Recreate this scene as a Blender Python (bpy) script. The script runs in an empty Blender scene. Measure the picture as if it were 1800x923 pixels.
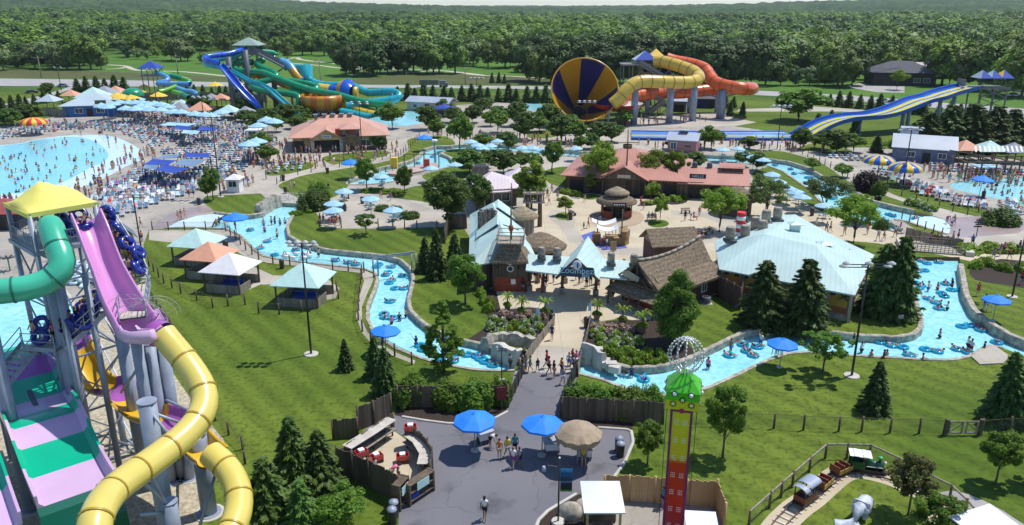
import bpy,math,random
import numpy as np
from mathutils import Vector,Matrix
from mathutils.geometry import delaunay_2d_cdt
R=math.radians
rnd=random.Random(7)
sc=bpy.context.scene
COL=sc.collection
# ---------------------------------------------------------------- camera, light, exposure
H,PITCH,FPX=31.0,R(18.25),1368.0
cd=bpy.data.cameras.new('camera');cam=bpy.data.objects.new('camera',cd);COL.objects.link(cam)
cam.location=(0,0,H);cam.rotation_euler=(R(90)-PITCH,0,0)
cd.sensor_width=36;cd.lens=FPX/1800*36;cd.clip_start=0.5;cd.clip_end=30000
sc.camera=cam
SUN_EL,SUN_AZ=R(64),math.atan2(0.47,0.88)
w=bpy.data.worlds.new('World');sc.world=w;w.use_nodes=True
nt=w.node_tree;sky=nt.nodes.new('ShaderNodeTexSky');sky.sky_type='NISHITA';sky.sun_disc=False
sky.sun_elevation=SUN_EL;sky.sun_rotation=math.pi/2-SUN_AZ;sky.altitude=250;sky.dust_density=.15;sky.ozone_density=1.6
bg=nt.nodes['Background'];bg.inputs[1].default_value=0.14
tint=nt.nodes.new('ShaderNodeMix');tint.data_type='RGBA';tint.blend_type='MULTIPLY';tint.inputs[0].default_value=1;tint.inputs[7].default_value=(.88,.97,1.08,1);nt.links.new(sky.outputs[0],tint.inputs[6]);nt.links.new(tint.outputs[2],bg.inputs[0])
sl=bpy.data.lights.new('sun','SUN');sl.energy=4.3;sl.angle=R(0.5);sl.color=(1,.965,.9)
so=bpy.data.objects.new('sun',sl);COL.objects.link(so)
sd=Vector((math.cos(SUN_EL)*math.cos(SUN_AZ),math.cos(SUN_EL)*math.sin(SUN_AZ),math.sin(SUN_EL)))
so.rotation_euler=sd.to_track_quat('Z','Y').to_euler();so.location=(60,40,120)
sc.view_settings.view_transform='Standard';sc.view_settings.look='None'
sc.view_settings.exposure=0.08;sc.view_settings.gamma=1.0
sc.render.engine='CYCLES'
cy=sc.cycles
cy.max_bounces=6;cy.diffuse_bounces=2;cy.glossy_bounces=2;cy.transmission_bounces=4
cy.transparent_max_bounces=8;cy.volume_bounces=0;cy.use_adaptive_sampling=True;cy.adaptive_threshold=0.02
cy.caustics_reflective=False;cy.caustics_refractive=False
# ---------------------------------------------------------------- pixel (in the 1800x923 photograph) to place
TP=math.tan(PITCH)
def dep(v):return PITCH+math.atan((v-461.5)/FPX)
def fp(u,v,y):
 """the point seen at (u, v) at forward distance y"""
 drop=y*math.tan(dep(v));zc=y*math.cos(PITCH)+drop*math.sin(PITCH)
 return Vector(((u-900)/FPX*zc,y,H-drop))
def gp(u,v,z=0.0):
 """the point seen at (u, v) at height z"""
 return fp(u,v,(H-z)/math.tan(dep(v)))
def mpp(v,z=0.0):
 y=(H-z)/math.tan(dep(v));return(y*math.cos(PITCH)+(H-z)*math.sin(PITCH))/FPX
 # ---------------------------------------------------------------- materials
MAT={}
def nodes_of(name):
 m=bpy.data.materials.new(name);m.use_nodes=True;t=m.node_tree
 return m,t,t.nodes,t.links,t.nodes['Principled BSDF']
def noise_mix(t,scale,c1,c2,lo=.35,hi=.65,coord='Object',detail=4,stretch=None):
 N,L=t.nodes,t.links
 tc=N.new('ShaderNodeTexCoord');nz=N.new('ShaderNodeTexNoise');nz.inputs['Scale'].default_value=scale
 nz.inputs['Detail'].default_value=detail
 src=tc.outputs[coord]if coord!='World' else None
 if coord=='World':
  g=N.new('ShaderNodeNewGeometry');src=g.outputs['Position']
 if stretch:
  mp=N.new('ShaderNodeMapping');mp.inputs['Scale'].default_value=stretch[0];mp.inputs['Rotation'].default_value=stretch[1]
  L.new(src,mp.inputs[0]);src=mp.outputs[0]
 L.new(src,nz.inputs['Vector'])
 mr=N.new('ShaderNodeMapRange');mr.inputs[1].default_value=lo;mr.inputs[2].default_value=hi
 L.new(nz.outputs[0],mr.inputs[0])
 mx=N.new('ShaderNodeMix');mx.data_type='RGBA'
 L.new(mr.outputs[0],mx.inputs[0])
 for i,c in((6,c1),(7,c2)):
  if isinstance(c,tuple):mx.inputs[i].default_value=(*c,1)
  else:L.new(c,mx.inputs[i])
 return mx.outputs[2],mr.outputs[0]
def add_bump(t,scale,strength,dist=.02,coord='World',detail=3):
 N,L=t.nodes,t.links
 g=N.new('ShaderNodeNewGeometry');nz=N.new('ShaderNodeTexNoise');nz.inputs['Scale'].default_value=scale;nz.inputs['Detail'].default_value=detail
 L.new(g.outputs['Position'],nz.inputs['Vector'])
 b=N.new('ShaderNodeBump');b.inputs['Strength'].default_value=strength;b.inputs['Distance'].default_value=dist
 L.new(nz.outputs[0],b.inputs['Height']);L.new(b.outputs[0],N['Principled BSDF'].inputs['Normal'])
def mat(name,col,rough=.6,var=.12,scale=1.5,metal=0.0,bump=0.0,bscale=8,coat=0.0,coord='World',spec=.5):
 """plain surface with slight uneven colour"""
 if name in MAT:return MAT[name]
 m,t,N,L,B=nodes_of(name)
 a=tuple(max(0,c*(1-var))for c in col);b=tuple(min(1,c*(1+var))for c in col)
 o,_=noise_mix(t,scale,a,b,coord=coord)
 L.new(o,B.inputs['Base Color']);B.inputs['Roughness'].default_value=rough;B.inputs['Metallic'].default_value=metal
 B.inputs['Specular IOR Level'].default_value=spec
 if coat:B.inputs['Coat Weight'].default_value=coat;B.inputs['Coat Roughness'].default_value=.15
 if bump:add_bump(t,bscale,bump)
 MAT[name]=m;return m
def objcolor_mat(name,rough=.8,spec=.2,var=.1):
 """takes its colour from the object's own colour"""
 m,t,N,L,B=nodes_of(name)
 oi=N.new('ShaderNodeObjectInfo');hs=N.new('ShaderNodeHueSaturation')
 L.new(oi.outputs['Color'],hs.inputs['Color'])
 tc=N.new('ShaderNodeTexCoord');nz=N.new('ShaderNodeTexNoise');nz.inputs['Scale'].default_value=9
 L.new(tc.outputs['Object'],nz.inputs['Vector'])
 mr=N.new('ShaderNodeMapRange');mr.inputs[3].default_value=1-var;mr.inputs[4].default_value=1+var
 L.new(nz.outputs[0],mr.inputs[0]);L.new(mr.outputs[0],hs.inputs['Value'])
 L.new(hs.outputs[0],B.inputs['Base Color']);B.inputs['Roughness'].default_value=rough;B.inputs['Specular IOR Level'].default_value=spec
 MAT[name]=m;return m
def leaf_mat(name,c1,c2,tr=.3,hue=.5):
 m,t,N,L,B=nodes_of(name)
 o,_=noise_mix(t,1.1,c1,c2,lo=.3,hi=.7,coord='World',detail=5)
 oi=N.new('ShaderNodeObjectInfo');hs=N.new('ShaderNodeHueSaturation')
 mr=N.new('ShaderNodeMapRange');mr.inputs[3].default_value=.78;mr.inputs[4].default_value=1.25
 L.new(oi.outputs['Random'],mr.inputs[0]);L.new(mr.outputs[0],hs.inputs['Value'])
 mr2=N.new('ShaderNodeMapRange');mr2.inputs[3].default_value=.485;mr2.inputs[4].default_value=.51
 L.new(oi.outputs['Random'],mr2.inputs[0]);L.new(mr2.outputs[0],hs.inputs['Hue'])
 L.new(o,hs.inputs['Color']);L.new(hs.outputs[0],B.inputs['Base Color'])
 B.inputs['Roughness'].default_value=.55;B.inputs['Specular IOR Level'].default_value=.25
 ts=N.new('ShaderNodeBsdfTranslucent');mx=N.new('ShaderNodeMixShader');mx.inputs[0].default_value=tr
 L.new(hs.outputs[0],ts.inputs[0]);L.new(B.outputs[0],mx.inputs[1]);L.new(ts.outputs[0],mx.inputs[2])
 L.new(mx.outputs[0],N['Material Output'].inputs[0]);MAT[name]=m;return m
def thatch_mat(name,a,b):
 m,t,N,L,B=nodes_of(name)
 o,f=noise_mix(t,5,a,b,coord='World',detail=8,stretch=((1,1,.5),(0,0,0)))
 wv=N.new('ShaderNodeTexWave');wv.wave_type='BANDS';wv.bands_direction='Z';wv.inputs['Scale'].default_value=.9;wv.inputs['Distortion'].default_value=3
 g=N.new('ShaderNodeNewGeometry');L.new(g.outputs['Position'],wv.inputs['Vector'])
 mx=N.new('ShaderNodeMix');mx.data_type='RGBA';mx.blend_type='MULTIPLY'
 mr=N.new('ShaderNodeMapRange');mr.inputs[3].default_value=0;mr.inputs[4].default_value=.45;L.new(wv.outputs[1],mr.inputs[0])
 L.new(mr.outputs[0],mx.inputs[0]);L.new(o,mx.inputs[6]);mx.inputs[7].default_value=(.45,.42,.4,1)
 L.new(mx.outputs[2],B.inputs['Base Color']);B.inputs['Roughness'].default_value=.95;add_bump(t,9,.7,.06,detail=6)
 MAT[name]=m;return m
def plank_mat(name,a,b,size=.16,gap=.75):
 """boards told apart along the horizontal"""
 m,t,N,L,B=nodes_of(name)
 g=N.new('ShaderNodeNewGeometry');sp=N.new('ShaderNodeSeparateXYZ');L.new(g.outputs['Position'],sp.inputs[0])
 ad=N.new('ShaderNodeMath');ad.operation='ADD';L.new(sp.outputs[0],ad.inputs[0]);L.new(sp.outputs[1],ad.inputs[1])
 dv=N.new('ShaderNodeMath');dv.operation='DIVIDE';L.new(ad.outputs[0],dv.inputs[0]);dv.inputs[1].default_value=size
 fl=N.new('ShaderNodeMath');fl.operation='FLOOR';L.new(dv.outputs[0],fl.inputs[0])
 wn=N.new('ShaderNodeTexWhiteNoise');wn.noise_dimensions='1D';L.new(fl.outputs[0],wn.inputs['W'])
 mx=N.new('ShaderNodeMix');mx.data_type='RGBA';L.new(wn.outputs[0],mx.inputs[0]);mx.inputs[6].default_value=(*a,1);mx.inputs[7].default_value=(*b,1)
 L.new(mx.outputs[2],B.inputs['Base Color']);B.inputs['Roughness'].default_value=.85
 fr=N.new('ShaderNodeMath');fr.operation='FRACT';L.new(dv.outputs[0],fr.inputs[0])
 bp=N.new('ShaderNodeBump');bp.inputs['Strength'].default_value=.6;bp.inputs['Distance'].default_value=.03
 rp=N.new('ShaderNodeMapRange');rp.inputs[2].default_value=.12;L.new(fr.outputs[0],rp.inputs[0])
 L.new(rp.outputs[0],bp.inputs['Height']);L.new(bp.outputs[0],B.inputs['Normal'])
 MAT[name]=m;return m
def seam_mat(name,col,period=.6,ang=0.0,rough=.45):
 """standing seam sheet metal"""
 m,t,N,L,B=nodes_of(name)
 o,_=noise_mix(t,.35,tuple(c*.92 for c in col),tuple(min(1,c*1.06)for c in col),coord='World')
 g=N.new('ShaderNodeNewGeometry');mp=N.new('ShaderNodeMapping');mp.inputs['Rotation'].default_value=(0,0,ang);L.new(g.outputs['Position'],mp.inputs[0])
 sp=N.new('ShaderNodeSeparateXYZ');L.new(mp.outputs[0],sp.inputs[0])
 dv=N.new('ShaderNodeMath');dv.operation='DIVIDE';L.new(sp.outputs[0],dv.inputs[0]);dv.inputs[1].default_value=period
 fr=N.new('ShaderNodeMath');fr.operation='FRACT';L.new(dv.outputs[0],fr.inputs[0])
 lt=N.new('ShaderNodeMath');lt.operation='LESS_THAN';L.new(fr.outputs[0],lt.inputs[0]);lt.inputs[1].default_value=.14
 mx=N.new('ShaderNodeMix');mx.data_type='RGBA';ml=N.new('ShaderNodeMath');ml.operation='MULTIPLY';ml.inputs[1].default_value=.35
 L.new(lt.outputs[0],ml.inputs[0]);L.new(ml.outputs[0],mx.inputs[0]);L.new(o,mx.inputs[6]);mx.inputs[7].default_value=(*[c*.6 for c in col],1)
 L.new(mx.outputs[2],B.inputs['Base Color']);B.inputs['Roughness'].default_value=rough;B.inputs['Metallic'].default_value=0
 MAT[name]=m;return m
def grass_mat(name,a,b,c,stripe=None,sw=1.6):
 m,t,N,L,B=nodes_of(name)
 o1,_=noise_mix(t,.07,a,b,lo=.35,hi=.65,coord='World',detail=6)
 o2,_=noise_mix(t,2.2,c,o1,lo=.3,hi=.52,coord='World',detail=8)
 out=o2
 if stripe is not None:
  g=N.new('ShaderNodeNewGeometry');mp=N.new('ShaderNodeMapping');mp.inputs['Rotation'].default_value=(0,0,stripe);L.new(g.outputs['Position'],mp.inputs[0])
  wv=N.new('ShaderNodeTexWave');wv.inputs['Scale'].default_value=.31/sw*1.0;wv.inputs['Distortion'].default_value=.9;wv.inputs['Detail'].default_value=2;L.new(mp.outputs[0],wv.inputs[0])
  mr=N.new('ShaderNodeMapRange');mr.inputs[3].default_value=.86;mr.inputs[4].default_value=1.14;L.new(wv.outputs[1],mr.inputs[0])
  hs=N.new('ShaderNodeHueSaturation');L.new(mr.outputs[0],hs.inputs['Value']);L.new(out,hs.inputs['Color']);out=hs.outputs[0]
 L.new(out,B.inputs['Base Color']);B.inputs['Roughness'].default_value=.9;B.inputs['Specular IOR Level'].default_value=.15
 add_bump(t,6,.6,.08,detail=8);MAT[name]=m;return m
def water_mat(name,a,b,scale=.25,rip=3.0,strength=.25,rough=.06):
 m,t,N,L,B=nodes_of(name)
 o,_=noise_mix(t,scale,a,b,lo=.3,hi=.7,coord='World',detail=6)
 o2,_=noise_mix(t,1.7,tuple(c*.84 for c in a),o,lo=.3,hi=.6,coord='World',detail=3);o3,_=noise_mix(t,7,o2,tuple(min(1,c*1.15)for c in b),lo=.64,hi=.82,coord='World',detail=2)  # finest layer paints pale sky glints into the water colour
 L.new(o3,B.inputs['Base Color']);B.inputs['Roughness'].default_value=rough;B.inputs['IOR'].default_value=1.33
 add_bump(t,rip,strength,.12,detail=5);MAT[name]=m;return m
def pave_mat(name,a,b,joint=None,scale=.18,fine=14.0,rough=.85,crack=0):
 m,t,N,L,B=nodes_of(name)
 o1,_=noise_mix(t,scale,a,b,lo=.35,hi=.65,coord='World',detail=7)
 o2,_=noise_mix(t,fine,o1,tuple(min(1,x*1.15)for x in b),lo=.45,hi=.8,coord='World',detail=4)
 out=o2
 if joint:
  g=N.new('ShaderNodeNewGeometry');br=N.new('ShaderNodeTexBrick');br.offset=0;br.inputs['Scale'].default_value=1/joint
  br.inputs['Brick Width'].default_value=1;br.inputs['Row Height'].default_value=1;br.inputs['Mortar Size'].default_value=.012;br.inputs['Mortar Smooth'].default_value=.3
  L.new(g.outputs['Position'],br.inputs[0])
  mx=N.new('ShaderNodeMix');mx.data_type='RGBA';ml=N.new('ShaderNodeMath');ml.operation='MULTIPLY';ml.inputs[1].default_value=.45
  L.new(br.outputs['Fac'],ml.inputs[0]);L.new(ml.outputs[0],mx.inputs[0]);L.new(out,mx.inputs[6]);mx.inputs[7].default_value=(*[x*.5 for x in a],1);out=mx.outputs[2]
 if crack:
  g=N.new('ShaderNodeNewGeometry');vo=N.new('ShaderNodeTexVoronoi');vo.feature='DISTANCE_TO_EDGE';vo.inputs['Scale'].default_value=crack;nd=N.new('ShaderNodeTexNoise');nd.inputs['Scale'].default_value=1.1;L.new(g.outputs['Position'],nd.inputs['Vector'])
  va=N.new('ShaderNodeVectorMath');va.operation='MULTIPLY_ADD';va.inputs[1].default_value=(1.6,1.6,0);L.new(nd.outputs[1],va.inputs[0]);L.new(g.outputs['Position'],va.inputs[2]);L.new(va.outputs[0],vo.inputs['Vector'])
  lt=N.new('ShaderNodeMapRange');lt.inputs[1].default_value=0;lt.inputs[2].default_value=.012;lt.inputs[3].default_value=.5;lt.inputs[4].default_value=0;L.new(vo.outputs[0],lt.inputs[0]);mx=N.new('ShaderNodeMix');mx.data_type='RGBA';L.new(lt.outputs[0],mx.inputs[0]);L.new(out,mx.inputs[6]);mx.inputs[7].default_value=(*[x*.45 for x in a],1);out=mx.outputs[2]
  st,_=noise_mix(t,.45,tuple(x*.72 for x in a),out,lo=.28,hi=.42,coord='World',detail=5);out=st
 L.new(out,B.inputs['Base Color']);B.inputs['Roughness'].default_value=rough;add_bump(t,20,.25,.02)
 MAT[name]=m;return m
STEEL=mat('galvanised_steel',(.3,.34,.42),.5,.15,.8,metal=.15)
DSTEEL=mat('dark_steel',(.1,.11,.13),.5,.15)
BLACK=mat('black_metal',(.02,.02,.022),.45,.1)
WHITE=mat('white_paint',(.8,.8,.78),.5,.06)
WOODD=plank_mat('dark_fence_boards',(.075,.055,.04),(.16,.12,.085))
WOODL=plank_mat('pale_new_boards',(.42,.27,.12),(.52,.35,.17),.3)
WOODG=plank_mat('weathered_boards',(.2,.17,.13),(.33,.29,.23))
TIMBER=mat('timber',(.12,.085,.055),.85,.3,3,bump=.3)
GTIMBER=mat('grey_timber',(.32,.27,.21),.85,.25,4,bump=.3)
STONE=mat('rock',(.36,.32,.26),.9,.35,1.8,bump=.8,bscale=3)
DSTONE=mat('chimney_stone',(.16,.14,.115),.9,.5,4,bump=.9,bscale=5)
CONC=mat('concrete_block',(.5,.47,.41),.85,.12,1)
TEAL=seam_mat('pale_teal_metal_roof',(.50,.655,.615),.5,R(20))
CORAL=seam_mat('coral_metal_roof',(.50,.225,.16),.6,0)
SALMON=seam_mat('salmon_metal_roof',(.62,.33,.235),.6,0)
PINKR=seam_mat('pale_pink_metal_roof',(.68,.58,.6),.6,0)
GREYR=seam_mat('grey_blue_metal_roof',(.4,.44,.5),.5,0)
SKYR=seam_mat('light_blue_metal_roof',(.45,.54,.58),.6,0)
DARKR=mat('dark_shingle_roof',(.1,.1,.115),.9,.2,2)
THATCH=thatch_mat('thatch',(.13,.095,.06),(.3,.23,.15))
THATCHL=thatch_mat('pale_thatch',(.25,.19,.12),(.42,.34,.22))
REDW=mat('red_board',(.32,.06,.025),.7,.2,2)
OCHRE=mat('ochre_wall',(.45,.26,.04),.7,.15,1)
DARK=mat('dark_opening',(.012,.012,.014),.6,.1)
GLASS=mat('window_glass',(.05,.07,.09),.08,.1)
CANB=mat('blue_canvas',(.015,.22,.78),.7,.08,1)
CANLB=mat('pale_blue_canvas',(.33,.55,.68),.7,.1,1)
CANT=mat('tan_canvas',(.36,.27,.18),.8,.12,1.5)
CANY=mat('yellow_canvas',(.8,.72,.16),.7,.06,.6)
CANYD=mat('golden_canvas',(.75,.5,.05),.7,.1)
CANN=mat('navy_canvas',(.02,.06,.35),.8,.1)
CANG=mat('grey_canvas',(.28,.3,.34),.8,.1)
CANTEAL=mat('mint_canvas',(.45,.66,.62),.7,.06)
CANO=mat('peach_canvas',(.66,.32,.2),.7,.06)
CANW=mat('white_canvas',(.72,.7,.7),.7,.05)
CANR=mat('red_canvas',(.6,.03,.03),.7,.06)
BARK=mat('bark',(.11,.085,.06),.9,.3,6,bump=.5)
# ---------------------------------------------------------------- mesh building
class MB:
 def __init__(s):s.V=[];s.F=[];s.I=[];s.mats=[];s.cur=0;s.M=None;s.S=[];s.sm=False
 def m(s,mt):
  if mt not in s.mats:s.mats.append(mt)
  s.cur=s.mats.index(mt);return s
 def add(s,vs,fs):
  b=len(s.V)
  for v in vs:
   v=Vector(v);s.V.append(s.M@v if s.M is not None else v)
  for f in fs:s.F.append([b+i for i in f]);s.I.append(s.cur);s.S.append(s.sm)
  return s
 def box(s,x0,y0,z0,x1,y1,z1):
  return s.add([(x0,y0,z0),(x1,y0,z0),(x1,y1,z0),(x0,y1,z0),(x0,y0,z1),(x1,y0,z1),(x1,y1,z1),(x0,y1,z1)],[(0,3,2,1),(4,5,6,7),(0,1,5,4),(1,2,6,5),(2,3,7,6),(3,0,4,7)])
 def beam(s,p,q,wd,ht=None):
  """a square bar from p to q"""
  ht=ht or wd;p,q=Vector(p),Vector(q);d=q-p
  if d.length<1e-6:return s
  d.normalize();up=Vector((0,0,1))if abs(d.z)<.95 else Vector((0,1,0))
  a=d.cross(up).normalized();b=a.cross(d).normalized()
  vs=[e+a*wd/2*i+b*ht/2*j for e in(p,q)for i,j in((-1,-1),(1,-1),(1,1),(-1,1))]
  return s.add(vs,[(3,2,1,0),(4,5,6,7),(0,1,5,4),(1,2,6,5),(2,3,7,6),(3,0,4,7)])
 def cyl(s,p,q,r0,r1=None,n=10,caps=True):
  r1=r0 if r1 is None else r1;p,q=Vector(p),Vector(q);d=(q-p).normalized()
  up=Vector((0,0,1))if abs(d.z)<.95 else Vector((0,1,0));a=d.cross(up).normalized();b=a.cross(d)
  vs=[]
  for e,r in((p,r0),(q,r1)):
   for i in range(n):t=2*math.pi*i/n;vs.append(e+(a*math.cos(t)+b*math.sin(t))*r)
  fs=[(i,i+n,(i+1)%n+n,(i+1)%n)for i in range(n)]
  o=s.sm;s.sm=n>6;b0=len(s.V);s.add(vs,fs);s.sm=o
  if caps:
   for f in(list(range(n)),list(range(2*n-1,n-1,-1))):s.F.append([b0+i for i in f]);s.I.append(s.cur);s.S.append(False)
  return s
 def lathe(s,prof,n=16,c=(0,0,0),sm=True,a0=0.0,mats=None):
  """prof: (radius, z); mats: one for each of the n sectors"""
  b0=len(s.V)
  for r,z in prof:
   for i in range(n):t=a0+2*math.pi*i/n;v=Vector((c[0]+r*math.cos(t),c[1]+r*math.sin(t),c[2]+z));s.V.append(s.M@v if s.M is not None else v)
  for k in range(len(prof)-1):
   for i in range(n):
    if mats:s.m(mats[i%len(mats)])
    s.F.append([b0+k*n+i,b0+k*n+(i+1)%n,b0+(k+1)*n+(i+1)%n,b0+(k+1)*n+i]);s.I.append(s.cur);s.S.append(sm)
  return s
 def prism(s,poly,z0,z1):
  n=len(poly);vs=[(p[0],p[1],z0)for p in poly]+[(p[0],p[1],z1)for p in poly]
  return s.add(vs,[list(range(n-1,-1,-1)),list(range(n,2*n))]+[(i,(i+1)%n,(i+1)%n+n,i+n)for i in range(n)])
 def sweep(s,pts,prof,closed=True,matf=None,sm=True,flat=False,caps=False,prof_mats=None):
  """carries a profile of (side, up) pairs along pts; matf(i) gives the material of step i"""
  n=len(pts);k=len(prof(0)if callable(prof)else prof);b0=len(s.V)
  for i,p in enumerate(pts):
   t=(pts[min(i+1,n-1)]-pts[max(i-1,0)])
   if flat:t=Vector((t.x,t.y,0))
   t.normalize();up=Vector((0,0,1));a=t.cross(up)
   a=a.normalized()if a.length>1e-4 else Vector((1,0,0));b=a.cross(t).normalized()
   q=prof(i)if callable(prof)else prof
   for x,y in q:v=p+a*x+b*y;s.V.append(s.M@v if s.M is not None else v)
  for i in range(n-1):
   if matf:s.m(matf(i))
   for j in range(k if closed else k-1):
    if prof_mats:s.m(prof_mats[j])
    s.F.append([b0+i*k+j,b0+i*k+(j+1)%k,b0+(i+1)*k+(j+1)%k,b0+(i+1)*k+j]);s.I.append(s.cur);s.S.append(sm)
  if caps:
   for f in(list(range(k))[::-1],[(n-1)*k+j for j in range(k)]):s.F.append([b0+j for j in f]);s.I.append(s.cur);s.S.append(False)
  return s
 def ball(s,c,r,nu=10,nv=6):
  rx,ry,rz=r if hasattr(r,'__len__')else(r,r,r);prof=[(math.sin(math.pi*j/nv),-math.cos(math.pi*j/nv))for j in range(nv+1)]
  b0=len(s.V)
  for q,z in prof:
   for i in range(nu):t=2*math.pi*i/nu;v=Vector((c[0]+rx*q*math.cos(t),c[1]+ry*q*math.sin(t),c[2]+rz*z));s.V.append(s.M@v if s.M is not None else v)
  for j in range(nv):
   for i in range(nu):s.F.append([b0+j*nu+i,b0+j*nu+(i+1)%nu,b0+(j+1)*nu+(i+1)%nu,b0+(j+1)*nu+i]);s.I.append(s.cur);s.S.append(True)
  return s
 def torus(s,c,R0,r,n=20,k=8,M=None):
  b0=len(s.V)
  for i in range(n):
   t=2*math.pi*i/n
   for j in range(k):
    q=2*math.pi*j/k;v=Vector(((R0+r*math.cos(q))*math.cos(t),(R0+r*math.cos(q))*math.sin(t),r*math.sin(q)))
    if M is not None:v=M@v
    v=v+Vector(c);s.V.append(s.M@v if s.M is not None else v)
  for i in range(n):
   for j in range(k):s.F.append([b0+i*k+j,b0+((i+1)%n)*k+j,b0+((i+1)%n)*k+(j+1)%k,b0+i*k+(j+1)%k]);s.I.append(s.cur);s.S.append(True)
  return s
 def mesh(s,name):
  me=bpy.data.meshes.new(name);me.from_pydata([tuple(v)for v in s.V],[],s.F)
  for x in s.mats:me.materials.append(x)
  me.polygons.foreach_set('material_index',s.I);me.polygons.foreach_set('use_smooth',s.S);me.update();return me
 def build(s,name,parent=None,loc=None,rz=0):
  o=bpy.data.objects.new(name,s.mesh(name));COL.objects.link(o)
  if parent is not None:o.parent=parent
  if loc is not None:o.location=loc
  if rz:o.rotation_euler[2]=rz
  return o
THINGS=[]
def tag(o,label,cat,group=None,color=None):
 o['label']=label;o['category']=cat
 if group:o['group']=group
 if color:o.color=(*color,1)
 THINGS.append(o);return o
def thing(name,label,cat,loc=(0,0,0),rz=0,group=None):
 o=bpy.data.objects.new(name,None);COL.objects.link(o);o.location=loc;o.rotation_euler[2]=rz;o.empty_display_size=.3
 return tag(o,label,cat,group)
def dup(o,loc,rz=0,label=None,scale=None,parent=None,group=None):
 c=o.copy();COL.objects.link(c)
 if parent is None:
  c.location=loc;c.rotation_euler[2]=rz
  if scale is not None:c.scale=scale if hasattr(scale,'__len__')else(scale,)*3
  if label:c['label']=label
  if group:c['group']=group
  THINGS.append(c)
 else:c.parent=parent
 for ch in KIDS(o):dup(ch,None,parent=c)
 return c
_kc={}
def KIDS(o):
 if o.name not in _kc:_kc[o.name]=list(o.children)if o.get("_p")else[x for x in o.children]
 return _kc[o.name]
def struct(o):o['kind']='structure';return o
def stuff(o,label=None,cat=None):
 o['kind']='stuff'
 if label:o['label']=label;o['category']=cat
 return o
def catmull(pts,k=6,closed=False):
 P=[Vector(p)for p in pts];n=len(P);out=[]
 for i in range(n if closed else n-1):
  if closed:a,b,c,d=P[(i-1)%n],P[i],P[(i+1)%n],P[(i+2)%n]
  else:a,b,c,d=P[max(i-1,0)],P[i],P[i+1],P[min(i+2,n-1)]
  for j in range(k):
   t=j/k;out.append(.5*((2*b)+(-a+c)*t+(2*a-5*b+4*c-d)*t*t+(-a+3*b-3*c+d)*t**3))
 if not closed:out.append(P[-1])
 return out
def resample(pts,step):
 out=[pts[0].copy()];acc=0
 for a,b in zip(pts,pts[1:]):
  L=(b-a).length
  if L<1e-9:continue
  d=step-acc
  while d<=L:out.append(a.lerp(b,d/L));d+=step
  acc=(acc+L)%step if L+acc>=step else acc+L
  acc=L-(d-step)
 if(out[-1]-pts[-1]).length>step*.3:out.append(pts[-1].copy())
 return out
def text(s,body,size,parent,mt,M,name='lettering',ext=.01,align='CENTER'):
 c=bpy.data.curves.new(name,'FONT');c.body=body;c.size=size;c.extrude=ext;c.align_x=align;c.align_y='CENTER'
 t=bpy.data.objects.new('tmp',c);COL.objects.link(t);dg=bpy.context.evaluated_depsgraph_get();dg.update()
 me=bpy.data.meshes.new_from_object(t.evaluated_get(dg));bpy.data.objects.remove(t);me.materials.clear();me.materials.append(mt)
 o=bpy.data.objects.new(name,me);COL.objects.link(o)
 if parent is not None:o.parent=parent
 o.matrix_local=M;return o
def split_loose(o,name):
 """gives every loose piece of a mesh an object of its own"""
 me=o.data;n=len(me.vertices);par=list(range(n))
 def f(a):
  while par[a]!=a:par[a]=par[par[a]];a=par[a]
  return a
 for p in me.polygons:
  v=p.vertices
  for a in v[1:]:
   x,y=f(v[0]),f(a)
   if x!=y:par[x]=y
 gr={}
 for p in me.polygons:gr.setdefault(f(p.vertices[0]),[]).append(p)
 for ps in gr.values():
  idx={};V=[];F=[]
  for p in ps:
   q=[]
   for a in p.vertices:
    if a not in idx:idx[a]=len(V);V.append(tuple(me.vertices[a].co))
    q.append(idx[a])
   F.append(q)
  m2=bpy.data.meshes.new(name);m2.from_pydata(V,[],F)
  for mt in me.materials:m2.materials.append(mt)
  m2.polygons.foreach_set('material_index',[p.material_index for p in ps]);m2.polygons.foreach_set('use_smooth',[p.use_smooth for p in ps]);m2.update()
  c=bpy.data.objects.new(name,m2);COL.objects.link(c);c.parent=o.parent;c.matrix_local=o.matrix_local
 bpy.data.objects.remove(o)
 # ================================================================ the ground, in regions
GRASS=grass_mat('lawn_grass',(.078,.128,.013),(.14,.185,.024),(.052,.088,.011),stripe=R(-38),sw=2.2)
GRASS2=grass_mat('rough_grass',(.055,.11,.016),(.085,.15,.022),(.035,.07,.014))
MEADOW=grass_mat('meadow',(.09,.105,.035),(.12,.12,.05),(.06,.08,.025))
FAIRWAY=grass_mat('fairway',(.07,.16,.02),(.1,.2,.028),(.06,.13,.018))
FORESTFLOOR=grass_mat('forest_floor',(.05,.11,.016),(.08,.15,.022),(.035,.075,.012))
PAVE=pave_mat('concrete_paving',(.34,.30,.245),(.46,.41,.335),2.4)
PAVE2=pave_mat('plaza_paving',(.43,.36,.25),(.55,.47,.335),2.4)
SAND=pave_mat('deck_paving',(.28,.25,.21),(.41,.37,.31),crack=.3)
WET=pave_mat('wet_paving',(.27,.2,.18),(.4,.31,.28),rough=.3)
ASPH=pave_mat('asphalt',(.125,.12,.138),(.175,.168,.185),None,.1,30,crack=.16)
ROADM=pave_mat('road_asphalt',(.3,.28,.27),(.38,.36,.34))
MULCH=mat('mulch',(.035,.022,.015),.95,.5,8,bump=1)
GRAVEL=mat('gravel',(.42,.36,.25),.95,.3,3,bump=1,bscale=12)
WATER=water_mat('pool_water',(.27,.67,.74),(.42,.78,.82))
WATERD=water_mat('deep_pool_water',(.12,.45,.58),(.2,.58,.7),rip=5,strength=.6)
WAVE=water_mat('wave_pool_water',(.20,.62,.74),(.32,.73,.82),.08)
SHALLOW=water_mat('zero_entry_water',(.62,.80,.84),(.7,.85,.88),.2,strength=.1)
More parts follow.
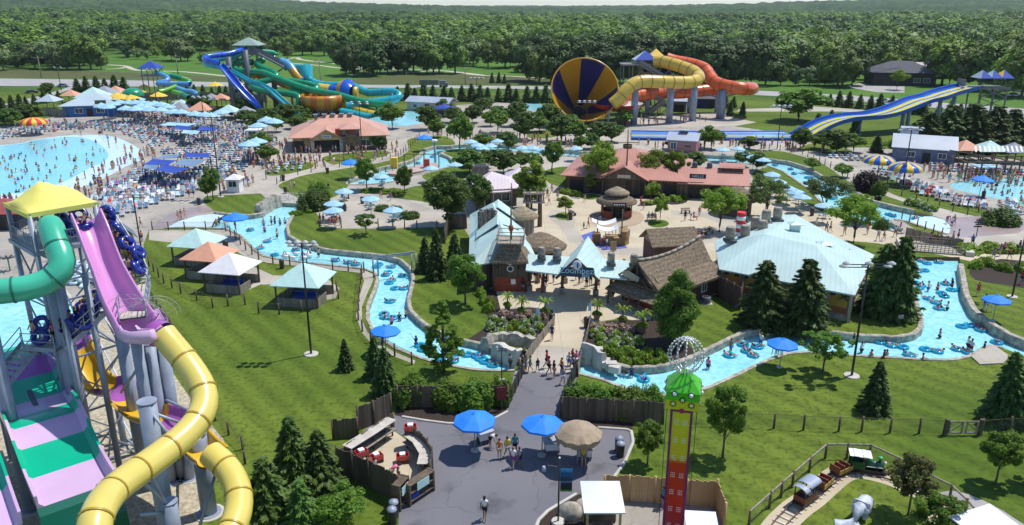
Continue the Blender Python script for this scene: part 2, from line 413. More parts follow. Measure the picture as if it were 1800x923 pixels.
PINKP=pave_mat('worn_red_paving',(.36,.25,.22),(.48,.36,.31))
BALLAST=pave_mat('track_ballast',(.4,.33,.22),(.52,.44,.3))
def P(*a):return[tuple(x)for x in a]
UV={}
UV['base']=None
BK_IN_L=P((530,357),(525,368),(512,384),(505,400),(508,415),(530,428),(575,440),(625,445),(675,450),(705,458),(722,473),(727,490),(723,510),(718,530),(722,547),(737,563),(760,580),(800,596),(850,607),(880,620),(905,632))
BK_OUT_L=P((905,652),(850,652),(800,645),(760,636),(732,627),(695,612),(672,598),(655,580),(646,560),(647,537),(657,512),(664,490),(658,479),(640,473),(590,468),(537,462),(490,456),(465,451),(448,441),(436,427),(421,413),(397,403),(340,400),(290,401))
BEACH_L=P((290,401),(315,388),(345,379),(378,375))
BK_UP_L=P((378,375),(400,378),(440,380),(460,377),(468,366),(474,360),(492,356),(510,352))
RIVER_L=BK_IN_L+BK_OUT_L+BEACH_L[1:]+BK_UP_L[1:]
BK_T_R=P((1600,452),(1602,490),(1607,517),(1613,545),(1619,565),(1616,580),(1603,590),(1575,594),(1540,593),(1500,590),(1462,585),(1400,581),(1350,580),(1325,582),(1300,589),(1275,600),(1245,615),(1222,627),(1200,636),(1167,645),(1112,649),(1080,642),(1060,634),(1022,632))
BK_B_R=P((1018,657),(1060,668),(1090,680),(1150,694),(1200,696),(1250,680),(1300,657),(1350,633),(1382,622),(1420,619),(1475,624),(1550,628),(1637,633),(1675,633),(1707,626),(1735,608),(1762,611),(1800,626),(1900,660),(2000,690))
BK_R_R=P((2000,650),(1880,628),(1800,605),(1775,595),(1740,574),(1712,551),(1697,522),(1692,494),(1688,470),(1687,452))
RIVER_R=BK_T_R+BK_B_R+BK_R_R
RIV_TOP_A=P((1607,372),(1562,362),(1530,354),(1507,340),(1495,331),(1470,321),(1445,311),(1420,296),(1387,286),(1350,281),(1290,276),(1200,272),(1100,270),(1022,268),(960,262),(900,257),(850,254),(802,256),(787,259),(765,258),(745,264),(737,275),(722,284),(695,291),(665,297),(645,308),(612,318))
RIV_TOP_B=P((612,325),(650,325),(690,320),(720,310),(760,300),(790,294),(797,283),(790,276),(774,270),(790,264),(830,262),(900,267),(960,272),(1022,277),(1100,279),(1200,281),(1290,286),(1350,292),(1375,301),(1400,318),(1425,335),(1440,352),(1470,372),(1500,385),(1525,392),(1555,402),(1585,412),(1592,404),(1570,394),(1566,386),(1590,388),(1630,402),(1668,413))
RIV_BEACH=P((1668,413),(1672,398),(1660,386),(1640,379),(1607,372))
RIVER_T=RIV_TOP_A+RIV_TOP_B+RIV_BEACH[1:-1]
def wpts(uv,z=0.0):return[gp(u,v,z)for u,v in uv]
def xy(uv,smooth=0):
 p=[gp(u,v)for u,v in uv]
 if smooth:p=catmull(p,smooth,True)
 return[(q.x,q.y)for q in p]
ZW=-.5
REG=[]
def region(name,uv,mt,z=0.0,smooth=3):REG.append((name,xy(uv,smooth)if uv and len(uv[0])==2 and smooth>=0 else uv,z,mt))
REG.append(('ground',[(-9000,-60),(9000,-60),(9000,14000),(-9000,14000)],0.0,GRASS2))
FEDGE=P((-900,120),(0,118),(165,120),(190,97),(330,92),(560,92),(700,98),(890,104),(925,128),(960,138),(1160,139),(1330,142),(1480,148),(1520,128),(1650,126),(1680,142),(1800,152),(2700,200))
region('golf_course',P((-900,148),(0,138),(420,142),(900,148),(1350,158),(1800,190),(2700,250),(2700,80),(1700,75),(900,70),(200,70),(-900,70)),FAIRWAY,smooth=0)
region('forest_ground',FEDGE+[(2700,14),(-900,14)],FORESTFLOOR,smooth=0)
region('meadow',P((-900,126),(0,121),(110,124),(250,128),(420,137),(600,143),(690,133),(800,130),(900,133),(990,140),(1010,149),(900,149),(650,147),(420,143),(225,139),(0,137),(-900,137)),MEADOW,smooth=0)
region('park_lawn',P((-1500,980),(-1500,400),(-300,170),(250,158),(700,160),(1350,172),(1800,205),(3000,300),(3600,980)),GRASS,smooth=0)
region('park_road',P((-300,190),(10,182),(80,166),(130,150),(150,150),(105,163),(60,180),(0,196),(-300,215)),ROADM,smooth=0)
region('deck',P((-800,240),(0,222),(100,205),(210,188),(330,192),(480,205),(520,212),(700,208),(720,190),(880,180),(960,186),(1000,214),(1100,222),(1290,222),(1320,226),(1400,238),(1500,258),(1650,268),(1800,282),(2700,330),(2700,560),(1800,478),(1710,462),(1690,445),(1600,437),(1565,436),(1470,425),(1440,450),(1400,480),(1250,520),(1160,560),(1100,560),(870,545),(850,455),(815,400),(780,399),(740,400),(690,402),(600,402),(566,400),(562,385),(550,366),(528,357),(500,350),(474,354),(458,340),(400,343),(362,343),(357,355),(378,376),(290,402),(262,404),(252,430),(256,462),(243,478),(200,500),(130,530),(-200,560),(-800,620)),SAND,smooth=0)
region('walkway',P((262,404),(395,404),(420,414),(436,430),(448,444),(480,456),(560,464),(640,475),(656,482),(655,495),(646,515),(636,540),(636,562),(646,584),(664,602),(692,618),(730,634),(728,640),(690,625),(655,606),(636,584),(626,556),(632,520),(640,494),(636,480),(560,471),(470,462),(430,450),(400,433),(392,432),(402,446),(440,466),(480,484),(540,486),(575,490),(597,507),(590,524),(560,530),(548,520),(560,500),(530,497),(470,500),(458,500),(424,515),(415,506),(430,496),(440,486),(405,466),(380,438),(300,426),(262,422)),PAVE,smooth=0)
region('walkway',P((440,300),(400,330),(380,343),(358,345),(350,320),(420,285),(460,262),(520,245),(690,246),(745,238),(790,240),(810,232),(830,240),(870,250),(1000,262),(1030,272),(1050,270),(1020,260),(900,246),(860,236),(1100,232),(1400,255),(1470,275),(1530,312),(1560,330),(1600,346),(1700,372),(1760,380),(1800,400),(1800,440),(1700,440),(1690,400),(1672,398),(1640,380),(1600,364),(1545,338),(1510,315),(1450,283),(1380,262),(1200,262),(1030,285),(1000,290),(960,300),(900,296),(860,280),(830,270),(700,258),(735,238),(700,270),(620,297),(560,308),(490,328),(500,345),(455,340),(440,320)),PAVE,smooth=0)
region('walkway',P((490,338),(560,372),(566,400),(600,401),(700,400),(800,398),(830,390),(820,360),(790,360),(740,372),(690,350),(720,330),(790,318),(820,322),(850,300),(900,290),(1000,300),(1020,330),(1000,345),(930,345),(880,372),(860,380),(1000,420),(900,420),(700,345),(640,350),(600,342),(560,352),(530,348)),PAVE,smooth=0)
region('plaza',P((930,345),(1000,330),(1100,345),(1300,350),(1440,330),(1500,380),(1600,420),(1690,436),(1800,448),(1800,478),(1710,460),(1600,437),(1560,430),(1470,425),(1400,400),(1280,480),(1150,500),(920,500),(915,420),(905,380)),PAVE2,smooth=0)
region('plaza_ring',P((985,400),(1000,425),(1060,447),(1130,450),(1200,440),(1260,425),(1300,405),(1290,385),(1240,372),(1180,370),(1180,378),(1235,382),(1262,392),(1262,402),(1225,420),(1175,432),(1110,436),(1060,430),(1025,415),(1010,400),(1010,384),(1000,372),(970,368),(960,380)),PAVE,smooth=0)
region('entry_walk',P((866,500),(1140,496),(1162,560),(1130,566),(1084,558),(1080,561),(1036,568),(1030,605),(1022,655),(905,652),(922,635),(938,618),(952,598),(975,568),(972,545),(930,538),(880,542)),PAVE2,smooth=0)
region('entry_walk',P((937,606),(1030,612),(1022,658),(903,656),(918,640)),PAVE,smooth=0)
region('brick_circle',P((1035,382),(1045,372),(1083,368),(1122,372),(1132,384),(1118,396),(1083,400),(1048,396)),pave_mat('brown_brick',(.3,.22,.15),(.42,.32,.22)),smooth=3)
def lawn(*a):region('lawn',P(*a),GRASS)
lawn((362,345),(400,344),(445,342),(457,349),(466,362),(460,376),(440,378),(400,376),(375,371),(360,357))
lawn((490,325),(520,312),(550,305),(600,297),(662,287),(700,277),(720,262),(716,246),(745,240),(785,240),(800,254),(765,256),(742,264),(733,276),(715,285),(665,295),(640,308),(608,320),(612,327),(590,345),(560,352),(530,350),(500,335))
lawn((567,277),(590,271),(625,268),(675,265),(684,270),(667,277),(630,282),(590,289),(572,284))
lawn((466,305),(480,292),(545,285),(549,294),(520,303),(480,309))
lawn((779,268),(800,263),(832,265),(850,290),(848,310),(820,325),(760,320),(742,308),(780,297),(800,290),(802,280))
lawn((688,343),(705,335),(740,326),(780,338),(800,350),(800,366),(770,362),(740,354),(700,349))
lawn((525,368),(545,366),(560,380),(564,398),(600,403),(660,403),(740,401),(800,399),(815,410),(818,455),(855,480),(860,530),(860,560),(840,590),(815,600),(748,573),(720,545),(723,510),(727,490),(712,463),(675,450),(575,441),(530,428),(508,415),(505,400),(515,382))
lawn((958,300),(1000,293),(1018,310),(1010,330),(965,322))
lawn((1280,208),(1310,197),(1390,192),(1480,194),(1600,205),(1620,245),(1500,260),(1420,250),(1380,236),(1320,224))
lawn((1300,266),(1360,265),(1400,272),(1450,290),(1490,318),(1540,338),(1620,366),(1640,378),(1600,371),(1560,361),(1530,354),(1495,331),(1445,309),(1420,294),(1387,285),(1300,275))
lawn((1545,313),(1560,312),(1600,330),(1650,348),(1700,360),(1738,373),(1730,382),(1690,375),(1650,365),(1600,352),(1560,337),(1545,324))
lawn((1350,293),(1375,300),(1400,318),(1440,348),(1480,376),(1470,382),(1440,370),(1400,348),(1350,330),(1320,308))
lawn((1465,427),(1500,424),(1560,431),(1552,442),(1480,436))
lawn((1585,386),(1602,391),(1655,408),(1648,413),(1615,407))
lawn((1440,250),(1480,258),(1500,268),(1470,275),(1440,268),(1400,262))
lawn((930,232),(970,228),(990,236),(960,243),(930,242))
region('planting_bed',P((980,335),(1010,328),(1060,335),(1140,342),(1200,348),(1206,356),(1180,360),(1150,352),(1100,348),(1040,340),(1010,342)),MULCH)
for c,rx,ry in(((990,380),14,7),((1157,393),19,7),((1038,346),18,5),((1140,357),16,5)):
 region('lawn',[(c[0]+rx*math.cos(t*.7854),c[1]+ry*math.sin(t*.7854))for t in range(8)],GRASS)
region('mulch_bed',P((842,505),(872,510),(880,545),(930,540),(972,545),(974,568),(952,596),(930,603),(895,592),(870,597),(850,607),(817,600),(850,578),(858,560),(843,530)),MULCH,smooth=0)
region('mulch_bed',P((1036,570),(1080,563),(1150,562),(1190,572),(1205,600),(1222,620),(1200,635),(1167,644),(1112,648),(1080,641),(1060,632),(1024,626),(1030,600)),MULCH,smooth=0)
region('mulch_bed',P((692,735),(700,700),(860,705),(893,715),(893,724),(866,738),(840,745),(788,745),(748,740),(707,733)),MULCH,smooth=0)
region('mulch_bed',P((985,735),(1000,722),(1112,736),(1112,757),(1051,753)),MULCH,smooth=0)
region('mulch_bed',P((1705,470),(1760,455),(1850,470),(1850,510),(1760,500),(1715,492)),MULCH,smooth=2)
region('mulch_bed',P((1240,560),(1300,556),(1310,600),(1240,600)),GRASS,smooth=2)
region('gravel',P((-900,720),(-200,672),(0,652),(100,606),(140,580),(182,564),(232,560),(262,590),(300,650),(345,715),(392,770),(402,800),(372,840),(356,900),(340,1100),(-900,1100)),GRAVEL,smooth=0)
region('slide_deck',P((-700,560),(60,500),(140,494),(232,530),(250,560),(235,566),(182,566),(140,584),(100,608),(0,654),(-200,676),(-700,760)),SAND,smooth=0)
region('splash_pool',P((-700,590),(-200,545),(60,500),(110,505),(122,520),(134,545),(166,588),(132,602),(60,624),(0,650),(-200,668),(-700,720)),WATER,-.25,smooth=0)
region('asphalt_path',P((903,655),(1020,655),(1000,690),(988,735),(1050,752),(1109,756),(1113,778),(1097,816),(1072,849),(1040,862),(1013,869),(963,899),(945,917),(935,1100),(695,1100),(702,885),(740,850),(760,800),(690,755),(637,760),(660,740),(682,727),(707,733),(748,740),(788,745),(840,745),(866,738),(890,724),(898,690)),ASPH,smooth=0)
region('shelter_floor',P((596,826),(692,757),(712,772),(745,790),(760,826),(740,868),(708,892),(700,873)),PAVE2,smooth=0)
region('pit_floor',P((1030,862),(1260,870),(1290,1000),(1020,1000)),SAND,smooth=0)
region('planting_bed',P((945,917),(963,899),(1013,869),(1030,870),(1035,1000),(930,1000)),MULCH,smooth=0)
region('service_path',P((1640,875),(1672,862),(1730,880),(1800,922),(1900,1000),(1780,1000),(1720,935),(1680,900)),ROADM,smooth=2)
TRK=[(1335,1000),(1362,935),(1394,899),(1425,876),(1450,854),(1476,834),(1500,828),(1528,831),(1562,840),(1595,853),(1622,869),(1642,887),(1655,910),(1655,955),(1640,1010)]
_c=catmull(wpts(TRK),6)
def offs(c,d):
 o=[]
 for i,p in enumerate(c):
  t=(c[min(i+1,len(c)-1)]-c[max(i-1,0)]);t.z=0;t.normalize();o.append(p+Vector((t.y,-t.x,0))*d)
 return o
REG.append(('track_bed',[(p.x,p.y)for p in offs(_c,.95)]+[(p.x,p.y)for p in offs(_c,-.95)][::-1],0,BALLAST))
region('wave_pool',P((-900,300),(-300,268),(0,255),(60,245),(130,237),(190,238),(226,250),(252,268),(246,282),(218,294),(190,310),(152,326),(112,336),(62,346),(0,352),(-400,372),(-900,400)),SHALLOW,-.03,3)
region('wave_pool',P((-900,302),(-300,270),(0,256),(60,247),(118,240),(150,243),(176,254),(190,270),(184,283),(158,295),(138,306),(120,316),(80,330),(0,342),(-400,362),(-900,390)),WAVE,-.03,3)
region('lazy_river',RIVER_L,WATER,ZW,0)
region('river_beach',P((290,401),(315,388),(345,379),(378,375),(395,378),(376,388),(372,398),(350,401)),SHALLOW,-.03,0)
region('wet_deck',P((265,402),(290,380),(330,366),(362,360),(378,372),(345,378),(315,387),(290,400)),WET,0,0)
region('lazy_river',RIVER_R,WATER,ZW,0)
region('lazy_river',RIVER_T,WATER,ZW,0)
region('river_beach',P((1592,391),(1600,388),(1625,380),(1640,380),(1660,386),(1672,398),(1668,413),(1630,402)),SHALLOW,-.04,0)
region('wet_deck',P((1672,398),(1668,412),(1690,418),(1790,410),(1830,385),(1740,378),(1660,384)),WET,0,0)
region('river_island',P((678,303),(700,297),(730,291),(762,286),(772,290),(765,296),(735,302),(700,307)),PINKP,.05,2)
region('kiddie_pool',P((1670,324),(1700,317),(1750,315),(1850,312),(1850,356),(1760,350),(1715,341),(1680,333)),WATER,-.04,2)
region('landing_pool',P((640,212),(690,198),(735,195),(748,203),(738,217),(690,222)),WATER,-.05,2)
region('landing_pool',P((915,180),(945,178),(955,190),(940,194),(918,190)),WATER,-.05,2)
region('road',P((-900,134),(0,138),(225,141),(420,145),(650,149),(900,151),(1200,155),(1350,160),(1500,168),(1650,180),(1800,191),(2700,255),(2700,275),(1800,201),(1650,190),(1500,177),(1350,168),(1200,161),(900,156),(650,154),(420,152),(225,152),(0,151),(-900,146)),ROADM,0,0)
region('driveway',P((1490,150),(1530,143),(1600,148),(1660,151),(1590,152),(1590,163),(1540,162),(1500,155)),ROADM,0,0)
region('access_path',P((1430,187),(1500,192),(1600,200),(1560,200),(1480,196),(1290,196),(1100,208),(1100,222),(1290,222),(1330,215),(1280,205),(1300,192)),PAVE,0,0)
def path_uv(name,uv,wd,mt):
 c=catmull(wpts(uv),5);REG.append((name,[(p.x,p.y)for p in offs(c,wd/2)]+[(p.x,p.y)for p in offs(c,-wd/2)][::-1],0,mt))
PATHM=pave_mat('pale_golf_path',(.45,.4,.3),(.5,.45,.36))
path_uv('golf_path',[(190,114),(220,116),(232,121),(250,124),(320,126),(400,134)],3.0,PATHM)
path_uv('golf_path',[(130,122),(200,121),(222,118)],2.6,PATHM)
path_uv('golf_path',[(490,108),(520,101),(530,105),(590,112),(640,119)],3.2,PATHM)
path_uv('golf_path',[(500,110),(560,115),(620,121),(760,123),(840,132),(900,134),(960,138)],2.6,PATHM)
path_uv('golf_path',[(670,122),(720,120)],7,SAND)
path_uv('golf_path',[(700,130),(770,124),(850,132)],2.4,PATHM)
del PATHM
def build_ground():
 V,E,idx=[],[],{}
 def vid(p):
  k=(round(p[0],3),round(p[1],3))
  if k not in idx:idx[k]=len(V);V.append(Vector(k))
  return idx[k]
 for name,poly,z,mt in REG:
  ids=[vid(p)for p in poly]
  for a,b in zip(ids,ids[1:]+ids[:1]):
   if a!=b:E.append((a,b))
 ov,oe,of,_,_,_=delaunay_2d_cdt(V,E,[],0,1e-4)
 ov=np.array([tuple(v)for v in ov]);F=np.array([f for f in of if len(f)==3])
 C=ov[F].mean(axis=1);own=np.zeros(len(F),int)
 for k,(name,poly,z,mt)in enumerate(REG):
  p=np.array(poly);bb=(C[:,0]>=p[:,0].min())&(C[:,0]<=p[:,0].max())&(C[:,1]>=p[:,1].min())&(C[:,1]<=p[:,1].max())
  ii=np.nonzero(bb)[0]
  if not len(ii):continue
  x,y=C[ii,0],C[ii,1];ins=np.zeros(len(ii),bool);q=np.roll(p,-1,0)
  for(x1,y1),(x2,y2)in zip(p,q):
   if y1==y2:continue
   c=((y1>y)!=(y2>y))&(x<(x2-x1)*(y-y1)/(y2-y1)+x1);ins^=c
  own[ii[ins]]=k
 groups={}
 for k,(name,poly,z,mt)in enumerate(REG):groups.setdefault(name,[]).append(k)
 for name,ks in groups.items():
  vs,fs,mi,mats=[],[],[],[]
  for k in ks:
   mt,z=REG[k][3],REG[k][2]
   if mt not in mats:mats.append(mt)
   loc={}
   for f in F[own==k]:
    a=[]
    for i in f:
     if i not in loc:loc[i]=len(vs);vs.append((ov[i][0],ov[i][1],z))
     a.append(loc[i])
    (x1,y1),(x2,y2),(x3,y3)=(vs[a[0]][:2],vs[a[1]][:2],vs[a[2]][:2])
    if(x2-x1)*(y3-y1)-(x3-x1)*(y2-y1)<0:a.reverse()
    fs.append(a);mi.append(mats.index(mt))
  if not fs:continue
  me=bpy.data.meshes.new(name);me.from_pydata(vs,[],fs)
  for m_ in mats:me.materials.append(m_)
  me.polygons.foreach_set('material_index',mi);me.update()
  o=bpy.data.objects.new(name,me);COL.objects.link(o);struct(o)
build_ground()
def edging(name,uv,wd,z1,mt,z0=-.7,jitter=.06,step=.55,smooth=False):
 c=wpts(uv);c=catmull(c,5)if smooth else c
 c=resample(c,step);r=random.Random(len(c));mb=MB().m(mt)
 def prof(i):
  a=r.uniform(-jitter,jitter);b=r.uniform(-jitter,jitter)*1.3
  return[(-wd/2+a,z0),(wd/2+b,z0),(wd/2+b*.5,z1*.7),(wd/2-.08,z1+b*.5),(-wd/2+.08,z1+a*.5),(-wd/2+a*.5,z1*.7)]
 mb.sweep(c,prof,True,flat=True,sm=False,caps=True);return struct(mb.build(name))
edging('river_edge',BK_IN_L,.45,.22,STONE);edging('river_edge',BK_OUT_L,.38,.12,STONE)
edging('river_edge',BK_UP_L,.5,.3,STONE)
edging('river_edge',BK_T_R,.5,.25,STONE);edging('river_edge',BK_B_R[:-3],.38,.1,STONE)
edging('river_edge',BK_R_R[:-1],.7,.5,STONE,smooth=False,jitter=.03)
edging('river_edge',RIV_TOP_A,.7,.3,STONE,step=1.2,jitter=.05);edging('river_edge',RIV_TOP_B,.55,.15,STONE,step=1.2,jitter=.05)
edging('kerb',P((707,733),(748,740),(788,745),(840,745),(866,738),(892,724)),.22,.13,CONC,0,0)
edging('kerb',P((1051,752),(1109,756),(1113,778),(1097,816),(1072,849)),.22,.13,CONC,0,0)
edging('kerb',P((1013,869),(963,899),(945,917),(940,940)),.22,.13,CONC,0,0)
edging('slide_pool_edge',P((-200,545),(60,500),(110,505),(122,520),(134,545),(166,588),(132,602),(60,624),(0,650)),.3,.06,CONC,-.5,0)
mb=MB().m(PAVE);q=[gp(*a)for a in((1707,628),(1745,607),(1775,628),(1763,640),(1722,642))];mb.prism([(p.x,p.y)for p in q],-.6,.12);struct(mb.build('river_platform'))
mb=MB().m(mat('road_paint',(.7,.68,.6),.7))
for off in(0,):
 c=resample(wpts([(-200,142),(225,146.3),(420,148.4),(650,151.4),(900,153.4),(1200,158),(1350,164),(1500,172.3),(1650,185),(1800,196)]),6)
 for a,b in zip(c[::2],c[1::2]):
  d=(b-a).normalized()*1.6;n_=Vector((-d.y,d.x,0)).normalized()*.12;z=Vector((0,0,.02));mb.add([a+n_+z,a-n_+z,a-n_+d*2+z,a+n_+d*2+z],[(0,1,2,3)])
o=mb.build('road_marking');struct(o)
def far_canopy():
 n1,n2=420,60;ys=1250*(9000/1250)**(np.linspace(0,1,n2));vs=[];fs=[]
 rs=np.random.RandomState(3);jit=rs.rand(n2,n1)
 for j,y in enumerate(ys):
  for i in range(n1):
   s=-1.0+2.0*i/(n1-1);x=s*y*1.15;u=s*1.15*FPX/0.95+900
   ridge=62*math.exp(-((u-0)/620)**2)*math.exp(-((y-2900)/900)**2)+38*math.exp(-((u-1750)/480)**2)*math.exp(-((y-3000)/1000)**2)
   low=16*(.5+.5*math.sin(x/430+y/300))*(.5+.5*math.sin(y/520+x/900+1))+10*min(1,max(0,(y-3000)/3000))
   h=ridge+low*min(1,(y-1200)/600)
   vs.append((x,y,9+h+7.5*jit[j,i]**1.4))
 for j in range(n2-1):
  for i in range(n1-1):a=j*n1+i;fs.append((a,a+1,a+n1+1,a+n1))
 m,t,N,L,B=nodes_of('far_canopy_leaves')
 o1,_=noise_mix(t,.012,(.03,.06,.016),(.075,.125,.03),lo=.38,hi=.6,coord='World',detail=8)
 o2,_=noise_mix(t,.1,(.02,.042,.012),o1,lo=.35,hi=.55,coord='World',detail=6)
 L.new(o2,B.inputs['Base Color']);B.inputs['Roughness'].default_value=.9;B.inputs['Specular IOR Level'].default_value=.1
 me=bpy.data.meshes.new('distant_woods');me.from_pydata(vs,[],fs);me.materials.append(m)
 o=bpy.data.objects.new('distant_woods',me);COL.objects.link(o);stuff(o,'far off dark green woods rolling to the horizon','woods')
far_canopy()
# ================================================================ vegetation
LF_MID=leaf_mat('green_leaves',(.09,.18,.018),(.17,.29,.036),.42)
LF_LIGHT=leaf_mat('light_green_leaves',(.16,.26,.02),(.25,.36,.038),.42)
LF_DARK=leaf_mat('dark_green_leaves',(.06,.12,.018),(.11,.185,.03),.35)
LF_CON=leaf_mat('spruce_needles',(.06,.11,.024),(.105,.175,.038),.18)
LF_CON2=leaf_mat('fresh_spruce_needles',(.075,.15,.026),(.125,.21,.04),.18)
LF_OLIVE=leaf_mat('bronze_green_leaves',(.09,.1,.025),(.17,.16,.045),.3)
LF_PURP=leaf_mat('dark_purple_leaves',(.02,.012,.014),(.04,.02,.022),.15)
LF_LIME=leaf_mat('lime_leaves',(.12,.2,.01),(.17,.26,.02),.3)
LF_WHITE=mat('white_blossom',(.7,.74,.6),.7)
LF_PINK=mat('dusky_blossom',(.3,.19,.14),.8,.3,3)
LF_FAR=[leaf_mat('far_leaves_%s'%n,a,b,.15)for n,a,b in(('green',(.085,.155,.018),(.15,.225,.03)),('bright',(.14,.22,.02),(.21,.3,.032)),('dark',(.045,.09,.018),(.08,.135,.026)),('silver',(.15,.21,.07),(.21,.28,.1)))]
def quads(C,Nn,size,rs,aspect=1.0,dirs=None):
 """leaf faces centred on C facing roughly Nn"""
 n=len(C);Nn=Nn/(np.linalg.norm(Nn,axis=1,keepdims=True)+1e-9)
 if dirs is None:dirs=rs.normal(size=(n,3))
 a=dirs-(dirs*Nn).sum(1,keepdims=True)*Nn;a/=np.linalg.norm(a,axis=1,keepdims=True)+1e-9
 b=np.cross(Nn,a);s=size*rs.uniform(.6,1.35,(n,1))
 a=a*s*aspect;b=b*s
 return np.stack([C-a,C-b*.62,C+a,C+b*.62],1)
def np_mesh(name,Q,mats,mi=None):
 n=len(Q);me=bpy.data.meshes.new(name);me.vertices.add(n*4);me.vertices.foreach_set('co',Q.reshape(-1).astype(np.float32))
 me.loops.add(n*4);me.loops.foreach_set('vertex_index',np.arange(n*4,dtype=np.int32));me.polygons.add(n)
 me.polygons.foreach_set('loop_start',np.arange(0,n*4,4,dtype=np.int32));me.polygons.foreach_set('loop_total',np.full(n,4,np.int32))
 for m_ in mats:me.materials.append(m_)
 if mi is not None:me.polygons.foreach_set('material_index',mi.astype(np.int32))
 me.update();me.validate();return me
def blob_points(n,rs,power=.5):
 d=rs.normal(size=(n,3));d/=np.linalg.norm(d,axis=1,keepdims=True);return d,rs.uniform(0,1,(n,1))**power
def broad_crown(seed,n,leaf,rx,zc,rz,clumps,cr,flat=0.0,cone=0.0,irregular=.25,coh=0.0):
 """clump centres inside an egg-shaped envelope; leaves on the shells of the clumps"""
 rs=np.random.RandomState(seed);d,r=blob_points(clumps,rs,.28);r=.35+.65*r
 cen=d*r;cen[:,2]=np.clip(cen[:,2],-.85+flat,1)
 w=1-cone*np.clip((cen[:,2:3]+.55)/1.55,0,1);cen[:,:2]*=w
 cen=cen*np.array([rx,rx,rz])*(1-cr*.6)*rs.uniform(1-irregular,1+irregular*.5,(clumps,1));cen[:,2]+=zc
 k=rs.randint(0,clumps,n);R_=cr*rx*rs.uniform(.65,1.25,clumps)
 if cone:R_*=(1-cone*.6*np.clip((cen[:,2]-zc)/rz*.5+.5,0,1))
 d2,r2=blob_points(n,rs,.4);d2[:,2]*=.75
 pos=cen[k]+d2*r2*R_[k][:,None];oc=(pos-np.array([0,0,zc-rz*.3]))/rx;nn=d2*(1-coh*.6)+oc*coh*1.1+np.array([0,0,.55])+rs.normal(scale=.45-.2*coh,size=(n,3))
 return quads(pos,nn,leaf,rs),cen
def conifer_q(seed,n,leaf,h,r,base=.04,power=.9,lobes=.18):
 rs=np.random.RandomState(seed);lv=int(h*2.4);P_,N_,D_=[],[],[]
 per=n//(lv*2)
 for i in range(lv):
  t=i/lv;z=h*(base+(1-base)*t);rr=r*(1-t)**power+.03*r;nb=max(5,int(15*(1-t)+4))
  ph=rs.uniform(0,6.28)
  for b in range(nb):
   an=ph+6.283*b/nb+rs.uniform(-.2,.2);L_=rr*rs.uniform(1-lobes*1.6,1+lobes);m=max(4,int(2*per/nb*(.4+1.2*(1-t))))
   s=rs.uniform(.15,1,m)**.7;dr=np.array([math.cos(an),math.sin(an)])
   side=rs.normal(scale=.12,size=m)*L_*(1.3-s);x=dr[0]*s*L_-dr[1]*side;y=dr[1]*s*L_+dr[0]*side
   zz=z-s*L_*.22+s*s*L_*.12+rs.normal(scale=.05,size=m)-.03
   P_.append(np.stack([x,y,zz],1));N_.append(np.stack([dr[0]*.35+rs.normal(scale=.35,size=m),dr[1]*.35+rs.normal(scale=.35,size=m),np.full(m,.8)],1))
   D_.append(np.tile(np.array([dr[0],dr[1],-.25]),(m,1))+rs.normal(scale=.3,size=(m,3)))
 return quads(np.concatenate(P_),np.concatenate(N_),leaf,rs,1.7,np.concatenate(D_))
def trunk_mesh(name,h,r,limbs,seed=0,z_split=.3,multi=1):
 mb=MB().m(BARK);rr=random.Random(seed)
 for k in range(multi):
  ox,oy=(0,0)if multi==1 else(rr.uniform(-.25,.25),rr.uniform(-.25,.25));tx,ty=rr.uniform(-.06,.06)*h,rr.uniform(-.06,.06)*h
  if multi>1:tx,ty=ox*4,oy*4
  pts=[Vector((ox,oy,-.1)),Vector((ox*1.2,oy*1.2,h*.18)),Vector((ox+tx*.5,oy+ty*.5,h*.5)),Vector((ox+tx,oy+ty,h*.9))]
  pr=lambda i,q=r/(1 if multi==1 else 1.7):[(math.cos(a*math.pi/4)*q*(1.35,1,.7,.15)[i],math.sin(a*math.pi/4)*q*(1.35,1,.7,.15)[i])for a in range(8)]
  mb.sweep(pts,pr,True)
 for c in limbs:
  c=Vector(c);b=Vector((0,0,max(h*.12,min(c.z*.62,h*z_split+rr.uniform(0,.25)*h))));md=b.lerp(c,.5)+Vector((0,0,.06*h))
  mb.cyl(b,md,r*.36,r*.2,5,False);mb.cyl(md,c,r*.2,r*.06,5,False)
 return mb.mesh(name)
PROTO={}
def proto(kind,crown_me,trunk_me,h,wd):
 PROTO[kind]=(crown_me,trunk_me,h,wd)
def mk_broad(kind,lm,seed,n=8000,leaf=.17,h=7.5,rx=2.6,zc=4.7,rz=2.8,clumps=34,cr=.34,tr=.13,limbs=14,**k):
 multi=k.pop('multi',1);Q,cen=broad_crown(seed,n,leaf,rx,zc,rz,clumps,cr,**k)
 proto(kind,np_mesh('crown',Q,[lm]),trunk_mesh('trunk',zc+rz*.5,tr,[tuple(c)for c in cen[:limbs]],seed,multi=multi),h,rx*2)
mk_broad('maple',LF_MID,1,n=11000,leaf=.14,clumps=64,cr=.25,irregular=.35);mk_broad('maple2',LF_MID,2,n=11000,leaf=.14,clumps=52,cr=.27,rz=2.6,irregular=.35)
mk_broad('dark_tree',LF_DARK,3,rx=3,zc=4.2,rz=3.3,clumps=76,cr=.24,leaf=.15,n=13000,irregular=.35)
mk_broad('pyramid',LF_MID,4,n=26000,leaf=.13,h=9,rx=3.0,zc=4.6,rz=4.4,clumps=110,cr=.3,cone=.6,flat=.0,irregular=.15)
mk_broad('cypress',leaf_mat('feathery_leaves',(.1,.19,.018),(.17,.28,.03),.4),5,n=12000,leaf=.13,h=9,rx=2.5,zc=4.4,rz=4.5,clumps=90,cr=.2,cone=.72,flat=.05)
mk_broad('column',LF_LIGHT,6,n=9000,leaf=.2,h=9,rx=2.0,zc=4.9,rz=4.3,clumps=46,cr=.4)
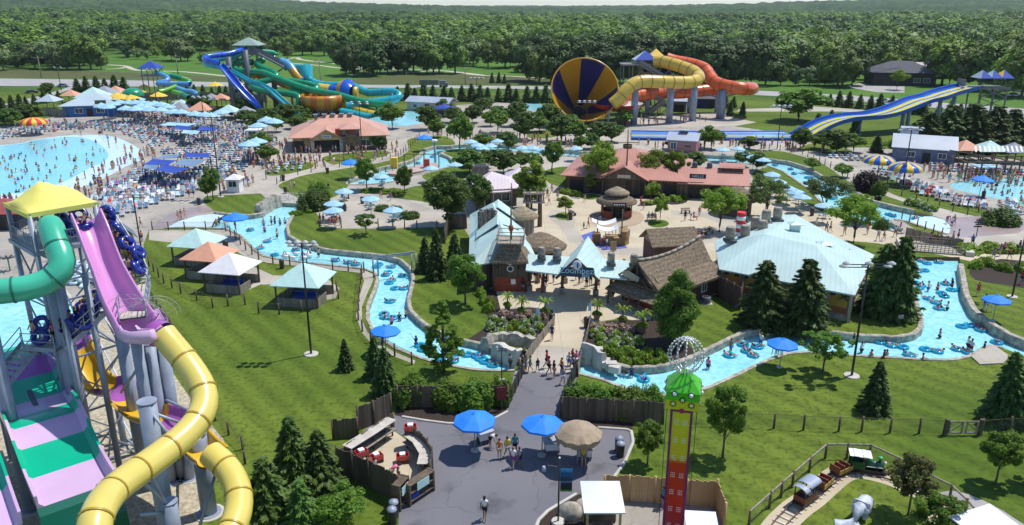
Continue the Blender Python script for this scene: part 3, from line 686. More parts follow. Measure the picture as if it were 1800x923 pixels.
mk_broad('locust',LF_LIGHT,7,n=7000,leaf=.15,h=7.5,rx=3.3,zc=5.1,rz=2.3,clumps=44,cr=.26,irregular=.4)
mk_broad('locust2',LF_LIGHT,17,n=5500,leaf=.14,h=6,rx=2.5,zc=4.1,rz=1.9,clumps=34,cr=.25,irregular=.45)
mk_broad('sapling',LF_MID,8,n=4600,leaf=.11,h=4.6,rx=1.9,zc=3.1,rz=1.5,clumps=44,cr=.19,tr=.07,irregular=.5)
mk_broad('light_sapling',LF_LIGHT,9,n=3000,leaf=.14,h=4.2,rx=1.5,zc=2.9,rz=1.4,clumps=20,cr=.3,tr=.06,irregular=.45)
mk_broad('bronze',LF_OLIVE,10,n=8500,leaf=.115,h=5.2,rx=2.1,zc=3.5,rz=1.8,clumps=60,cr=.22,tr=.09,irregular=.4)
mk_broad('lawn_tree',LF_MID,11,n=9000,leaf=.105,h=5.6,rx=1.9,zc=3.6,rz=2.1,clumps=66,cr=.22,tr=.09,irregular=.35)
mk_broad('airy',leaf_mat('grey_green_leaves',(.09,.14,.03),(.16,.22,.06),.35),12,n=5200,leaf=.15,h=7.5,rx=3.4,zc=4.5,rz=2.8,clumps=52,cr=.2,multi=3,irregular=.4)
for i,s in enumerate((21,22)):
 Q=conifer_q(s,9000,.17,7,2.0);proto('spruce%d'%i,np_mesh('crown',Q,[(LF_CON,LF_CON2)[i]]),trunk_mesh('trunk',7,.14,[],s),7,4.0)
Q=conifer_q(25,16000,.2,9,3.2,power=.6,lobes=.25);proto('pine',np_mesh('crown',Q,[LF_CON]),trunk_mesh('trunk',9,.2,[],3),9,6.4)
Q=conifer_q(26,1100,.3,5,1.7);proto('small_fir',np_mesh('crown',Q,[LF_CON]),trunk_mesh('trunk',4,.12,[],3),5,3.4)
mk_broad('mid_tree',LF_MID,31,n=2600,leaf=.34,h=8,rx=3,zc=4.8,rz=3.1,clumps=34,cr=.36)
mk_broad('mid_dark',LF_DARK,32,n=2600,leaf=.34,h=8,rx=3,zc=4.4,rz=3.5,clumps=34,cr=.36)
mk_broad('mid_light',LF_LIGHT,33,n=2600,leaf=.34,h=8,rx=3,zc=4.8,rz=3.1,clumps=30,cr=.36)
for k,lm in enumerate(LF_FAR):
 mk_broad('far%d'%k,lm,40+k,n=2600,leaf=.62,h=16,rx=7.4,zc=8.8,rz=7.4,clumps=46,cr=.3,tr=.35,limbs=6,coh=.8)
def bush_q(seed,n,leaf,rx,ry,h,clumps=14,cr=.4):
 rs=np.random.RandomState(seed);d,r=blob_points(clumps,rs,.4);d[:,2]=np.abs(d[:,2]);cen=d*(.3+.6*r)*np.array([rx*.8,ry*.8,h*.62])
 k=rs.randint(0,clumps,n);d2,r2=blob_points(n,rs,.35);pos=cen[k]+d2*r2*np.array([cr*rx,cr*ry,cr*h*.95]);pos[:,2]=np.abs(pos[:,2])+.02
 return quads(pos,d2+np.array([0,0,.6])+rs.normal(scale=.4,size=(n,3)),leaf,rs)
def mk_bush(kind,lm,seed,n=3200,leaf=.12,rx=1.3,ry=1.3,h=1.7,clumps=16,cr=.42,flowers=None,nf=0):
 Q=bush_q(seed,n,leaf,rx,ry,h,clumps,cr);mi=np.zeros(len(Q));mats=[lm]
 if flowers:
  rs=np.random.RandomState(seed+5);d,_=blob_points(nf,rs);d[:,2]=np.abs(d[:,2]);c=d*np.array([rx,ry,h])*.82;m=12
  dd,_=blob_points(nf*m,rs);pos=np.repeat(c,m,0)+dd*.11;F_=quads(pos,dd,.08,rs);Q=np.concatenate([Q,F_]);mi=np.concatenate([mi,np.ones(len(F_))]);mats.append(flowers)
 proto(kind,np_mesh('foliage',Q,mats,mi),None,h,rx*2)
mk_bush('bush',LF_MID,51);mk_bush('dark_bush',LF_DARK,52,n=2600);mk_bush('big_bush',LF_MID,53,n=8500,leaf=.15,rx=2.6,ry=2.3,h=3.2,clumps=30,cr=.34)
mk_bush('big_dark_bush',LF_DARK,54,n=6500,leaf=.17,rx=2.8,ry=2.4,h=4.2,clumps=26,cr=.36)
mk_bush('purple_bush',LF_PURP,55,n=5000,leaf=.17,rx=2.6,ry=2.4,h=4,clumps=24,cr=.36)
mk_bush('hydrangea',LF_LIGHT,56,n=1800,leaf=.12,rx=.9,ry=.9,h=1.0,flowers=LF_WHITE,nf=26)
mk_bush('pink_bush',LF_PINK,57,n=1500,leaf=.12,rx=.8,ry=.8,h=.8)
mk_bush('lime_bush',LF_LIME,58,n=1800,leaf=.1,rx=1.2,ry=.8,h=.7);mk_bush('low_bush',LF_LIGHT,59,n=1500,leaf=.12,rx=1.0,ry=.8,h=.75)
mk_bush('fern',LF_LIME,60,n=1200,leaf=.16,rx=.8,ry=.8,h=.7)
def plant(kind,u,v,top,label,name='tree',cat='tree',wpx=None,group=None,rz=None,loc=None,h=None,simple=False):
 cm,tm,hh,ww=PROTO[kind]
 p=loc if loc is not None else gp(u,v)
 if h is None:h=fp(u,top,p.y).z
 s=h/hh;sx=s if wpx is None else wpx*mpp(v)/ww
 rz=rnd.uniform(0,6.28)if rz is None else rz
 if tm is None or simple=='bush':
  o=bpy.data.objects.new(name,cm);COL.objects.link(o);o.location=p;o.rotation_euler[2]=rz;o.scale=(sx,sx,s);return tag(o,label,cat,group)
 o=thing(name,label,cat,p,rz,group);o.scale=(sx,sx,s)
 for nm,me in(('crown',cm),('trunk',tm)):
  c=bpy.data.objects.new(nm,me);COL.objects.link(c);c.parent=o
 return o
T=lambda*a,**k:plant(*a,**k)
near=[('maple',818,536,440,72,'bushy green tree on the mown lawn left of the entrance tower'),('spruce0',768,490,398,42,'tall dark spruce on the river lawn'),('spruce0',800,482,408,44,'tall dark spruce on the river lawn'),('spruce0',748,478,415,36,'tall dark spruce on the river lawn'),('cypress',780,655,520,92,'feathery cone-shaped green tree by the river bend'),('spruce0',608,650,594,32,'small dark spruce alone on the striped lawn'),('spruce0',660,664,588,42,'dark slim spruce by the riverside path'),('spruce0',678,694,608,52,'dark slim spruce by the riverside path'),('pyramid',1183,604,462,98,'big leafy cone-shaped tree beside the thatched cottage'),('pine',1338,572,455,86,'broad dark evergreen against the ochre wall'),('pine',1410,578,452,92,'broad dark evergreen against the ochre wall'),('pine',1572,556,412,80,'broad dark evergreen by the river wall'),('pine',1545,552,425,84,'broad dark evergreen by the river wall'),('sapling',1446,655,580,84,'small open-branched tree by the lower river bank'),('spruce0',1535,722,632,58,'dark spruce on the lower lawn below the river'),('spruce0',1762,738,615,86,'dark spruce on the lower lawn below the river'),('spruce0',1800,735,595,80,'dark spruce on the lower lawn below the river'),('lawn_tree',1270,805,676,78,'round-headed young tree on the lawn right of the drop tower'),('lawn_tree',1138,816,738,58,'young tree in a mulch ring beside the asphalt'),('bronze',1596,905,800,88,'bronze-green tree beside the miniature railway'),('lawn_tree',1750,850,757,74,'young tree above the service path'),('bronze',1822,850,755,74,'bronze-green tree beside the miniature railway'),('lawn_tree',1640,960,868,90,'low leafy tree inside the railway loop'),('spruce1',520,868,728,104,'bushy fresh green spruce behind the stroller shelter'),('spruce1',566,862,752,88,'bushy fresh green spruce behind the stroller shelter'),('spruce1',476,940,800,120,'bushy fresh green spruce behind the stroller shelter'),('spruce1',535,950,842,98,'bushy fresh green spruce behind the stroller shelter'),('maple2',604,940,852,96,'low broad leafy tree at the shelter back'),('sapling',644,413,374,40,'little open tree on the inner river lawn'),('dark_tree',786,398,296,96,'large dark tree at the end of the picnic terrace'),('dark_tree',838,372,300,60,'dark leafy tree behind the pink-roofed hut'),('maple',645,334,274,42,'round green tree by the activity island'),('maple',711,343,288,32,'round green tree by the activity island'),('maple2',375,352,290,34,'green tree beside the sun deck lawn'),('maple',366,354,308,30,'green tree beside the sun deck lawn'),('column',934,368,278,56,'tall bright green columnar tree at the plaza edge'),('maple',970,303,244,42,'round green tree behind the plaza'),('locust',1056,338,250,76,'airy light green tree before the coral roof'),('locust',1146,332,264,72,'airy light green tree before the coral roof'),('locust2',1186,336,262,48,'airy light green tree before the coral roof'),('light_sapling',1038,340,303,36,'small light green tree before the coral roof'),('light_sapling',994,378,343,36,'small light green tree in a round lawn island on the plaza'),('light_sapling',1160,390,341,34,'small light green tree in a round lawn island on the plaza'),('light_sapling',1143,358,318,34,'small light green tree before the coral roof'),('locust',1264,408,330,84,'spreading light green tree at the plaza edge by the barrels'),('airy',1345,384,298,84,'airy grey-green many-stemmed tree by the picnic terrace'),('locust',1500,428,344,92,'wide light green tree behind the teal roof'),('airy',1450,365,300,88,'airy grey-green many-stemmed tree by the picnic terrace'),('maple2',1513,392,342,52,'round green tree behind the teal roof'),]
for k,u,v,top,wp,lb in near:T(k,u,v,top,lb,wpx=wp)
midl=[('mid_tree',808,262,194,42),('mid_dark',826,306,256,52),('mid_dark',885,305,256,48),('mid_tree',853,296,262,30),('mid_tree',690,226,176,40),('mid_dark',755,228,180,40),('mid_tree',875,234,188,38),('mid_light',862,222,192,26),('mid_dark',905,222,172,36),('mid_dark',922,246,188,44),('mid_dark',960,222,178,42),('mid_dark',986,250,194,48),('mid_tree',1010,252,206,36),('mid_dark',1050,250,208,44),('mid_tree',940,300,266,30),('mid_dark',830,216,180,30),('mid_dark',780,196,170,28),('mid_dark',848,200,168,34),('mid_tree',1403,213,150,84),('mid_dark',1406,262,218,32),('mid_tree',1250,262,218,42),('mid_dark',1470,270,222,52),('mid_tree',1500,268,232,38),('mid_tree',1445,262,232,36),('mid_tree',460,270,228,40),('mid_tree',474,286,252,34),('mid_tree',350,200,163,38),('mid_dark',440,206,176,34),('mid_dark',500,214,178,44),('mid_dark',470,218,186,40),('mid_tree',512,206,182,36),('mid_dark',428,196,170,30),('mid_dark',55,218,178,44),('mid_dark',20,222,186,40),('mid_dark',82,168,142,22),('mid_tree',530,220,196,30),('mid_dark',1225,296,262,30),('mid_dark',1330,300,262,32),('mid_tree',1062,290,262,22),('mid_dark',590,196,176,24),('mid_tree',1575,272,246,40),('mid_tree',1100,222,190,26),('mid_tree',770,242,205,28),('mid_dark',795,216,184,28),('mid_tree',852,262,232,36),('mid_dark',894,264,226,34),('mid_tree',915,300,264,30),('mid_dark',1002,232,196,34),('mid_tree',1022,264,236,26),('mid_dark',1040,262,230,28),('mid_dark',452,228,196,36),('mid_tree',486,232,202,30),('mid_dark',408,206,184,24),('mid_tree',540,206,186,22),('mid_dark',690,210,182,22),('mid_dark',668,262,238,22),('mid_tree',655,262,234,20),('mid_dark',1180,262,238,20),('mid_dark',1315,262,236,30),('mid_tree',1480,312,286,30),('mid_tree',1428,300,276,26),('mid_tree',1305,292,262,30),('mid_dark',430,216,190,32),('mid_dark',520,226,200,30),('mid_tree',560,204,184,22),('mid_dark',1075,250,214,34),('mid_dark',880,214,182,34),('mid_tree',948,232,202,36)]
for k,u,v,top,wp in midl:T(k,u,v,top,{'mid_tree':'green leafy tree','mid_dark':'dark leafy tree','mid_light':'yellow-green leafy tree'}[k]+' standing among the park paths',wpx=wp*1.22,group='leafy trees among the park paths')
for u,v,top,wp in((137,162,137,20),(153,162,133,20),(171,160,133,20),(186,162,137,18),(203,160,131,22),(219,161,134,22),(865,146,127,11),(877,146,126,11),(887,147,130,10),(1283,204,176,16),(1305,202,178,14),(1500,240,205,20),(1460,216,192,20),(1600,262,214,44),(1540,268,236,26),(1436,228,198,26)):
 T('small_fir',u,v,top,'dark evergreen standing at the park edge',name='conifer',cat='conifer',wpx=wp,group='dark evergreens at the park edge')
for u,v,top,wp in((1625,270,194,72),(1662,268,182,80),(1702,268,180,84),(1742,264,184,80),(1775,256,190,70)):T('pine',u,v,top,'dark evergreen in the screen beneath the wave slide tower',name='conifer',cat='conifer',wpx=wp,group='evergreens beneath the wave slide tower')
def firrow(uv,step,h,lb,grp):
 for p in resample(wpts(uv),step):
  o=bpy.data.objects.new('conifer',PROTO['small_fir'][0]);COL.objects.link(o);s=h/5*rnd.uniform(.8,1.2);o.location=p+Vector((rnd.uniform(-.4,.4),rnd.uniform(-.8,.8),0));o.scale=(s*1.05,s*1.05,s);o.rotation_euler[2]=rnd.uniform(0,6)
  tag(o,lb,'conifer',grp)
firrow([(700,176),(800,178),(900,180),(990,181)],3.2,5.4,'small dark fir in the screening row along the road behind the water slides','screening firs before the funnel')
firrow([(1088,184),(1290,190)],3.4,4.4,'small dark fir in the screening row behind the funnel slide stairs','screening firs behind the funnel slide')
firrow([(1440,184),(1560,196),(1660,206),(1800,226)],3.4,4.6,'small dark fir in the screening row by the road at the blue wave slide','screening firs at the wave slide')
firrow([(330,166),(420,168)],3.2,3.6,'small dark fir in the screening row behind the small tube slides','screening firs at the tube slides')
firrow([(-60,200),(0,194),(50,186),(100,178)],3.6,4.0,'small dark fir in the screening row along the park road','screening firs along the park road')
def bush(kind,u,v,h,lb,wpx=None,name='bush'):return plant(kind,u,v,None,lb,name=name,cat='bush',wpx=wpx,h=h)
for u,v,wp,h in((725,706,84,3.4),(785,712,84,3.0),(836,716,92,3.4),(880,706,62,3.0)):bush('big_bush',u,v,h,'big rounded bush behind the dark board fence left of the path',wp)
for u,v,wp,h in((1018,712,70,2.8),(1062,722,76,3.0),(1108,726,88,3.2),(1145,718,54,3.0)):bush('big_bush',u,v,h,'big rounded bush behind the dark board fence right of the path',wp)
bush('big_dark_bush',553,366,4.4,'big dark bush at the small river bridge',72);bush('big_bush',562,352,4.6,'leafy green bush behind the big dark bush',50)
bush('purple_bush',1522,336,5,'dark purple bush beside the upper walkway',62);bush('big_bush',1545,342,3.4,'green bush next to the purple bush',36)
bush('big_dark_bush',1760,392,3.4,'dark bush by the wet deck',80,);bush('big_dark_bush',1255,352,3.4,'dark bush at the end of the coral building',34)
bush('big_dark_bush',1550,402,2.4,'dark bush at the upper river bank',34)
for u,v,wp in((520,378,26),(545,372,30),(565,366,26)):bush('lime_bush',u,v,1.0,'low lime green bush on the bank by the river bridge',wp)
for u,v,wp in((655,336,50),(690,338,60)):bush('lime_bush',u,v,.9,'low lime green hedge at the terrace planter',wp)
for u,v,wp in((672,370,28),(695,372,32),(720,382,40)):bush('dark_bush',u,v,1.3,'clipped dark bush on the picnic terrace',wp)
for u,v,wp in((996,340,36),(1012,344,30),(1185,352,34),(1200,350,24),(1275,352,30)):bush('low_bush',u,v,1.1,'low green shrub in the bed before the coral building',wp)
for u,v,wp in((1700,452,60),(1740,450,60),(1780,452,60),(1735,476,36),(1765,486,30),(1715,480,34),(1798,486,40)):bush('low_bush',u,v-10,1.3,'leafy shrub in the mulch by the upper bridge',wp)
for u,v in((1600,364),(1612,366),(1624,370),(1636,374)):bush('hydrangea',u,v-4,1.3,'white flowering shrub beside the upper walkway',26)
for u,v in((845,520),(850,534),(862,538),(858,548)):bush('low_bush',u,v,1.2,'green shrub at the foot of the entrance tower',24)
rb=random.Random(4)
for u,v in((862,580),(876,590),(890,584),(905,576),(868,568),(882,572),(918,588),(932,592),(922,574),(945,580),(940,566)):bush(rb.choice(['hydrangea','hydrangea','fern']),u,v,1.0,'white hydrangea in the entrance bed left of the walk',24,name='flowering_shrub')
for u,v in((885,556),(900,560),(914,562),(930,556),(950,560)):bush('pink_bush',u,v,.8,'dusky pink shrub in the entrance bed left of the walk',24)
for u,v in((1045,580),(1060,578),(1076,580),(1092,580),(1108,584),(1120,582),(1070,588)):bush('pink_bush',u,v,.8,'dusky pink shrub in the entrance bed right of the walk',24)
for u,v in((1045,592),(1058,600),(1080,594),(1084,606),(1100,598),(1104,608),(1122,604),(1078,612),(1054,586)):bush('hydrangea',u,v,1.0,'white hydrangea in the entrance bed right of the walk',24,name='flowering_shrub')
for u,v in((1056,612),(1066,618),(1080,624),(1092,630),(1096,620),(1110,622),(1124,628),(1120,640),(1100,640),(1138,634),(1150,642),(1165,636),(1140,622),(1160,624)):bush('fern',u,v,.8,'low yellow-green shrub by the river wall right of the walk',24)
def fedge(u):
 for(a,b),(c,d)in zip(FEDGE,FEDGE[1:]):
  if a<=u<=c:return b+(d-b)*(u-a)/(c-a)
 return 130
golf=[(10,112,62),(40,118,74),(62,120,70),(95,121,60),(118,122,66),(140,122,52),(160,122,54),(178,122,88),(30,121,92),(6,124,82),(195,78,50),(222,100,66),(240,100,56),(262,97,62),(225,102,78),(243,104,82),(259,105,86),(275,101,80),(285,92,60),(302,106,62),(318,108,60),(330,107,70),(358,112,90),(370,110,92),(485,96,62),(505,103,72),(512,92,58),(532,97,50),(548,96,62),(570,98,52),(590,110,70),(608,132,72),(622,134,74),(640,128,66),(655,134,70),(668,130,60),(682,129,62),(700,128,64),(712,130,72),(727,126,58),(750,129,68),(762,130,66),(772,128,72),(800,129,62),(826,112,60),(832,116,68),(858,118,72),(888,120,58),(897,118,66),(560,90,55),(590,88,50),(840,104,60),(420,92,66),(395,94,60),(450,94,62),(465,98,70),(930,142,72),(948,146,78),(968,146,70),(990,146,84),(1010,145,62),(1060,146,84),(1090,146,80),(1110,146,88),(1230,146,66),(1260,148,74),(1290,148,70),(1320,148,66),(1345,150,74),(1372,150,112),(1398,151,116),(1423,150,112),(1450,150,92),(1472,152,84),(1480,153,78),(1497,150,74),(1520,140,92),(1560,134,88),(1590,130,84),(1655,150,70),(1668,152,62),(1690,154,80),(1720,158,68),(1745,160,66),(1780,168,78),(1795,172,70),(1200,142,96)]
rg=random.Random(11);GL=['mid green tree beyond the road','bright green tree beyond the road','deep green shady tree beyond the road','silvery green tree beyond the road']
for u,v,top in golf:
 dark=(590<u<800 or 925<u<1350);k=2 if dark and rg.random()<.8 else rg.choice([0,0,1,2,3]);hpx=v-top
 T('far%d'%k,u,v,top,GL[k],wpx=hpx*rg.uniform(.8,1.0),group='trees on the golf course and roadside')
T('locust',1576,158,122,'yellow-green tree before the dark house',wpx=34)
pts=[]
rs=np.random.RandomState(9);y=300.0
while y<1500:
 stp=11.0+(y-300)*.008;x=-y*.80
 while x<y*.80:
  px,py=x+rs.uniform(-.6,.6)*stp,y+rs.uniform(-.7,.7)*stp
  zc=py*math.cos(PITCH)+H*math.sin(PITCH);u=900+px/zc*FPX;v=461.5+FPX*math.tan(math.atan2(H,py)-PITCH)
  if v<fedge(u)-1 and rs.rand()>.1 and(py>900 or math.sin(px*.021+2)+math.sin(py*.03+px*.008)<1.45)and not(1175<u<1215 and 88<v<112):pts.append((px,py,u))
  x+=stp
 y+=stp*.9
pts.sort(key=lambda p:p[1]);NIND=190
for px,py,u in pts[:NIND]:
 k=rg.choice([0,0,1,2,3,1]);rz_=rg.uniform(.85,1.25)
 if 925<u<1350 and py<480:k=2
 plant('far%d'%k,0,0,0,GL[k].replace('beyond the road','at the edge of the wood'),loc=Vector((px,py,0)),h=rg.uniform(12,21),group='trees at the front of the wood',simple=True)
def wood():
 prot=[]
 for s in range(5):
  r_=np.random.RandomState(70+s);Q,_=broad_crown(70+s,620,1.0,7.6,9.3,7.2,26,.34,coh=.9);prot.append(Q)
 allq,ami=[],[];rr=np.random.RandomState(2)
 for px,py,u in pts[NIND:]:
  Q=prot[rr.randint(5)];s=rr.uniform(.6,1.5)*(1+max(0,py-600)*.0004);a=rr.uniform(0,6.28);c,n_=math.cos(a),math.sin(a)
  M_=np.array([[c,-n_,0],[n_,c,0],[0,0,1]]);grow=min(1,max(0,(py-900)/600))*(math.exp(-((u-0)/620)**2)*10+math.exp(-((u-1750)/480)**2)*6)
  zz=.95 if py<900 else 1.0
  q=Q@M_.T*np.array([s,s,zz*rr.uniform(.7,1.25)])+np.array([px,py,grow]);allq.append(q)
  sel=(math.sin(px*.013+1.3)+math.sin(py*.017)+rr.normal()*1.1);ami.append(np.full(len(q),2 if sel<-1.1 else 1 if sel>.9 else 3 if abs(sel)<.12 else 0))
 me=np_mesh('woodland',np.concatenate(allq),LF_FAR,np.concatenate(ami));o=bpy.data.objects.new('woodland',me);COL.objects.link(o)
 stuff(o,'dense green broadleaf wood filling the land behind the golf course','woods');print('wood trees',len(pts))
wood()
# ================================================================ buildings
def frame2(p,q):
 """an upright frame with x from p towards q; returns matrix with its origin at p"""
 d=(q-p);d.z=0;d.normalize();n=Vector((-d.y,d.x,0))
 return Matrix(((d.x,n.x,0,p.x),(d.y,n.y,0,p.y),(0,0,1,p.z),(0,0,0,1)))
def root_at(name,label,cat,M,group=None):
 o=thing(name,label,cat,group=group);o.matrix_world=M;return o
def shell(mb,pts,faces,th=.12):
 """a roof skin with thickness: faces over pts and again th lower, closed round the rim"""
 n=len(pts);vs=[Vector(p)for p in pts]+[Vector(p)-Vector((0,0,th))for p in pts]
 ed={}
 for f in faces:
  for a,b in zip(f,f[1:]+f[:1]):ed[(a,b)]=1
 fs=[list(f)for f in faces]+[[i+n for i in f[::-1]]for f in faces]+[[b,a,a+n,b+n]for(a,b)in ed if(b,a)not in ed]
 return mb.add(vs,fs)
def roof(parent,x0,y0,x1,y1,z,h,mt,kind='hip',ridge='x',inset=None,oh=.4,name='roof',th=.14,gable_mt=None):
 """roof over a rectangle of the parent's own frame"""
 x0-=oh;y0-=oh;x1+=oh;y1+=oh;w_,d_=x1-x0,y1-y0
 P_=[(x0,y0,z),(x1,y0,z),(x1,y1,z),(x0,y1,z)]
 mb=MB().m(mt)
 if kind=='tent':shell(mb,P_+[((x0+x1)/2,(y0+y1)/2,z+h)],[(0,1,4),(1,2,4),(2,3,4),(3,0,4)],th)
 else:
  i_=(0 if kind=='gable' else(min(w_,d_)/2 if inset is None else inset))
  if ridge=='x':
   ym=(y0+y1)/2;P_+=[(x0+i_,ym,z+h),(x1-i_,ym,z+h)];fs=[(0,1,5,4),(2,3,4,5)]
   if kind=='hip':fs+=[(1,2,5),(3,0,4)]
  else:
   xm=(x0+x1)/2;P_+=[(xm,y0+i_,z+h),(xm,y1-i_,z+h)];fs=[(1,2,5,4),(3,0,4,5)]
   if kind=='hip':fs+=[(0,1,4),(2,3,5)]
  shell(mb,P_,fs,th)
  if kind=='gable':
   mb.m(gable_mt or WOODG);s=.04
   if ridge=='x':
    ym=(y0+y1)/2
    for x in(x0+oh,x1-oh):mb.add([(x,y0+oh,z-.02),(x,y1-oh,z-.02),(x,ym,z+h-oh*h/(d_/2)*0-.16)],[(0,1,2)])
   else:
    xm=(x0+x1)/2
    for y in(y0+oh,y1-oh):mb.add([(x0+oh,y,z-.02),(x1-oh,y,z-.02),(xm,y,z+h-.16)],[(0,1,2)])
 return mb.build(name,parent)
def opening(parent,M,wd,ht,z0,mt=DARK,name='window',frame=TIMBER,fw=.09):
 """a framed leaf standing 3 cm proud, in the frame M of a wall face (x along, y out of the wall)"""
 mb=MB().m(mt);mb.M=M;mb.box(-wd/2,-.03,z0,wd/2,-.01,z0+ht);o=mb.build(name,parent)
 f=MB().m(frame);f.M=M
 f.box(-wd/2-fw,-.07,z0,-wd/2,-.005,z0+ht);f.box(wd/2,-.07,z0,wd/2+fw,-.005,z0+ht);f.box(-wd/2-fw,-.07,z0+ht,wd/2+fw,-.005,z0+ht+fw)
 if name=='window':f.box(-wd/2-fw,-.09,z0-fw,wd/2+fw,-.005,z0);f.box(-.025,-.06,z0,.025,-.032,z0+ht)
 f.build('frame',o);return o
def wallM(x,y,ang):return Matrix.Translation((x,y,0))@Matrix.Rotation(ang,4,'Z')
def house(name,label,p,q,depth,z,rh,wm,rm,kind='hip',ridge='x',oh=.4,wins=(),doors=(),inset=None,cat='building',group=None,base=None,gable_mt=None):
 """p, q: the two front ground corners"""
 M=frame2(p,q);o=root_at(name,label,cat,M,group);L_=(q-p).length
 mb=MB().m(wm).box(0,0,0,L_,depth,z)
 if base:mb.m(base).box(-.05,-.05,0,L_+.05,depth+.05,.8)
 mb.build('walls',o);roof(o,0,0,L_,depth,z+.02,rh,rm,kind,ridge,inset,oh,gable_mt=gable_mt)
 sides={'f':(lambda t:wallM(t*L_,0,0)),'r':(lambda t:wallM(L_,t*depth,math.pi/2)),'l':(lambda t:wallM(0,t*depth,-math.pi/2))}
 for s,t,w_,h_,z0 in wins:opening(o,sides[s](t),w_,h_,z0,GLASS,'window',WHITE if wm is not WOODG else TIMBER)
 for s,t,w_,h_ in doors:opening(o,sides[s](t),w_,h_,0.02,DARK,'door',TIMBER)
 return o,L_
 # ---- entrance: long teal roof left
zl=3.2
def V3(u,v,z):return gp(u,v,z)
def free_roof(parent,name,mt,pts,faces,th=.14):mb=MB().m(mt);shell(mb,pts,faces,th);return mb.build(name,parent)
o=thing('entrance_building','long teal-roofed building running back from the entrance tower','building')
FLp,FRp,BRp,BLp=V3(824,468,zl),V3(941,449,zl),V3(908,379,zl),V3(826,377,zl)
R1=Vector(((FLp.x+FRp.x)/2,FLp.y+4.5,5.9));R2=Vector(((BLp.x+BRp.x)/2,BLp.y-4,5.9))
free_roof(o,'roof',TEAL,[FLp,FRp,BRp,BLp,R1,R2],[(0,1,4),(1,2,5,4),(2,3,5),(3,0,4,5)])
ctr=(FLp+FRp+BRp+BLp)/4
wl=[p.lerp(Vector((ctr.x,ctr.y,p.z)),.07)for p in(FLp,FRp,BRp,BLp)]
MB().m(WOODD).prism([(p.x,p.y)for p in wl],0,zl-.12).build('walls',o)
for k,(u,v)in enumerate(((880,372),(879,402))):
 c=gp(u-5,v,5.0);M=Matrix.Translation((c.x,c.y-1.0,4.1));mb=MB().m(TEAL);mb.M=M
 shell(mb,[(-2.6,0,0),(2.6,0,0),(2.6,3.6,0),(-2.6,3.6,0),(0,-.3,1.9),(0,3.9,1.9)],[(1,2,5,4),(3,0,4,5)],.12)
 d=mb.build('dormer',o);g=MB().m(GTIMBER);g.M=M;g.add([(-2.2,.3,-.7),(2.2,.3,-.7),(0,.3,1.55)],[(0,1,2)]);g.build('gable_board',d)
mb=MB().m(DSTONE);r=random.Random(3)
a_,b_=gp(843,392,5.0),gp(872,380,5.6)
for i in range(15):
 for row in(0,1):
  p=a_.lerp(b_,i/14)+Vector((0,row*1.1+r.uniform(-.1,.1),0));hh=r.uniform(.7,1.7);mb.cyl((p.x,p.y,3.2),(p.x+r.uniform(-.1,.1),p.y,5.0+hh-row*.2),.28,.2,6)
mb.build('stone_rampart',o)
M=frame2(gp(868,512),gp(926,513));Lt=(gp(926,513)-gp(868,512)).length
o=root_at('entrance_tower','square tower with thatched bell roof and crow\'s nest beside the gate','tower',M)
MB().m(REDW).box(0,0,0,Lt,3.6,1.75).build('lower_wall',o);MB().m(WOODD).box(.03,.03,1.75,Lt-.03,3.57,3.5).build('upper_wall',o)
mb=MB().m(TIMBER)
for x in(0,Lt):
 for y in(0,3.6):mb.cyl((x,y,0),(x,y,3.5),.14,n=8)
mb.box(-.1,-.06,1.7,Lt+.1,-.002,1.85);mb.build('corner_posts',o)
mb=MB().m(THATCH);c=(Lt/2,1.8,0)
mb.lathe([(2.95,3.35),(2.9,3.6),(2.3,4.3),(1.6,4.95),(1.25,5.5)],4,c,False,math.pi/4);mb.cyl((c[0],c[1],3.45),(c[0],c[1],3.46),2.6,n=4);mb.cyl((c[0],c[1],5.48),(c[0],c[1],5.5),1.25,n=4);mb.build('roof',o)
mb=MB().m(GTIMBER);e=1.5;mb.box(c[0]-e,c[1]-e,5.5,c[0]+e,c[1]+e,5.65)
nest=mb.build('crows_nest',o);mb=MB().m(GTIMBER)
for i in range(4):
 for j in range(4):
  a0=[(-e,-e),(e,-e),(e,e),(-e,e)][i];a1=[(-e,-e),(e,-e),(e,e),(-e,e)][(i+1)%4];x=a0[0]+(a1[0]-a0[0])*j/4;y=a0[1]+(a1[1]-a0[1])*j/4
  if j%2==0:mb.beam((c[0]+x,c[1]+y,5.6),(c[0]+x,c[1]+y,6.6),.09)
 for z in(6.05,6.55):mb.beam((c[0]+a0[0],c[1]+a0[1],z),(c[0]+a1[0],c[1]+a1[1],z),.07)
mb.build('railing',nest)
mb=MB().m(TIMBER).cyl((c[0],c[1],5.5),(c[0],c[1],9.6),.13,.07,8);mb.cyl((c[0]-.9,c[1],7.4),(c[0]+.9,c[1],6.8),.06,n=6);mb.m(REDW).ball((c[0],c[1],7.0),(.3,.3,.45),8,5);mb.build('mast',o)
mb=MB().m(WHITE);mb.torus((Lt/2,-.03,2.75),.34,.07,18,6,Matrix.Rotation(math.pi/2,3,'X'));mb.m(GLASS).cyl((Lt/2,.02,2.75),(Lt/2,-.01,2.75),.3,n=16);mb.build('porthole',o)
MB().m(WHITE).box(Lt*.52,-.05,.9,Lt*.66,-.01,1.5).build('notice',o)
mb=MB().m(BLACK)
for x in(.5,Lt-.9):mb.cyl((x,-.18,2.85),(x,-.18,3.15),.1,.07,8);mb.beam((x,0,3.1),(x,-.2,3.15),.04)
mb.build('lantern',o)
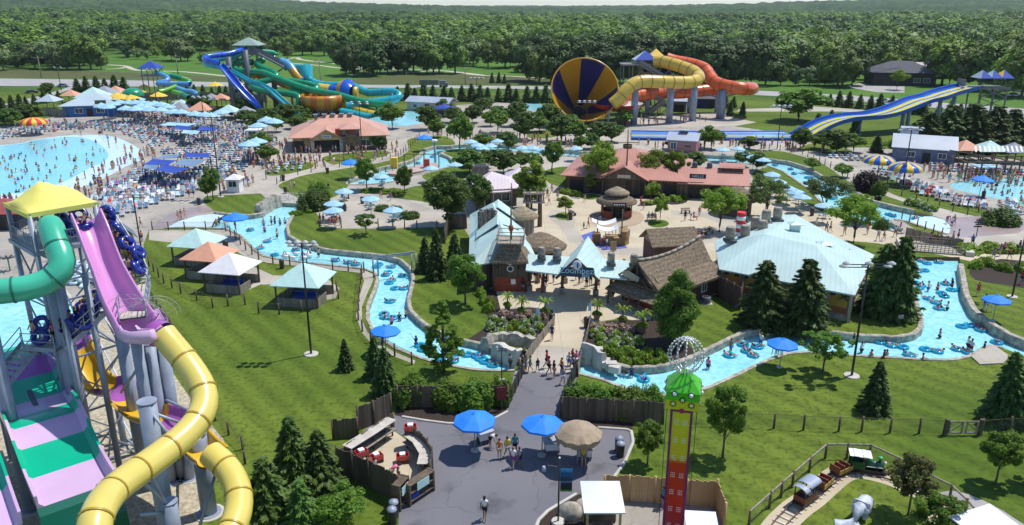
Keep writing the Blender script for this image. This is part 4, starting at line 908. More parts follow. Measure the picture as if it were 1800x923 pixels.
def round_hut(u,v,rr,wh,rh,lb,wall=WOODG,thm=THATCHL,open_=False,base=0):
 p=gp(u,v);o=thing('thatched_hut',lb,'hut',p)
 mb=MB().m(wall)
 if open_:
  for i in range(8):a=i*math.pi/4;mb.cyl((rr*.85*math.cos(a),rr*.85*math.sin(a),0),(rr*.85*math.cos(a),rr*.85*math.sin(a),wh),.09,n=6)
  mb.lathe([(rr*.84,.03),(rr*.84,1.0)],8,sm=False,a0=0);mb.build('counter_wall',o)
 else:mb.lathe([(rr*.8,0),(rr*.8,wh)],20).build('walls',o)
 mb=MB().m(thm);mb.lathe([(rr*1.08,wh-.25),(rr*1.1,wh-.05),(rr*.75,wh+rh*.4),(rr*.4,wh+rh*.75),(.03,wh+rh)],24);mb.lathe([(.02,wh-.02),(rr*1.07,wh-.25)],24);mb.build('roof',o);return o
round_hut(918,432,2.0,4.3,1.25,'tall round hut with a pale thatched cap behind the entrance tower')
round_hut(950,465,3.0,2.6,1.7,'open round stall with wide thatched roof facing the plaza',TIMBER,THATCH,True)
o=thing('entrance_canopy','pale teal canopy roof with pointed gable over the park gates','canopy')
def strip(pts,nm):free_roof(o,nm,TEAL,pts,[(0,1,2,3)],.16)
strip([V3(924,475,3.1),V3(981,482,3.1),V3(1002,451,4.0),V3(928,447,4.0)],'roof_panel');strip([V3(1048,486,3.1),V3(1122,492,3.1),V3(1118,460,4.0),V3(1058,454,4.0)],'roof_panel')
FA=fp(1013,453,78.6);PK=fp(1034,415,85.5);GL_,GR_=fp(977,487,78.8),fp(1053,492,78.3);BL_,BR_=V3(1000,450,3.6),V3(1062,454,3.6)
free_roof(o,'gable_roof',TEAL,[GL_,FA,PK,BL_,GR_,BR_],[(0,1,2,3)[::-1],(1,4,5,2)[::-1],(3,2,5)[::-1]],.16)
mb=MB().m(TIMBER);mb.beam(GL_+Vector((0,-.1,-.12)),FA+Vector((0,-.1,-.12)),.2,.28);mb.beam(GR_+Vector((0,-.1,-.12)),FA+Vector((0,-.1,-.12)),.2,.28)
mb.beam(GL_.lerp(FA,.45)+Vector((0,0,-.2)),GR_.lerp(FA,.45)+Vector((0,0,-.2)),.14);mb.build('gable_frame',o)
for u,v in((931,512),(955,512),(988,516),(1047,520),(1073,520),(1097,522),(993,497),(1050,500),(945,495),(1095,500)):
 p=gp(u,v);mb=MB().m(TIMBER).cyl(p,p+Vector((0,0,3.1)),.17,n=8);mb.m(STONE).box(p.x-.3,p.y-.3,0,p.x+.3,p.y+.3,.7);mb.build('pillar',o)
sg=FA.lerp((GL_+GR_)/2,.64)+Vector((0,-.35,0))
mb=MB().m(mat('navy_sign',(.012,.05,.11),.5));w2=1.9
mb.add([(sg.x-w2,sg.y,sg.z-.35),(sg.x-w2*.5,sg.y,sg.z-.5),(sg.x+w2*.6,sg.y,sg.z-.62),(sg.x+w2,sg.y,sg.z-.3),(sg.x+w2*.9,sg.y,sg.z+.45),(sg.x,sg.y,sg.z+.6),(sg.x-w2*.9,sg.y,sg.z+.5),(sg.x-w2,sg.y+.1,sg.z-.35),(sg.x-w2*.5,sg.y+.1,sg.z-.5),(sg.x+w2*.6,sg.y+.1,sg.z-.62),(sg.x+w2,sg.y+.1,sg.z-.3),(sg.x+w2*.9,sg.y+.1,sg.z+.45),(sg.x,sg.y+.1,sg.z+.6),(sg.x-w2*.9,sg.y+.1,sg.z+.5)],[(0,1,2,3,4,5,6),(13,12,11,10,9,8,7)]+[(i,i+7,(i+1)%7+7,(i+1)%7)for i in range(7)])
sgn=thing('entrance_sign','blue and white lettered park name sign hanging in the gable','sign');mb.build('board',sgn)
text('t','Zoombezi',.92,sgn,mat('sign_lettering',(.45,.75,.9),.4),Matrix.Translation((sg.x,sg.y-.05,sg.z+.14))@Matrix.Rotation(R(84),4,'X')@Matrix.Rotation(R(-3),4,'Z'))
text('t','Bay',.6,sgn,MAT['sign_lettering'],Matrix.Translation((sg.x+.9,sg.y-.03,sg.z-.36))@Matrix.Rotation(R(84),4,'X')@Matrix.Rotation(R(-3),4,'Z'))
mb=MB().m(mat('emblem_blue_white',(.55,.68,.8),.4));ec=FA.lerp((GL_+GR_)/2,.3)+Vector((0,-.45,0));mb.ball(ec,(.5,.14,.55),14,8);mb.m(mat('emblem_navy',(.01,.04,.1),.4)).ball(ec+Vector((.06,-.12,.02)),(.1,.05,.3),8,6);mb.m(MAT['pale_thatch']).ball(ec+Vector((-.35,-.02,-.42)),(.2,.1,.16),8,6);mb.build('emblem',sgn)
for u,v,c in((953,510,'o'),(1112,520,'o')):
 tag(MB().m(REDW).box(-.1,-.9,0,.1,.9,1.5).build('gate_divider',None,gp(u,v)),'red-brown divider panel between the entry lanes','divider','dividers between the entry lanes')
def barrel(p,lb,r=.42,h=1.1,mt=GTIMBER,striped=False,stand=True):
 o=thing('barrel',lb,'barrel',p);mb=MB().m(mt);pr=[(r*.82,0),(r*.97,h*.25),(r,h*.5),(r*.97,h*.75),(r*.82,h)]
 if striped:
  for i in range(6):mb.m(CANR if i%2 else WHITE).cyl((0,0,h*i/6),(0,0,h*(i+1)/6),r,n=14)
 else:mb.lathe(pr,14);mb.cyl((0,0,h-.05),(0,0,h-.02),r*.8,n=14)
 mb.build('staves',o)
 if not striped:
  mb=MB().m(DSTEEL);[mb.torus((0,0,h*q),r*w_,.03,14,5)for q,w_ in((.2,.96),(.8,.96))];mb.build('hoop',o)
 if stand:MB().m(DARKR).box(-r*1.1,-r*1.3,-.35,r*1.1,r*1.1,0).build('stand',o)
 return o
for u,v in((952,451),(979,452),(1074,461),(1114,464)):barrel(gp(u,v,4.2),'wooden barrel on the entrance canopy roof')
for u,v in((1283,420),(1309,417),(1327,402),(1340,408),(1346,389),(1366,384)):barrel(gp(u,v,4.6),'weathered barrel on the back edge of the teal roof',.6,1.5)
barrel(gp(1300,414,4.0),'red and white striped drum behind the thatched cottage',.55,3.0,striped=True,stand=False)
F2=gp(1166,552);d=Vector((.755,.656,0));n_=Vector((-.656,.755,0));F1=F2+n_*5.8
o=root_at('thatched_cottage','plum boarded cottage under a sweeping thatched saddle roof','cottage',Matrix(((d.x,n_.x,0,F2.x),(d.y,n_.y,0,F2.y),(0,0,1,0),(0,0,0,1))))
PLUM=plank_mat('plum_boards',(.085,.045,.04),(.13,.07,.062),.5)
MB().m(PLUM).box(0,0,0,9.6,5.8,2.8).build('walls',o)
mb=MB().m(THATCH);Lr=10.9
xs=[-1.2+Lr*i/10 for i in range(11)];pr=[]
for i,x in enumerate(xs):
 t=(i/10-.38)/.62;rz_=5.15+.95*(t*t if t>0 else .35*(t/.6)**2);e=.75
 pr.append([(x+(.5 if i==10 else 0),-e,2.45),(x,1.2,3.45+.25*(rz_-5.15)),(x,2.9,rz_),(x,4.6,3.45+.25*(rz_-5.15)),(x,5.8+e,2.45)])
vs=[q for row in pr for q in row];fs=[(i*5+j,(i+1)*5+j,(i+1)*5+j+1,i*5+j+1)for i in range(10)for j in range(4)];shell(mb,vs,fs,.28);mb.build('roof',o)
mb=MB().m(GTIMBER);
for i in range(10):mb.cyl(Vector(pr[i][2])+Vector((0,0,.08)),Vector(pr[i+1][2])+Vector((0,0,.08)),.16,n=7)
mb.build('ridge_cap',o)
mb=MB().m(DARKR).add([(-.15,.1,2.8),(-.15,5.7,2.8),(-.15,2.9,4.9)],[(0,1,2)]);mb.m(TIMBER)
for a,b in(((-1.15,-.7,2.4),(-1.15,2.9,5.2)),((-1.15,6.5,2.4),(-1.15,2.9,5.2)),((-1.1,2.9,2.6),(-1.1,2.9,5)),((-1.1,0,2.75),(-1.1,5.8,2.75)),((-1.1,1.3,2.8),(-1.1,2.9,3.9)),((-1.1,4.5,2.8),(-1.1,2.9,3.9))):mb.beam(a,b,.16)
mb.build('gable_frame',o)
MB().m(THATCH).add([(-.3,-.2,2.75),(-.3,6,2.75),(-2.3,6.3,1.75),(-2.3,-.5,1.75),(-.3,-.2,2.65),(-.3,6,2.65),(-2.3,6.3,1.6),(-2.3,-.5,1.6)],[(0,1,2,3),(7,6,5,4),(3,2,6,7),(0,3,7,4),(1,5,6,2)]).build('awning',o)
mb=MB().m(TIMBER);[mb.cyl((-2.1,y,0),(-2.1,y,1.75),.1,n=7)for y in(-.2,3,6)];mb.build('awning_posts',o)
MB().m(REDW).box(-.08,.3,0,-.02,5.5,1.0).build('counter_front',o)
mb=MB().m(mat('sign_tan',(.4,.36,.27),.7));mb.M=Matrix.Translation((-1.3,3.6,3.0));mb.add([(0,-1.1,.25),(0,1.0,.35),(0,1.2,.8),(0,.3,1.15),(0,-.5,.95),(0,-1.2,.75),(-.08,-1.1,.25),(-.08,1.0,.35),(-.08,1.2,.8),(-.08,.3,1.15),(-.08,-.5,.95),(-.08,-1.2,.75)],[(0,1,2,3,4,5),(11,10,9,8,7,6)]+[(i,i+6,(i+1)%6+6,(i+1)%6)for i in range(6)]);mb.build('shaped_board',o)
opening(o,wallM(7.0,0,0),.8,1.5,.9,GLASS,'window',WHITE);opening(o,wallM(3.2,0,0),.5,.5,.6,BLACK,'vent',BLACK)
mb=MB().m(TIMBER);[mb.box(x-.12,-.08,0,x+.12,-.003,2.8)for x in(0.1,5.2,9.5)];mb.build('wall_posts',o)
pb=gp(1150,470);house('thatched_shed','small thatched shed tucked behind the cottage',pb+Vector((0,.5,0)),pb+Vector((5.4,1.5,0)),4,2.6,1.7,PLUM,THATCH,'gable','x',.5)
# ---- big teal hip roof right
o=thing('teal_roof_hall','large ochre-walled hall under a wide pale teal hipped roof','building')
A,B,C_,C2,D,E,F_=V3(1264,473,3.2),V3(1503,519,3.2),V3(1537,448,3.2),V3(1470,417,3.2),V3(1398,377,3.2),V3(1338,379,3.2),V3(1256,425,3.2)
Ra,Rb=V3(1346,412,5.9),V3(1434,432,5.9)
free_roof(o,'roof',TEAL,[A,B,C_,C2,D,E,F_,Ra,Rb],[(0,1,8,7),(1,2,8),(2,3,8),(3,4,7,8),(4,5,7),(5,6,7),(6,0,7)],.16)
cn=(A+B+C_+D+F_)/5
wl=[p.lerp(Vector((cn.x,cn.y,p.z)),.05)for p in(A,B,C_,C2,D,E,F_)];ring=[(p.x,p.y)for p in wl]
MB().m(STONE).prism([((p[0]-cn.x)*1.006+cn.x,(p[1]-cn.y)*1.006+cn.y)for p in ring],0,.75).build('stone_base',o)
MB().m(mat('rust_band',(.33,.11,.05),.8)).prism(ring,.75,1.45).build('rust_band',o);MB().m(OCHRE).prism(ring,1.45,3.05).build('walls',o)
mb=MB().m(WOODG)
for k in range(0,7):p=wl[0].lerp(wl[1],k/6);mb.box(p.x-.17,p.y-.22,0,p.x+.17,p.y+.1,3.0)
mb.build('pilasters',o)
mb=MB().m(DARK)
for k in range(12):
 p=wl[0].lerp(wl[1],(k+.5)/12);mb.box(p.x-.28,p.y-.12,2.6,p.x+.28,p.y+.02,2.95)
mb.build('eave_vents',o)
pp=wl[0].lerp(wl[1],.955);mb=MB().m(BLACK);dd=(wl[1]-wl[0]).normalized();q0=pp+Vector((0,0,0))-Vector((dd.y,-dd.x,0))*-.12
for s in(-1,1):mb.beam(q0+dd*-.5*s+Vector((0,0,-1.0)),q0+dd*.5*s+Vector((0,0,-.2)),.09)
mb.build('crossed_paddles',o)
for u,v,z in((1397,404,4.9),(1449,440,4.6)):
 p=gp(u,v,z);M=Matrix.Translation(p);mb=MB().m(TEAL);mb.M=M;mb.box(-.5,-.5,-.4,.5,.5,.8);shell(mb,[(-.8,-.8,.8),(.8,-.8,.8),(.8,.8,.8),(-.8,.8,.8),(0,0,1.15)],[(0,1,4),(1,2,4),(2,3,4),(3,0,4)],.06);mb.build('cupola',o)
mb=MB().m(BLACK);p=gp(1492,448,3.6);mb.cyl(p,p+Vector((0,0,.7)),.06,n=6);mb.build('vent_pipe',o)
# ---- pink-roofed hut
p,q=gp(838,366),gp(908,362);o,L_=house('pink_roofed_hut','stone hut under a pale pink metal roof with a stone chimney',p,q,7.5,3.1,2.0,DSTONE,PINKR,'hip',oh=.7,doors=(('f',.25,1.3,2.2),),wins=(('f',.62,2.6,1.3,1.0),))
mb=MB().m(DSTONE).box(.4,4.2,2.9,2.9,6.2,6.0).m(DARK).box(.7,4.5,5.98,2.6,5.9,6.03);ch=mb.build('chimney',bpy.data.objects[[c.name for c in o.children if c.name.startswith('roof')][0]])
mb=MB().m(PINKR);mb.M=Matrix.Translation((L_*.5,-1.2,2.75));shell(mb,[(-2.2,0,0),(2.2,0,0),(2.2,2.2,.5),(-2.2,2.2,.5)],[(0,1,2,3)],.08);pc=mb.build('porch_roof',o)
mb=MB().m(GTIMBER);[mb.cyl((x,-1.1,0),(x,-1.1,4.1),.13,.09,8)for x in(L_*.5-2.2,L_*.5+2.2)];mb.build('porch_posts',o)
p=gp(880,300);house('pink_roofed_annex','low annex with pale pink roof behind the stone hut',gp(892,345),gp(935,345),5.5,2.8,1.6,DSTONE,PINKR,'hip',oh=.5,wins=(('f',.5,1.4,1.0,1.0),))
p=gp(938,398);o=thing('timber_arch','carved dark timber arch beside the columnar tree','arch',p);mb=MB().m(TIMBER)
for x in(-.9,.9):mb.cyl((x,0,0),(x,0,5.2),.35,.28,8);
mb.build('posts',o);mb=MB().m(GTIMBER);[mb.box(-1.6,-.5,z,1.6,.5,z+.25)for z in(3.6,4.9)];[mb.cyl((x,0,3.8),(x,0,5.6),.12,n=6)for x in(-1.4,-.5,.5,1.4)];mb.build('platform',o)
# ---- kiosk
p=gp(1083,379);o=thing('plaza_kiosk','round kiosk with two tiers of thatch and red counter walls','kiosk',p)
mb=MB().m(REDW);rk=2.35;pts8=[(rk*math.cos(math.pi*(i+.5)/4),rk*math.sin(math.pi*(i+.5)/4))for i in range(8)]
for i in range(8):
 if i==5:continue
 a,b=pts8[i],pts8[(i+1)%8];mb.beam((*a,.55),(*b,.55),.12,1.1)
mb.build('counter_walls',o);mb=MB().m(TIMBER);[mb.cyl((*a,0),(*a,2.5),.11,n=7)for a in pts8];mb.build('posts',o)
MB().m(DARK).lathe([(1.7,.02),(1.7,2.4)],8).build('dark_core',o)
mb=MB().m(THATCH);mb.lathe([(3.15,2.15),(3.2,2.4),(2.2,2.95),(1.4,3.3)],20);mb.lathe([(.05,2.6),(3.1,2.15)],20);mb.build('lower_roof',o)
MB().m(TIMBER).lathe([(1.35,3.25),(1.35,3.65)],16).build('lantern_ring',o)
mb=MB().m(THATCHL);mb.lathe([(1.9,3.5),(1.95,3.7),(1.1,4.2),(.05,4.65)],20);mb.lathe([(.05,3.7),(1.9,3.5)],20);mb.build('upper_roof',o)
b=MB().m(BLACK).box(-1.05,-3.3,2.25,1.05,-3.2,2.85).build('sign_board',o)
mb=MB().m(WHITE);[mb.box(x,-3.325,2.45,x+.22,-3.302,2.66)for x in(-.85,-.5,-.15,.2,.55)];mb.build('lettering',b)
# ---- coral grill building
p,q=gp(994,336),gp(1198,348);o,L_=house('coral_roofed_grill','long dark open-fronted grill building under a coral metal roof',p,q,19,3.0,3.6,WOODD,CORAL,'hip',oh=.9,doors=(('f',.1,2.4,2.2),('f',.28,2.6,2.2),('f',.72,3,2.2),('f',.9,2.2,2.2)),gable_mt=WOODD)
M=Matrix.Translation((L_*.5+.3,-1.5,0));mb=MB().m(CORAL);mb.M=M;shell(mb,[(-4.2,0,2.9),(4.2,0,2.9),(4.2,9,2.9),(-4.2,9,2.9),(0,-.2,5.2),(0,9,5.2)],[(1,2,5,4),(3,0,4,5)],.14);mb.build('gable_roof',o)
mb=MB().m(WOODD);mb.M=M;mb.add([(-3.6,.15,2.9),(3.6,.15,2.9),(0,.15,4.9)],[(0,1,2)]);mb.build('gable_board',o)
mb=MB().m(TIMBER);mb.M=M;[mb.cyl((x,.2,0),(x,.2,2.9),.16,n=7)for x in(-3.6,0,3.6)];mb.build('porch_posts',o)
mb=MB().m(mat('pale_board',(.5,.46,.36),.7));mb.M=M;mb.box(-1.1,-.02,3.2,1.1,.08,3.75);mb.m(REDW).ball((-.1,-.05,4.05),(.2,.08,.25),8,5);mb.build('gable_sign',o)
mb=MB().m(TIMBER);mb.M=M;mb.cyl((.2,1.5,4.8),(.2,1.5,11.2),.13,.08,8);mb.cyl((-1.6,1.5,8.9),(2,1.5,9.1),.07,n=6);mb.lathe([(.5,8.0),(.75,8.05),(.8,8.7),(.74,8.7)],10,(.2,1.5,0));mb.build('mast',o)
p,q=gp(1198,348),gp(1306,353);o,L_=house('grill_wing','coral-roofed low wing joined to the grill building',p+Vector((.02,0,0)),q,8.5,2.7,1.9,WOODD,CORAL,'gable','x',.9,doors=(('f',.25,3,2.1),('f',.7,2.4,2.1)))
mb=MB().m(BLACK);mb.M=Matrix.Translation((2.4,-.15,3.5))@Matrix.Rotation(R(-8),4,'X');mb.box(-1.35,-.1,0,1.35,0,.75);b=mb.build('sign_board',o)
text('t','GRILLE',.62,b,mat('pale_letters',(.7,.72,.75),.5),Matrix.Translation((2.4,-.27,3.88))@Matrix.Rotation(R(82),4,'X'))
mb=MB().m(WOODD).box(6.4,3.2,3.9,9.8,4.8,5.0).m(CORAL);mb.M=Matrix.Translation((8.1,4,5.0));shell(mb,[(-2.1,-1.2,-.1),(2.1,-1.2,-.1),(2.1,1.2,.35),(-2.1,1.2,.35)],[(0,1,2,3)],.1);mb.build('roof_vent',o)
for x in(1.9,4.4):mb=MB().m(DSTEEL).box(x-.45,4.0,4.5,x+.45,4.9,5.1);mb.cyl((x,4.4,5.1),(x,4.4,5.4),.4,n=10);mb.build('exhaust_fan',o)
round_hut(1292,375,3.0,2.5,2.0,'weathered thatched hut at the end of the grill wing',TIMBER,THATCH)
# ---- salmon roofed locker building
p,q=gp(516,268),gp(680,262);o,L_=house('salmon_roofed_building','long tan building with a salmon metal roof and stone porch',p,q,15,3.3,3.8,mat('tan_wall',(.42,.3,.14),.8,.25,.8),SALMON,'hip',oh=.9,doors=(('f',.06,2.2,2.4),('f',.93,1.6,2.2)),wins=(('f',.78,2,1.3,1.0),('r',.4,2,1.2,1.2)),base=WOODD)
M=Matrix.Translation((L_*.36,-1.5,0));mb=MB().m(SALMON);mb.M=M;shell(mb,[(-3.6,0,3.0),(3.6,0,3.0),(3.6,7,3.0),(-3.6,7,3.0),(0,-.2,5.1),(0,7,5.1)],[(1,2,5,4),(3,0,4,5)],.14);mb.build('gable_roof',o)
mb=MB().m(MAT['tan_wall']);mb.M=M;mb.add([(-3.3,.2,2.7),(3.3,.2,2.7),(3.0,.2,3.1),(0,.2,4.9),(-3.0,.2,3.1)],[(0,1,2,3,4)]);mb.m(STONE);[mb.box(x-.35,-.1,0,x+.35,.5,2.75)for x in(-3.1,3.1)];mb.build('gable_front',o)
mb=MB().m(DARK);mb.M=M;mb.box(-2.7,1.47,.02,2.7,1.49,2.6);mb.build('entrance_opening',o)
mb=MB().m(WHITE);mb.M=M;mb.box(-1.0,.1,3.15,1.0,.17,3.75);b=mb.build('sign_board',o);mb=MB().m(mat('sign_navy',(.01,.02,.15),.5));mb.M=M;[mb.box(-.85+.29*i,.07,3.3,-.64+.29*i,.098,3.6)for i in range(6)];mb.build('lettering',b)
mb=MB().m(DSTONE);mb.M=Matrix.Translation((L_*.62,-1.4,0));[mb.box(x-.4,0,0,x+.4,.8,4.9)for x in(-1.5,1.5)];mb.box(-1.9,0,3.3,1.9,.6,3.8);mb.m(REDW).box(-3.4,.3,3.2,-1.95,1.4,5.0);mb.build('stone_porch',o)
mb=MB().m(SALMON);mb.M=Matrix.Translation((L_*.62,-1.6,5));shell(mb,[(-2.4,0,0),(2.4,0,0),(2.4,4,.3),(-2.4,4,.3),(0,2.4,1.2)],[(0,1,4),(1,2,4),(2,3,4),(3,0,4)],.12);mb.build('porch_roof',o)
for i in range(5):mb=MB().m(WOODG);x=L_*(.25+.095*i);mb.box(x-.35,6.5,6.2,x+.35,7.3,7.3);mb.m(STEEL).box(x-.55,6.3,7.3,x+.55,7.5,7.42);mb.build('roof_vent',o)
mb=MB().m(TIMBER);x=L_*.34
for i in range(5):mb.beam((x-1.4+.7*i,8,6.4),(x-1.4+.7*i,8,9.2),.14)
for i in range(4):mb.beam((x-1.5,7.9,6.8+.7*i),(x+1.5,7.9,7.0+.7*i),.12)
mb.build('timber_screen',o)
# ---- other buildings
BW=mat('bright_blue_wall',(.03,.15,.42),.6,.15)
p,q=gp(160,207),gp(206,196);o,L_=house('blue_shop','bright blue shop with a broad pale blue roof by the wave pool',gp(112,206),gp(206,203),14,3.2,3.2,BW,SKYR,'hip',oh=1.0,wins=(('f',.3,2,1.3,1),('f',.7,2,1.3,1)),doors=(('f',.5,1.6,2.2),('r',.5,1.6,2.2)))
mb=MB().m(mat('olive_sign',(.14,.13,.05),.7)).box(L_*.62,-.2,3.5,L_*.62+3,0,4.6).build('roof_sign',o)
TM={'o':CANO,'t':CANTEAL,'g':CANG,'w':CANW,'r':CANR,'s':SKYR}
def cabana(u,v,wpx,c,lb,open_=True,wallh=1.0,h=2.5,rise=.34,rot=0,grp=None,name='cabana'):
 wd=wpx*mpp(v);p=gp(u,v);o=thing(name,lb,'cabana',p,rot,grp);a=wd/2*.84
 roof(o,-wd/2,0,wd/2,wd,h,wd*rise,TM[c],'tent',oh=0,th=.08)
 mb=MB().m(TIMBER);[mb.box(x-.08,y-.08,0,x+.08,y+.08,h)for x in(-a,a)for y in(wd/2-a,wd/2+a)];mb.build('posts',o)
 if wallh:
  mb=MB().m(WOODG);y0,y1=wd/2-a,wd/2+a
  mb.box(-a,y0-.04,0,a,y0+.04,wallh);mb.box(-a-.04,y0+.05,0,-a+.04,y1,wallh);mb.box(a-.04,y0+.05,0,a+.04,y1*.55+y0*.45,wallh);mb.box(-a,y1-.04,0,a,y1+.04,wallh);mb.build('low_walls',o)
  mb=MB().m(CANN);mb.box(-a*.6,wd*.35,.35,a*.6,wd*.55,.5);mb.box(-a*.6,wd*.55,.35,a*.6,wd*.6,.85);mb.build('bench_seat',o)
 return o
cabana(330,469,74,'t','open cabana with mint tent roof, farthest of the lawn row',rot=R(-12));cabana(352,494,74,'o','open cabana with peach tent roof in the lawn row',rot=R(-12));cabana(388,518,80,'w','open cabana with white tent roof in the lawn row',rot=R(-12));cabana(520,543,90,'t','open cabana with pale mint tent roof alone on the lawn',rot=R(-8))
for u,v,w_,c in((80,193,34,'s'),(120,182,28,'o'),(155,186,50,'t'),(176,181,44,'g'),(198,177,34,'o'),(314,204,36,'t'),(311,208,34,'g'),(348,210,40,'o'),(398,213,34,'t'),(428,216,34,'g'),(368,190,30,'g'),(385,190,30,'o'),(140,195,24,'w'),(5,222,40,'g'),(1705,286,46,'o'),(1748,288,48,'t'),(1790,290,44,'g'),(1828,292,46,'o')):
 cabana(u,v,w_,c,{'s':'sky blue','o':'peach','t':'mint','g':'grey','w':'white'}[c]+' tent-roofed cabana behind the sun decks',wallh=0,grp='tent-roofed cabanas behind the sun decks')
PINKB=mat('salmon_block_wall',(.42,.16,.15),.8,.1)
o,L_=house('salmon_block_hut','salmon block hut with grey metal roof beside the wave slide lane',gp(1173,269),gp(1223,272),6,3.0,1.3,PINKB,GREYR,'gable','x',.4,wins=(('f',.2,1.2,1.4,1.0),),gable_mt=PINKB)
mb=MB().m(DARKR).box(L_*.35,2.4,4.0,L_*.62,3.6,4.7).m(GREYR).box(L_*.32,2.2,4.7,L_*.65,3.8,4.85).build('roof_vent',o);mb=MB().m(BLACK).box(L_*.6,-.05,1.6,L_*.8,-.01,1.9).build('wall_sign',o)
o,L_=house('grey_service_hall','long grey-blue service hall with pale metal roof behind the striped parasols',gp(1567,283),gp(1676,291),9,3.0,2.2,mat('slate_wall',(.13,.16,.24),.8,.25),GREYR,'gable','x',.4,wins=(('f',.3,1.4,1.0,1.2),('f',.8,1.4,1.0,1.2)),doors=(('f',.55,1.4,2.1),))
MB().m(GREYR).box(1,8,3,4.5,11,6).build('roof_box',o)
house('pump_house','low pale-roofed pump house by the landing pool',gp(716,194),gp(787,198),6,2.8,1.4,mat('pale_wall',(.5,.46,.4),.8),GREYR,'gable','x',.6,doors=(('f',.5,1.4,2.1),),wins=(('f',.2,1.2,1,1),('f',.8,1.2,1,1)))
house('ride_shelter','blue-roofed waiting shelter by the landing pool',gp(765,206),gp(785,207),4,2.6,1.0,WOODG,CANN,'tent',oh=.5,doors=(('f',.5,2,2),))
house('ride_station','dark ride station shed beneath the orange tube slide',gp(1180,196),gp(1205,197),6,3.2,1.0,mat('grey_station_wall',(.16,.18,.2),.8),GREYR,'gable','x',.5,doors=(('f',.3,1.6,2.1),('f',.7,1.6,2.1)))
house('blue_store','dark blue store shed beneath the orange tube slide',gp(1215,190),gp(1255,191),5,3,.8,mat('deep_blue_wall',(.015,.03,.14),.7),DARKR,'gable','x',.3,doors=(('f',.85,1.6,2.4),))
house('far_house','dark low house with grey shingle roof beyond the road',gp(1533,150),gp(1644,152),16,5.2,4.2,mat('black_green_wall',(.02,.025,.025),.8),DARKR,'hip',oh=.8,wins=(('f',.7,2.4,1.6,1.4),('f',.85,2.4,1.6,1.4)),doors=(('f',.12,4,3),))
house('far_barn','long dark barn with pale flat roof behind the far house',gp(1575,139),gp(1665,139),18,5.5,1.2,mat('barn_wall',(.03,.035,.035),.8),mat('pale_roofing',(.45,.42,.38),.8),'gable','x',.5,wins=(('f',.5,2.4,1.4,1.5),))
house('roadside_house','small white roadside house with a brown roof behind the wave slide',gp(1758,158),gp(1830,164),8,3.2,2.2,mat('cream_wall',(.6,.57,.5),.8),mat('brown_shingle',(.25,.2,.15),.9),'gable','x',.5,wins=(('f',.3,1.4,1.2,1),('f',.7,1.4,1.2,1)))
house('service_shed','white-roofed service shed behind the deck cabanas',gp(1788,238),gp(1850,243),10,3.4,1.8,mat('shed_wall',(.35,.35,.38),.8),GREYR,'gable','x',.4,doors=(('f',.4,1.5,2.2),))
p=gp(240,452);o,L_=house('shed','small olive shed with a slate grey roof beside the slide tower',gp(214,452),gp(240,448),3.2,2.5,1.3,mat('olive_wall',(.32,.3,.08),.8),mat('slate_roof',(.13,.16,.2),.7),'gable','y',.4,gable_mt=mat('olive_wall',(.3,.3,.1)),doors=(('f',.5,.9,1.9),))
house('red_roofed_stall','low dark stall with a brick red roof behind the slide tower',gp(-40,406),gp(34,404),6,2.5,1.6,mat('night_blue_wall',(.02,.025,.05),.8),mat('brick_red_roof',(.3,.07,.06),.8),'hip',oh=.5,doors=(('f',.6,1.4,2),))
def flat_roof_hut(u0,v0,u1,v1,dp,z,lb,mt=mat('white_roof_sheet',(.72,.73,.75),.35,.1,.4)):
 p,q=gp(u0,v0,z),gp(u1,v1,z);p.z=q.z=0;M=frame2(p,q);L_=(q-p).length;o=root_at('booth',lb,'booth',M)
 mb=MB().m(mt);shell(mb,[(-.1,-.2,z-.12),(L_+.1,-.2,z-.12),(L_+.1,dp,z+.2),(-.1,dp,z+.2)],[(0,1,2,3)],.09);mb.build('roof',o)
 mb=MB().m(WOODL);[mb.box(x-.07,y-.07,0,x+.07,y+.07,z-.2)for x in(.15,L_-.15)for y in(.1,dp-.4)];mb.build('posts',o)
 MB().m(TIMBER).box(.15,dp-.6,0,L_-.15,dp-.52,z-.25).build('back_wall',o);MB().m(TIMBER).box(.5,.5,0,L_-.5,.9,1.0).build('counter',o);return o
flat_roof_hut(1029,895,1096,895,2.6,2.5,'ticket booth with a shiny white sheet roof inside the tower fence')
flat_roof_hut(1212,940,1264,943,2.0,2.5,'low booth with white roof right of the drop tower foot')
flat_roof_hut(1742,960,1810,936,2.6,2.5,'station booth with white roof by the railway gate')
p=gp(1241,533);o=thing('condenser_unit','black round air conditioning unit beside the cottage wall','machine',p);MB().m(DSTEEL).lathe([(.5,.08),(.5,.75),(.42,.8),(.02,.8)],16).build('casing',o);MB().m(CONC).box(-.6,-.6,0,.6,.6,.08).build('pad',o);MB().m(BLACK).cyl((0,0,.8),(0,0,.84),.36,n=14).build('fan_guard',o)
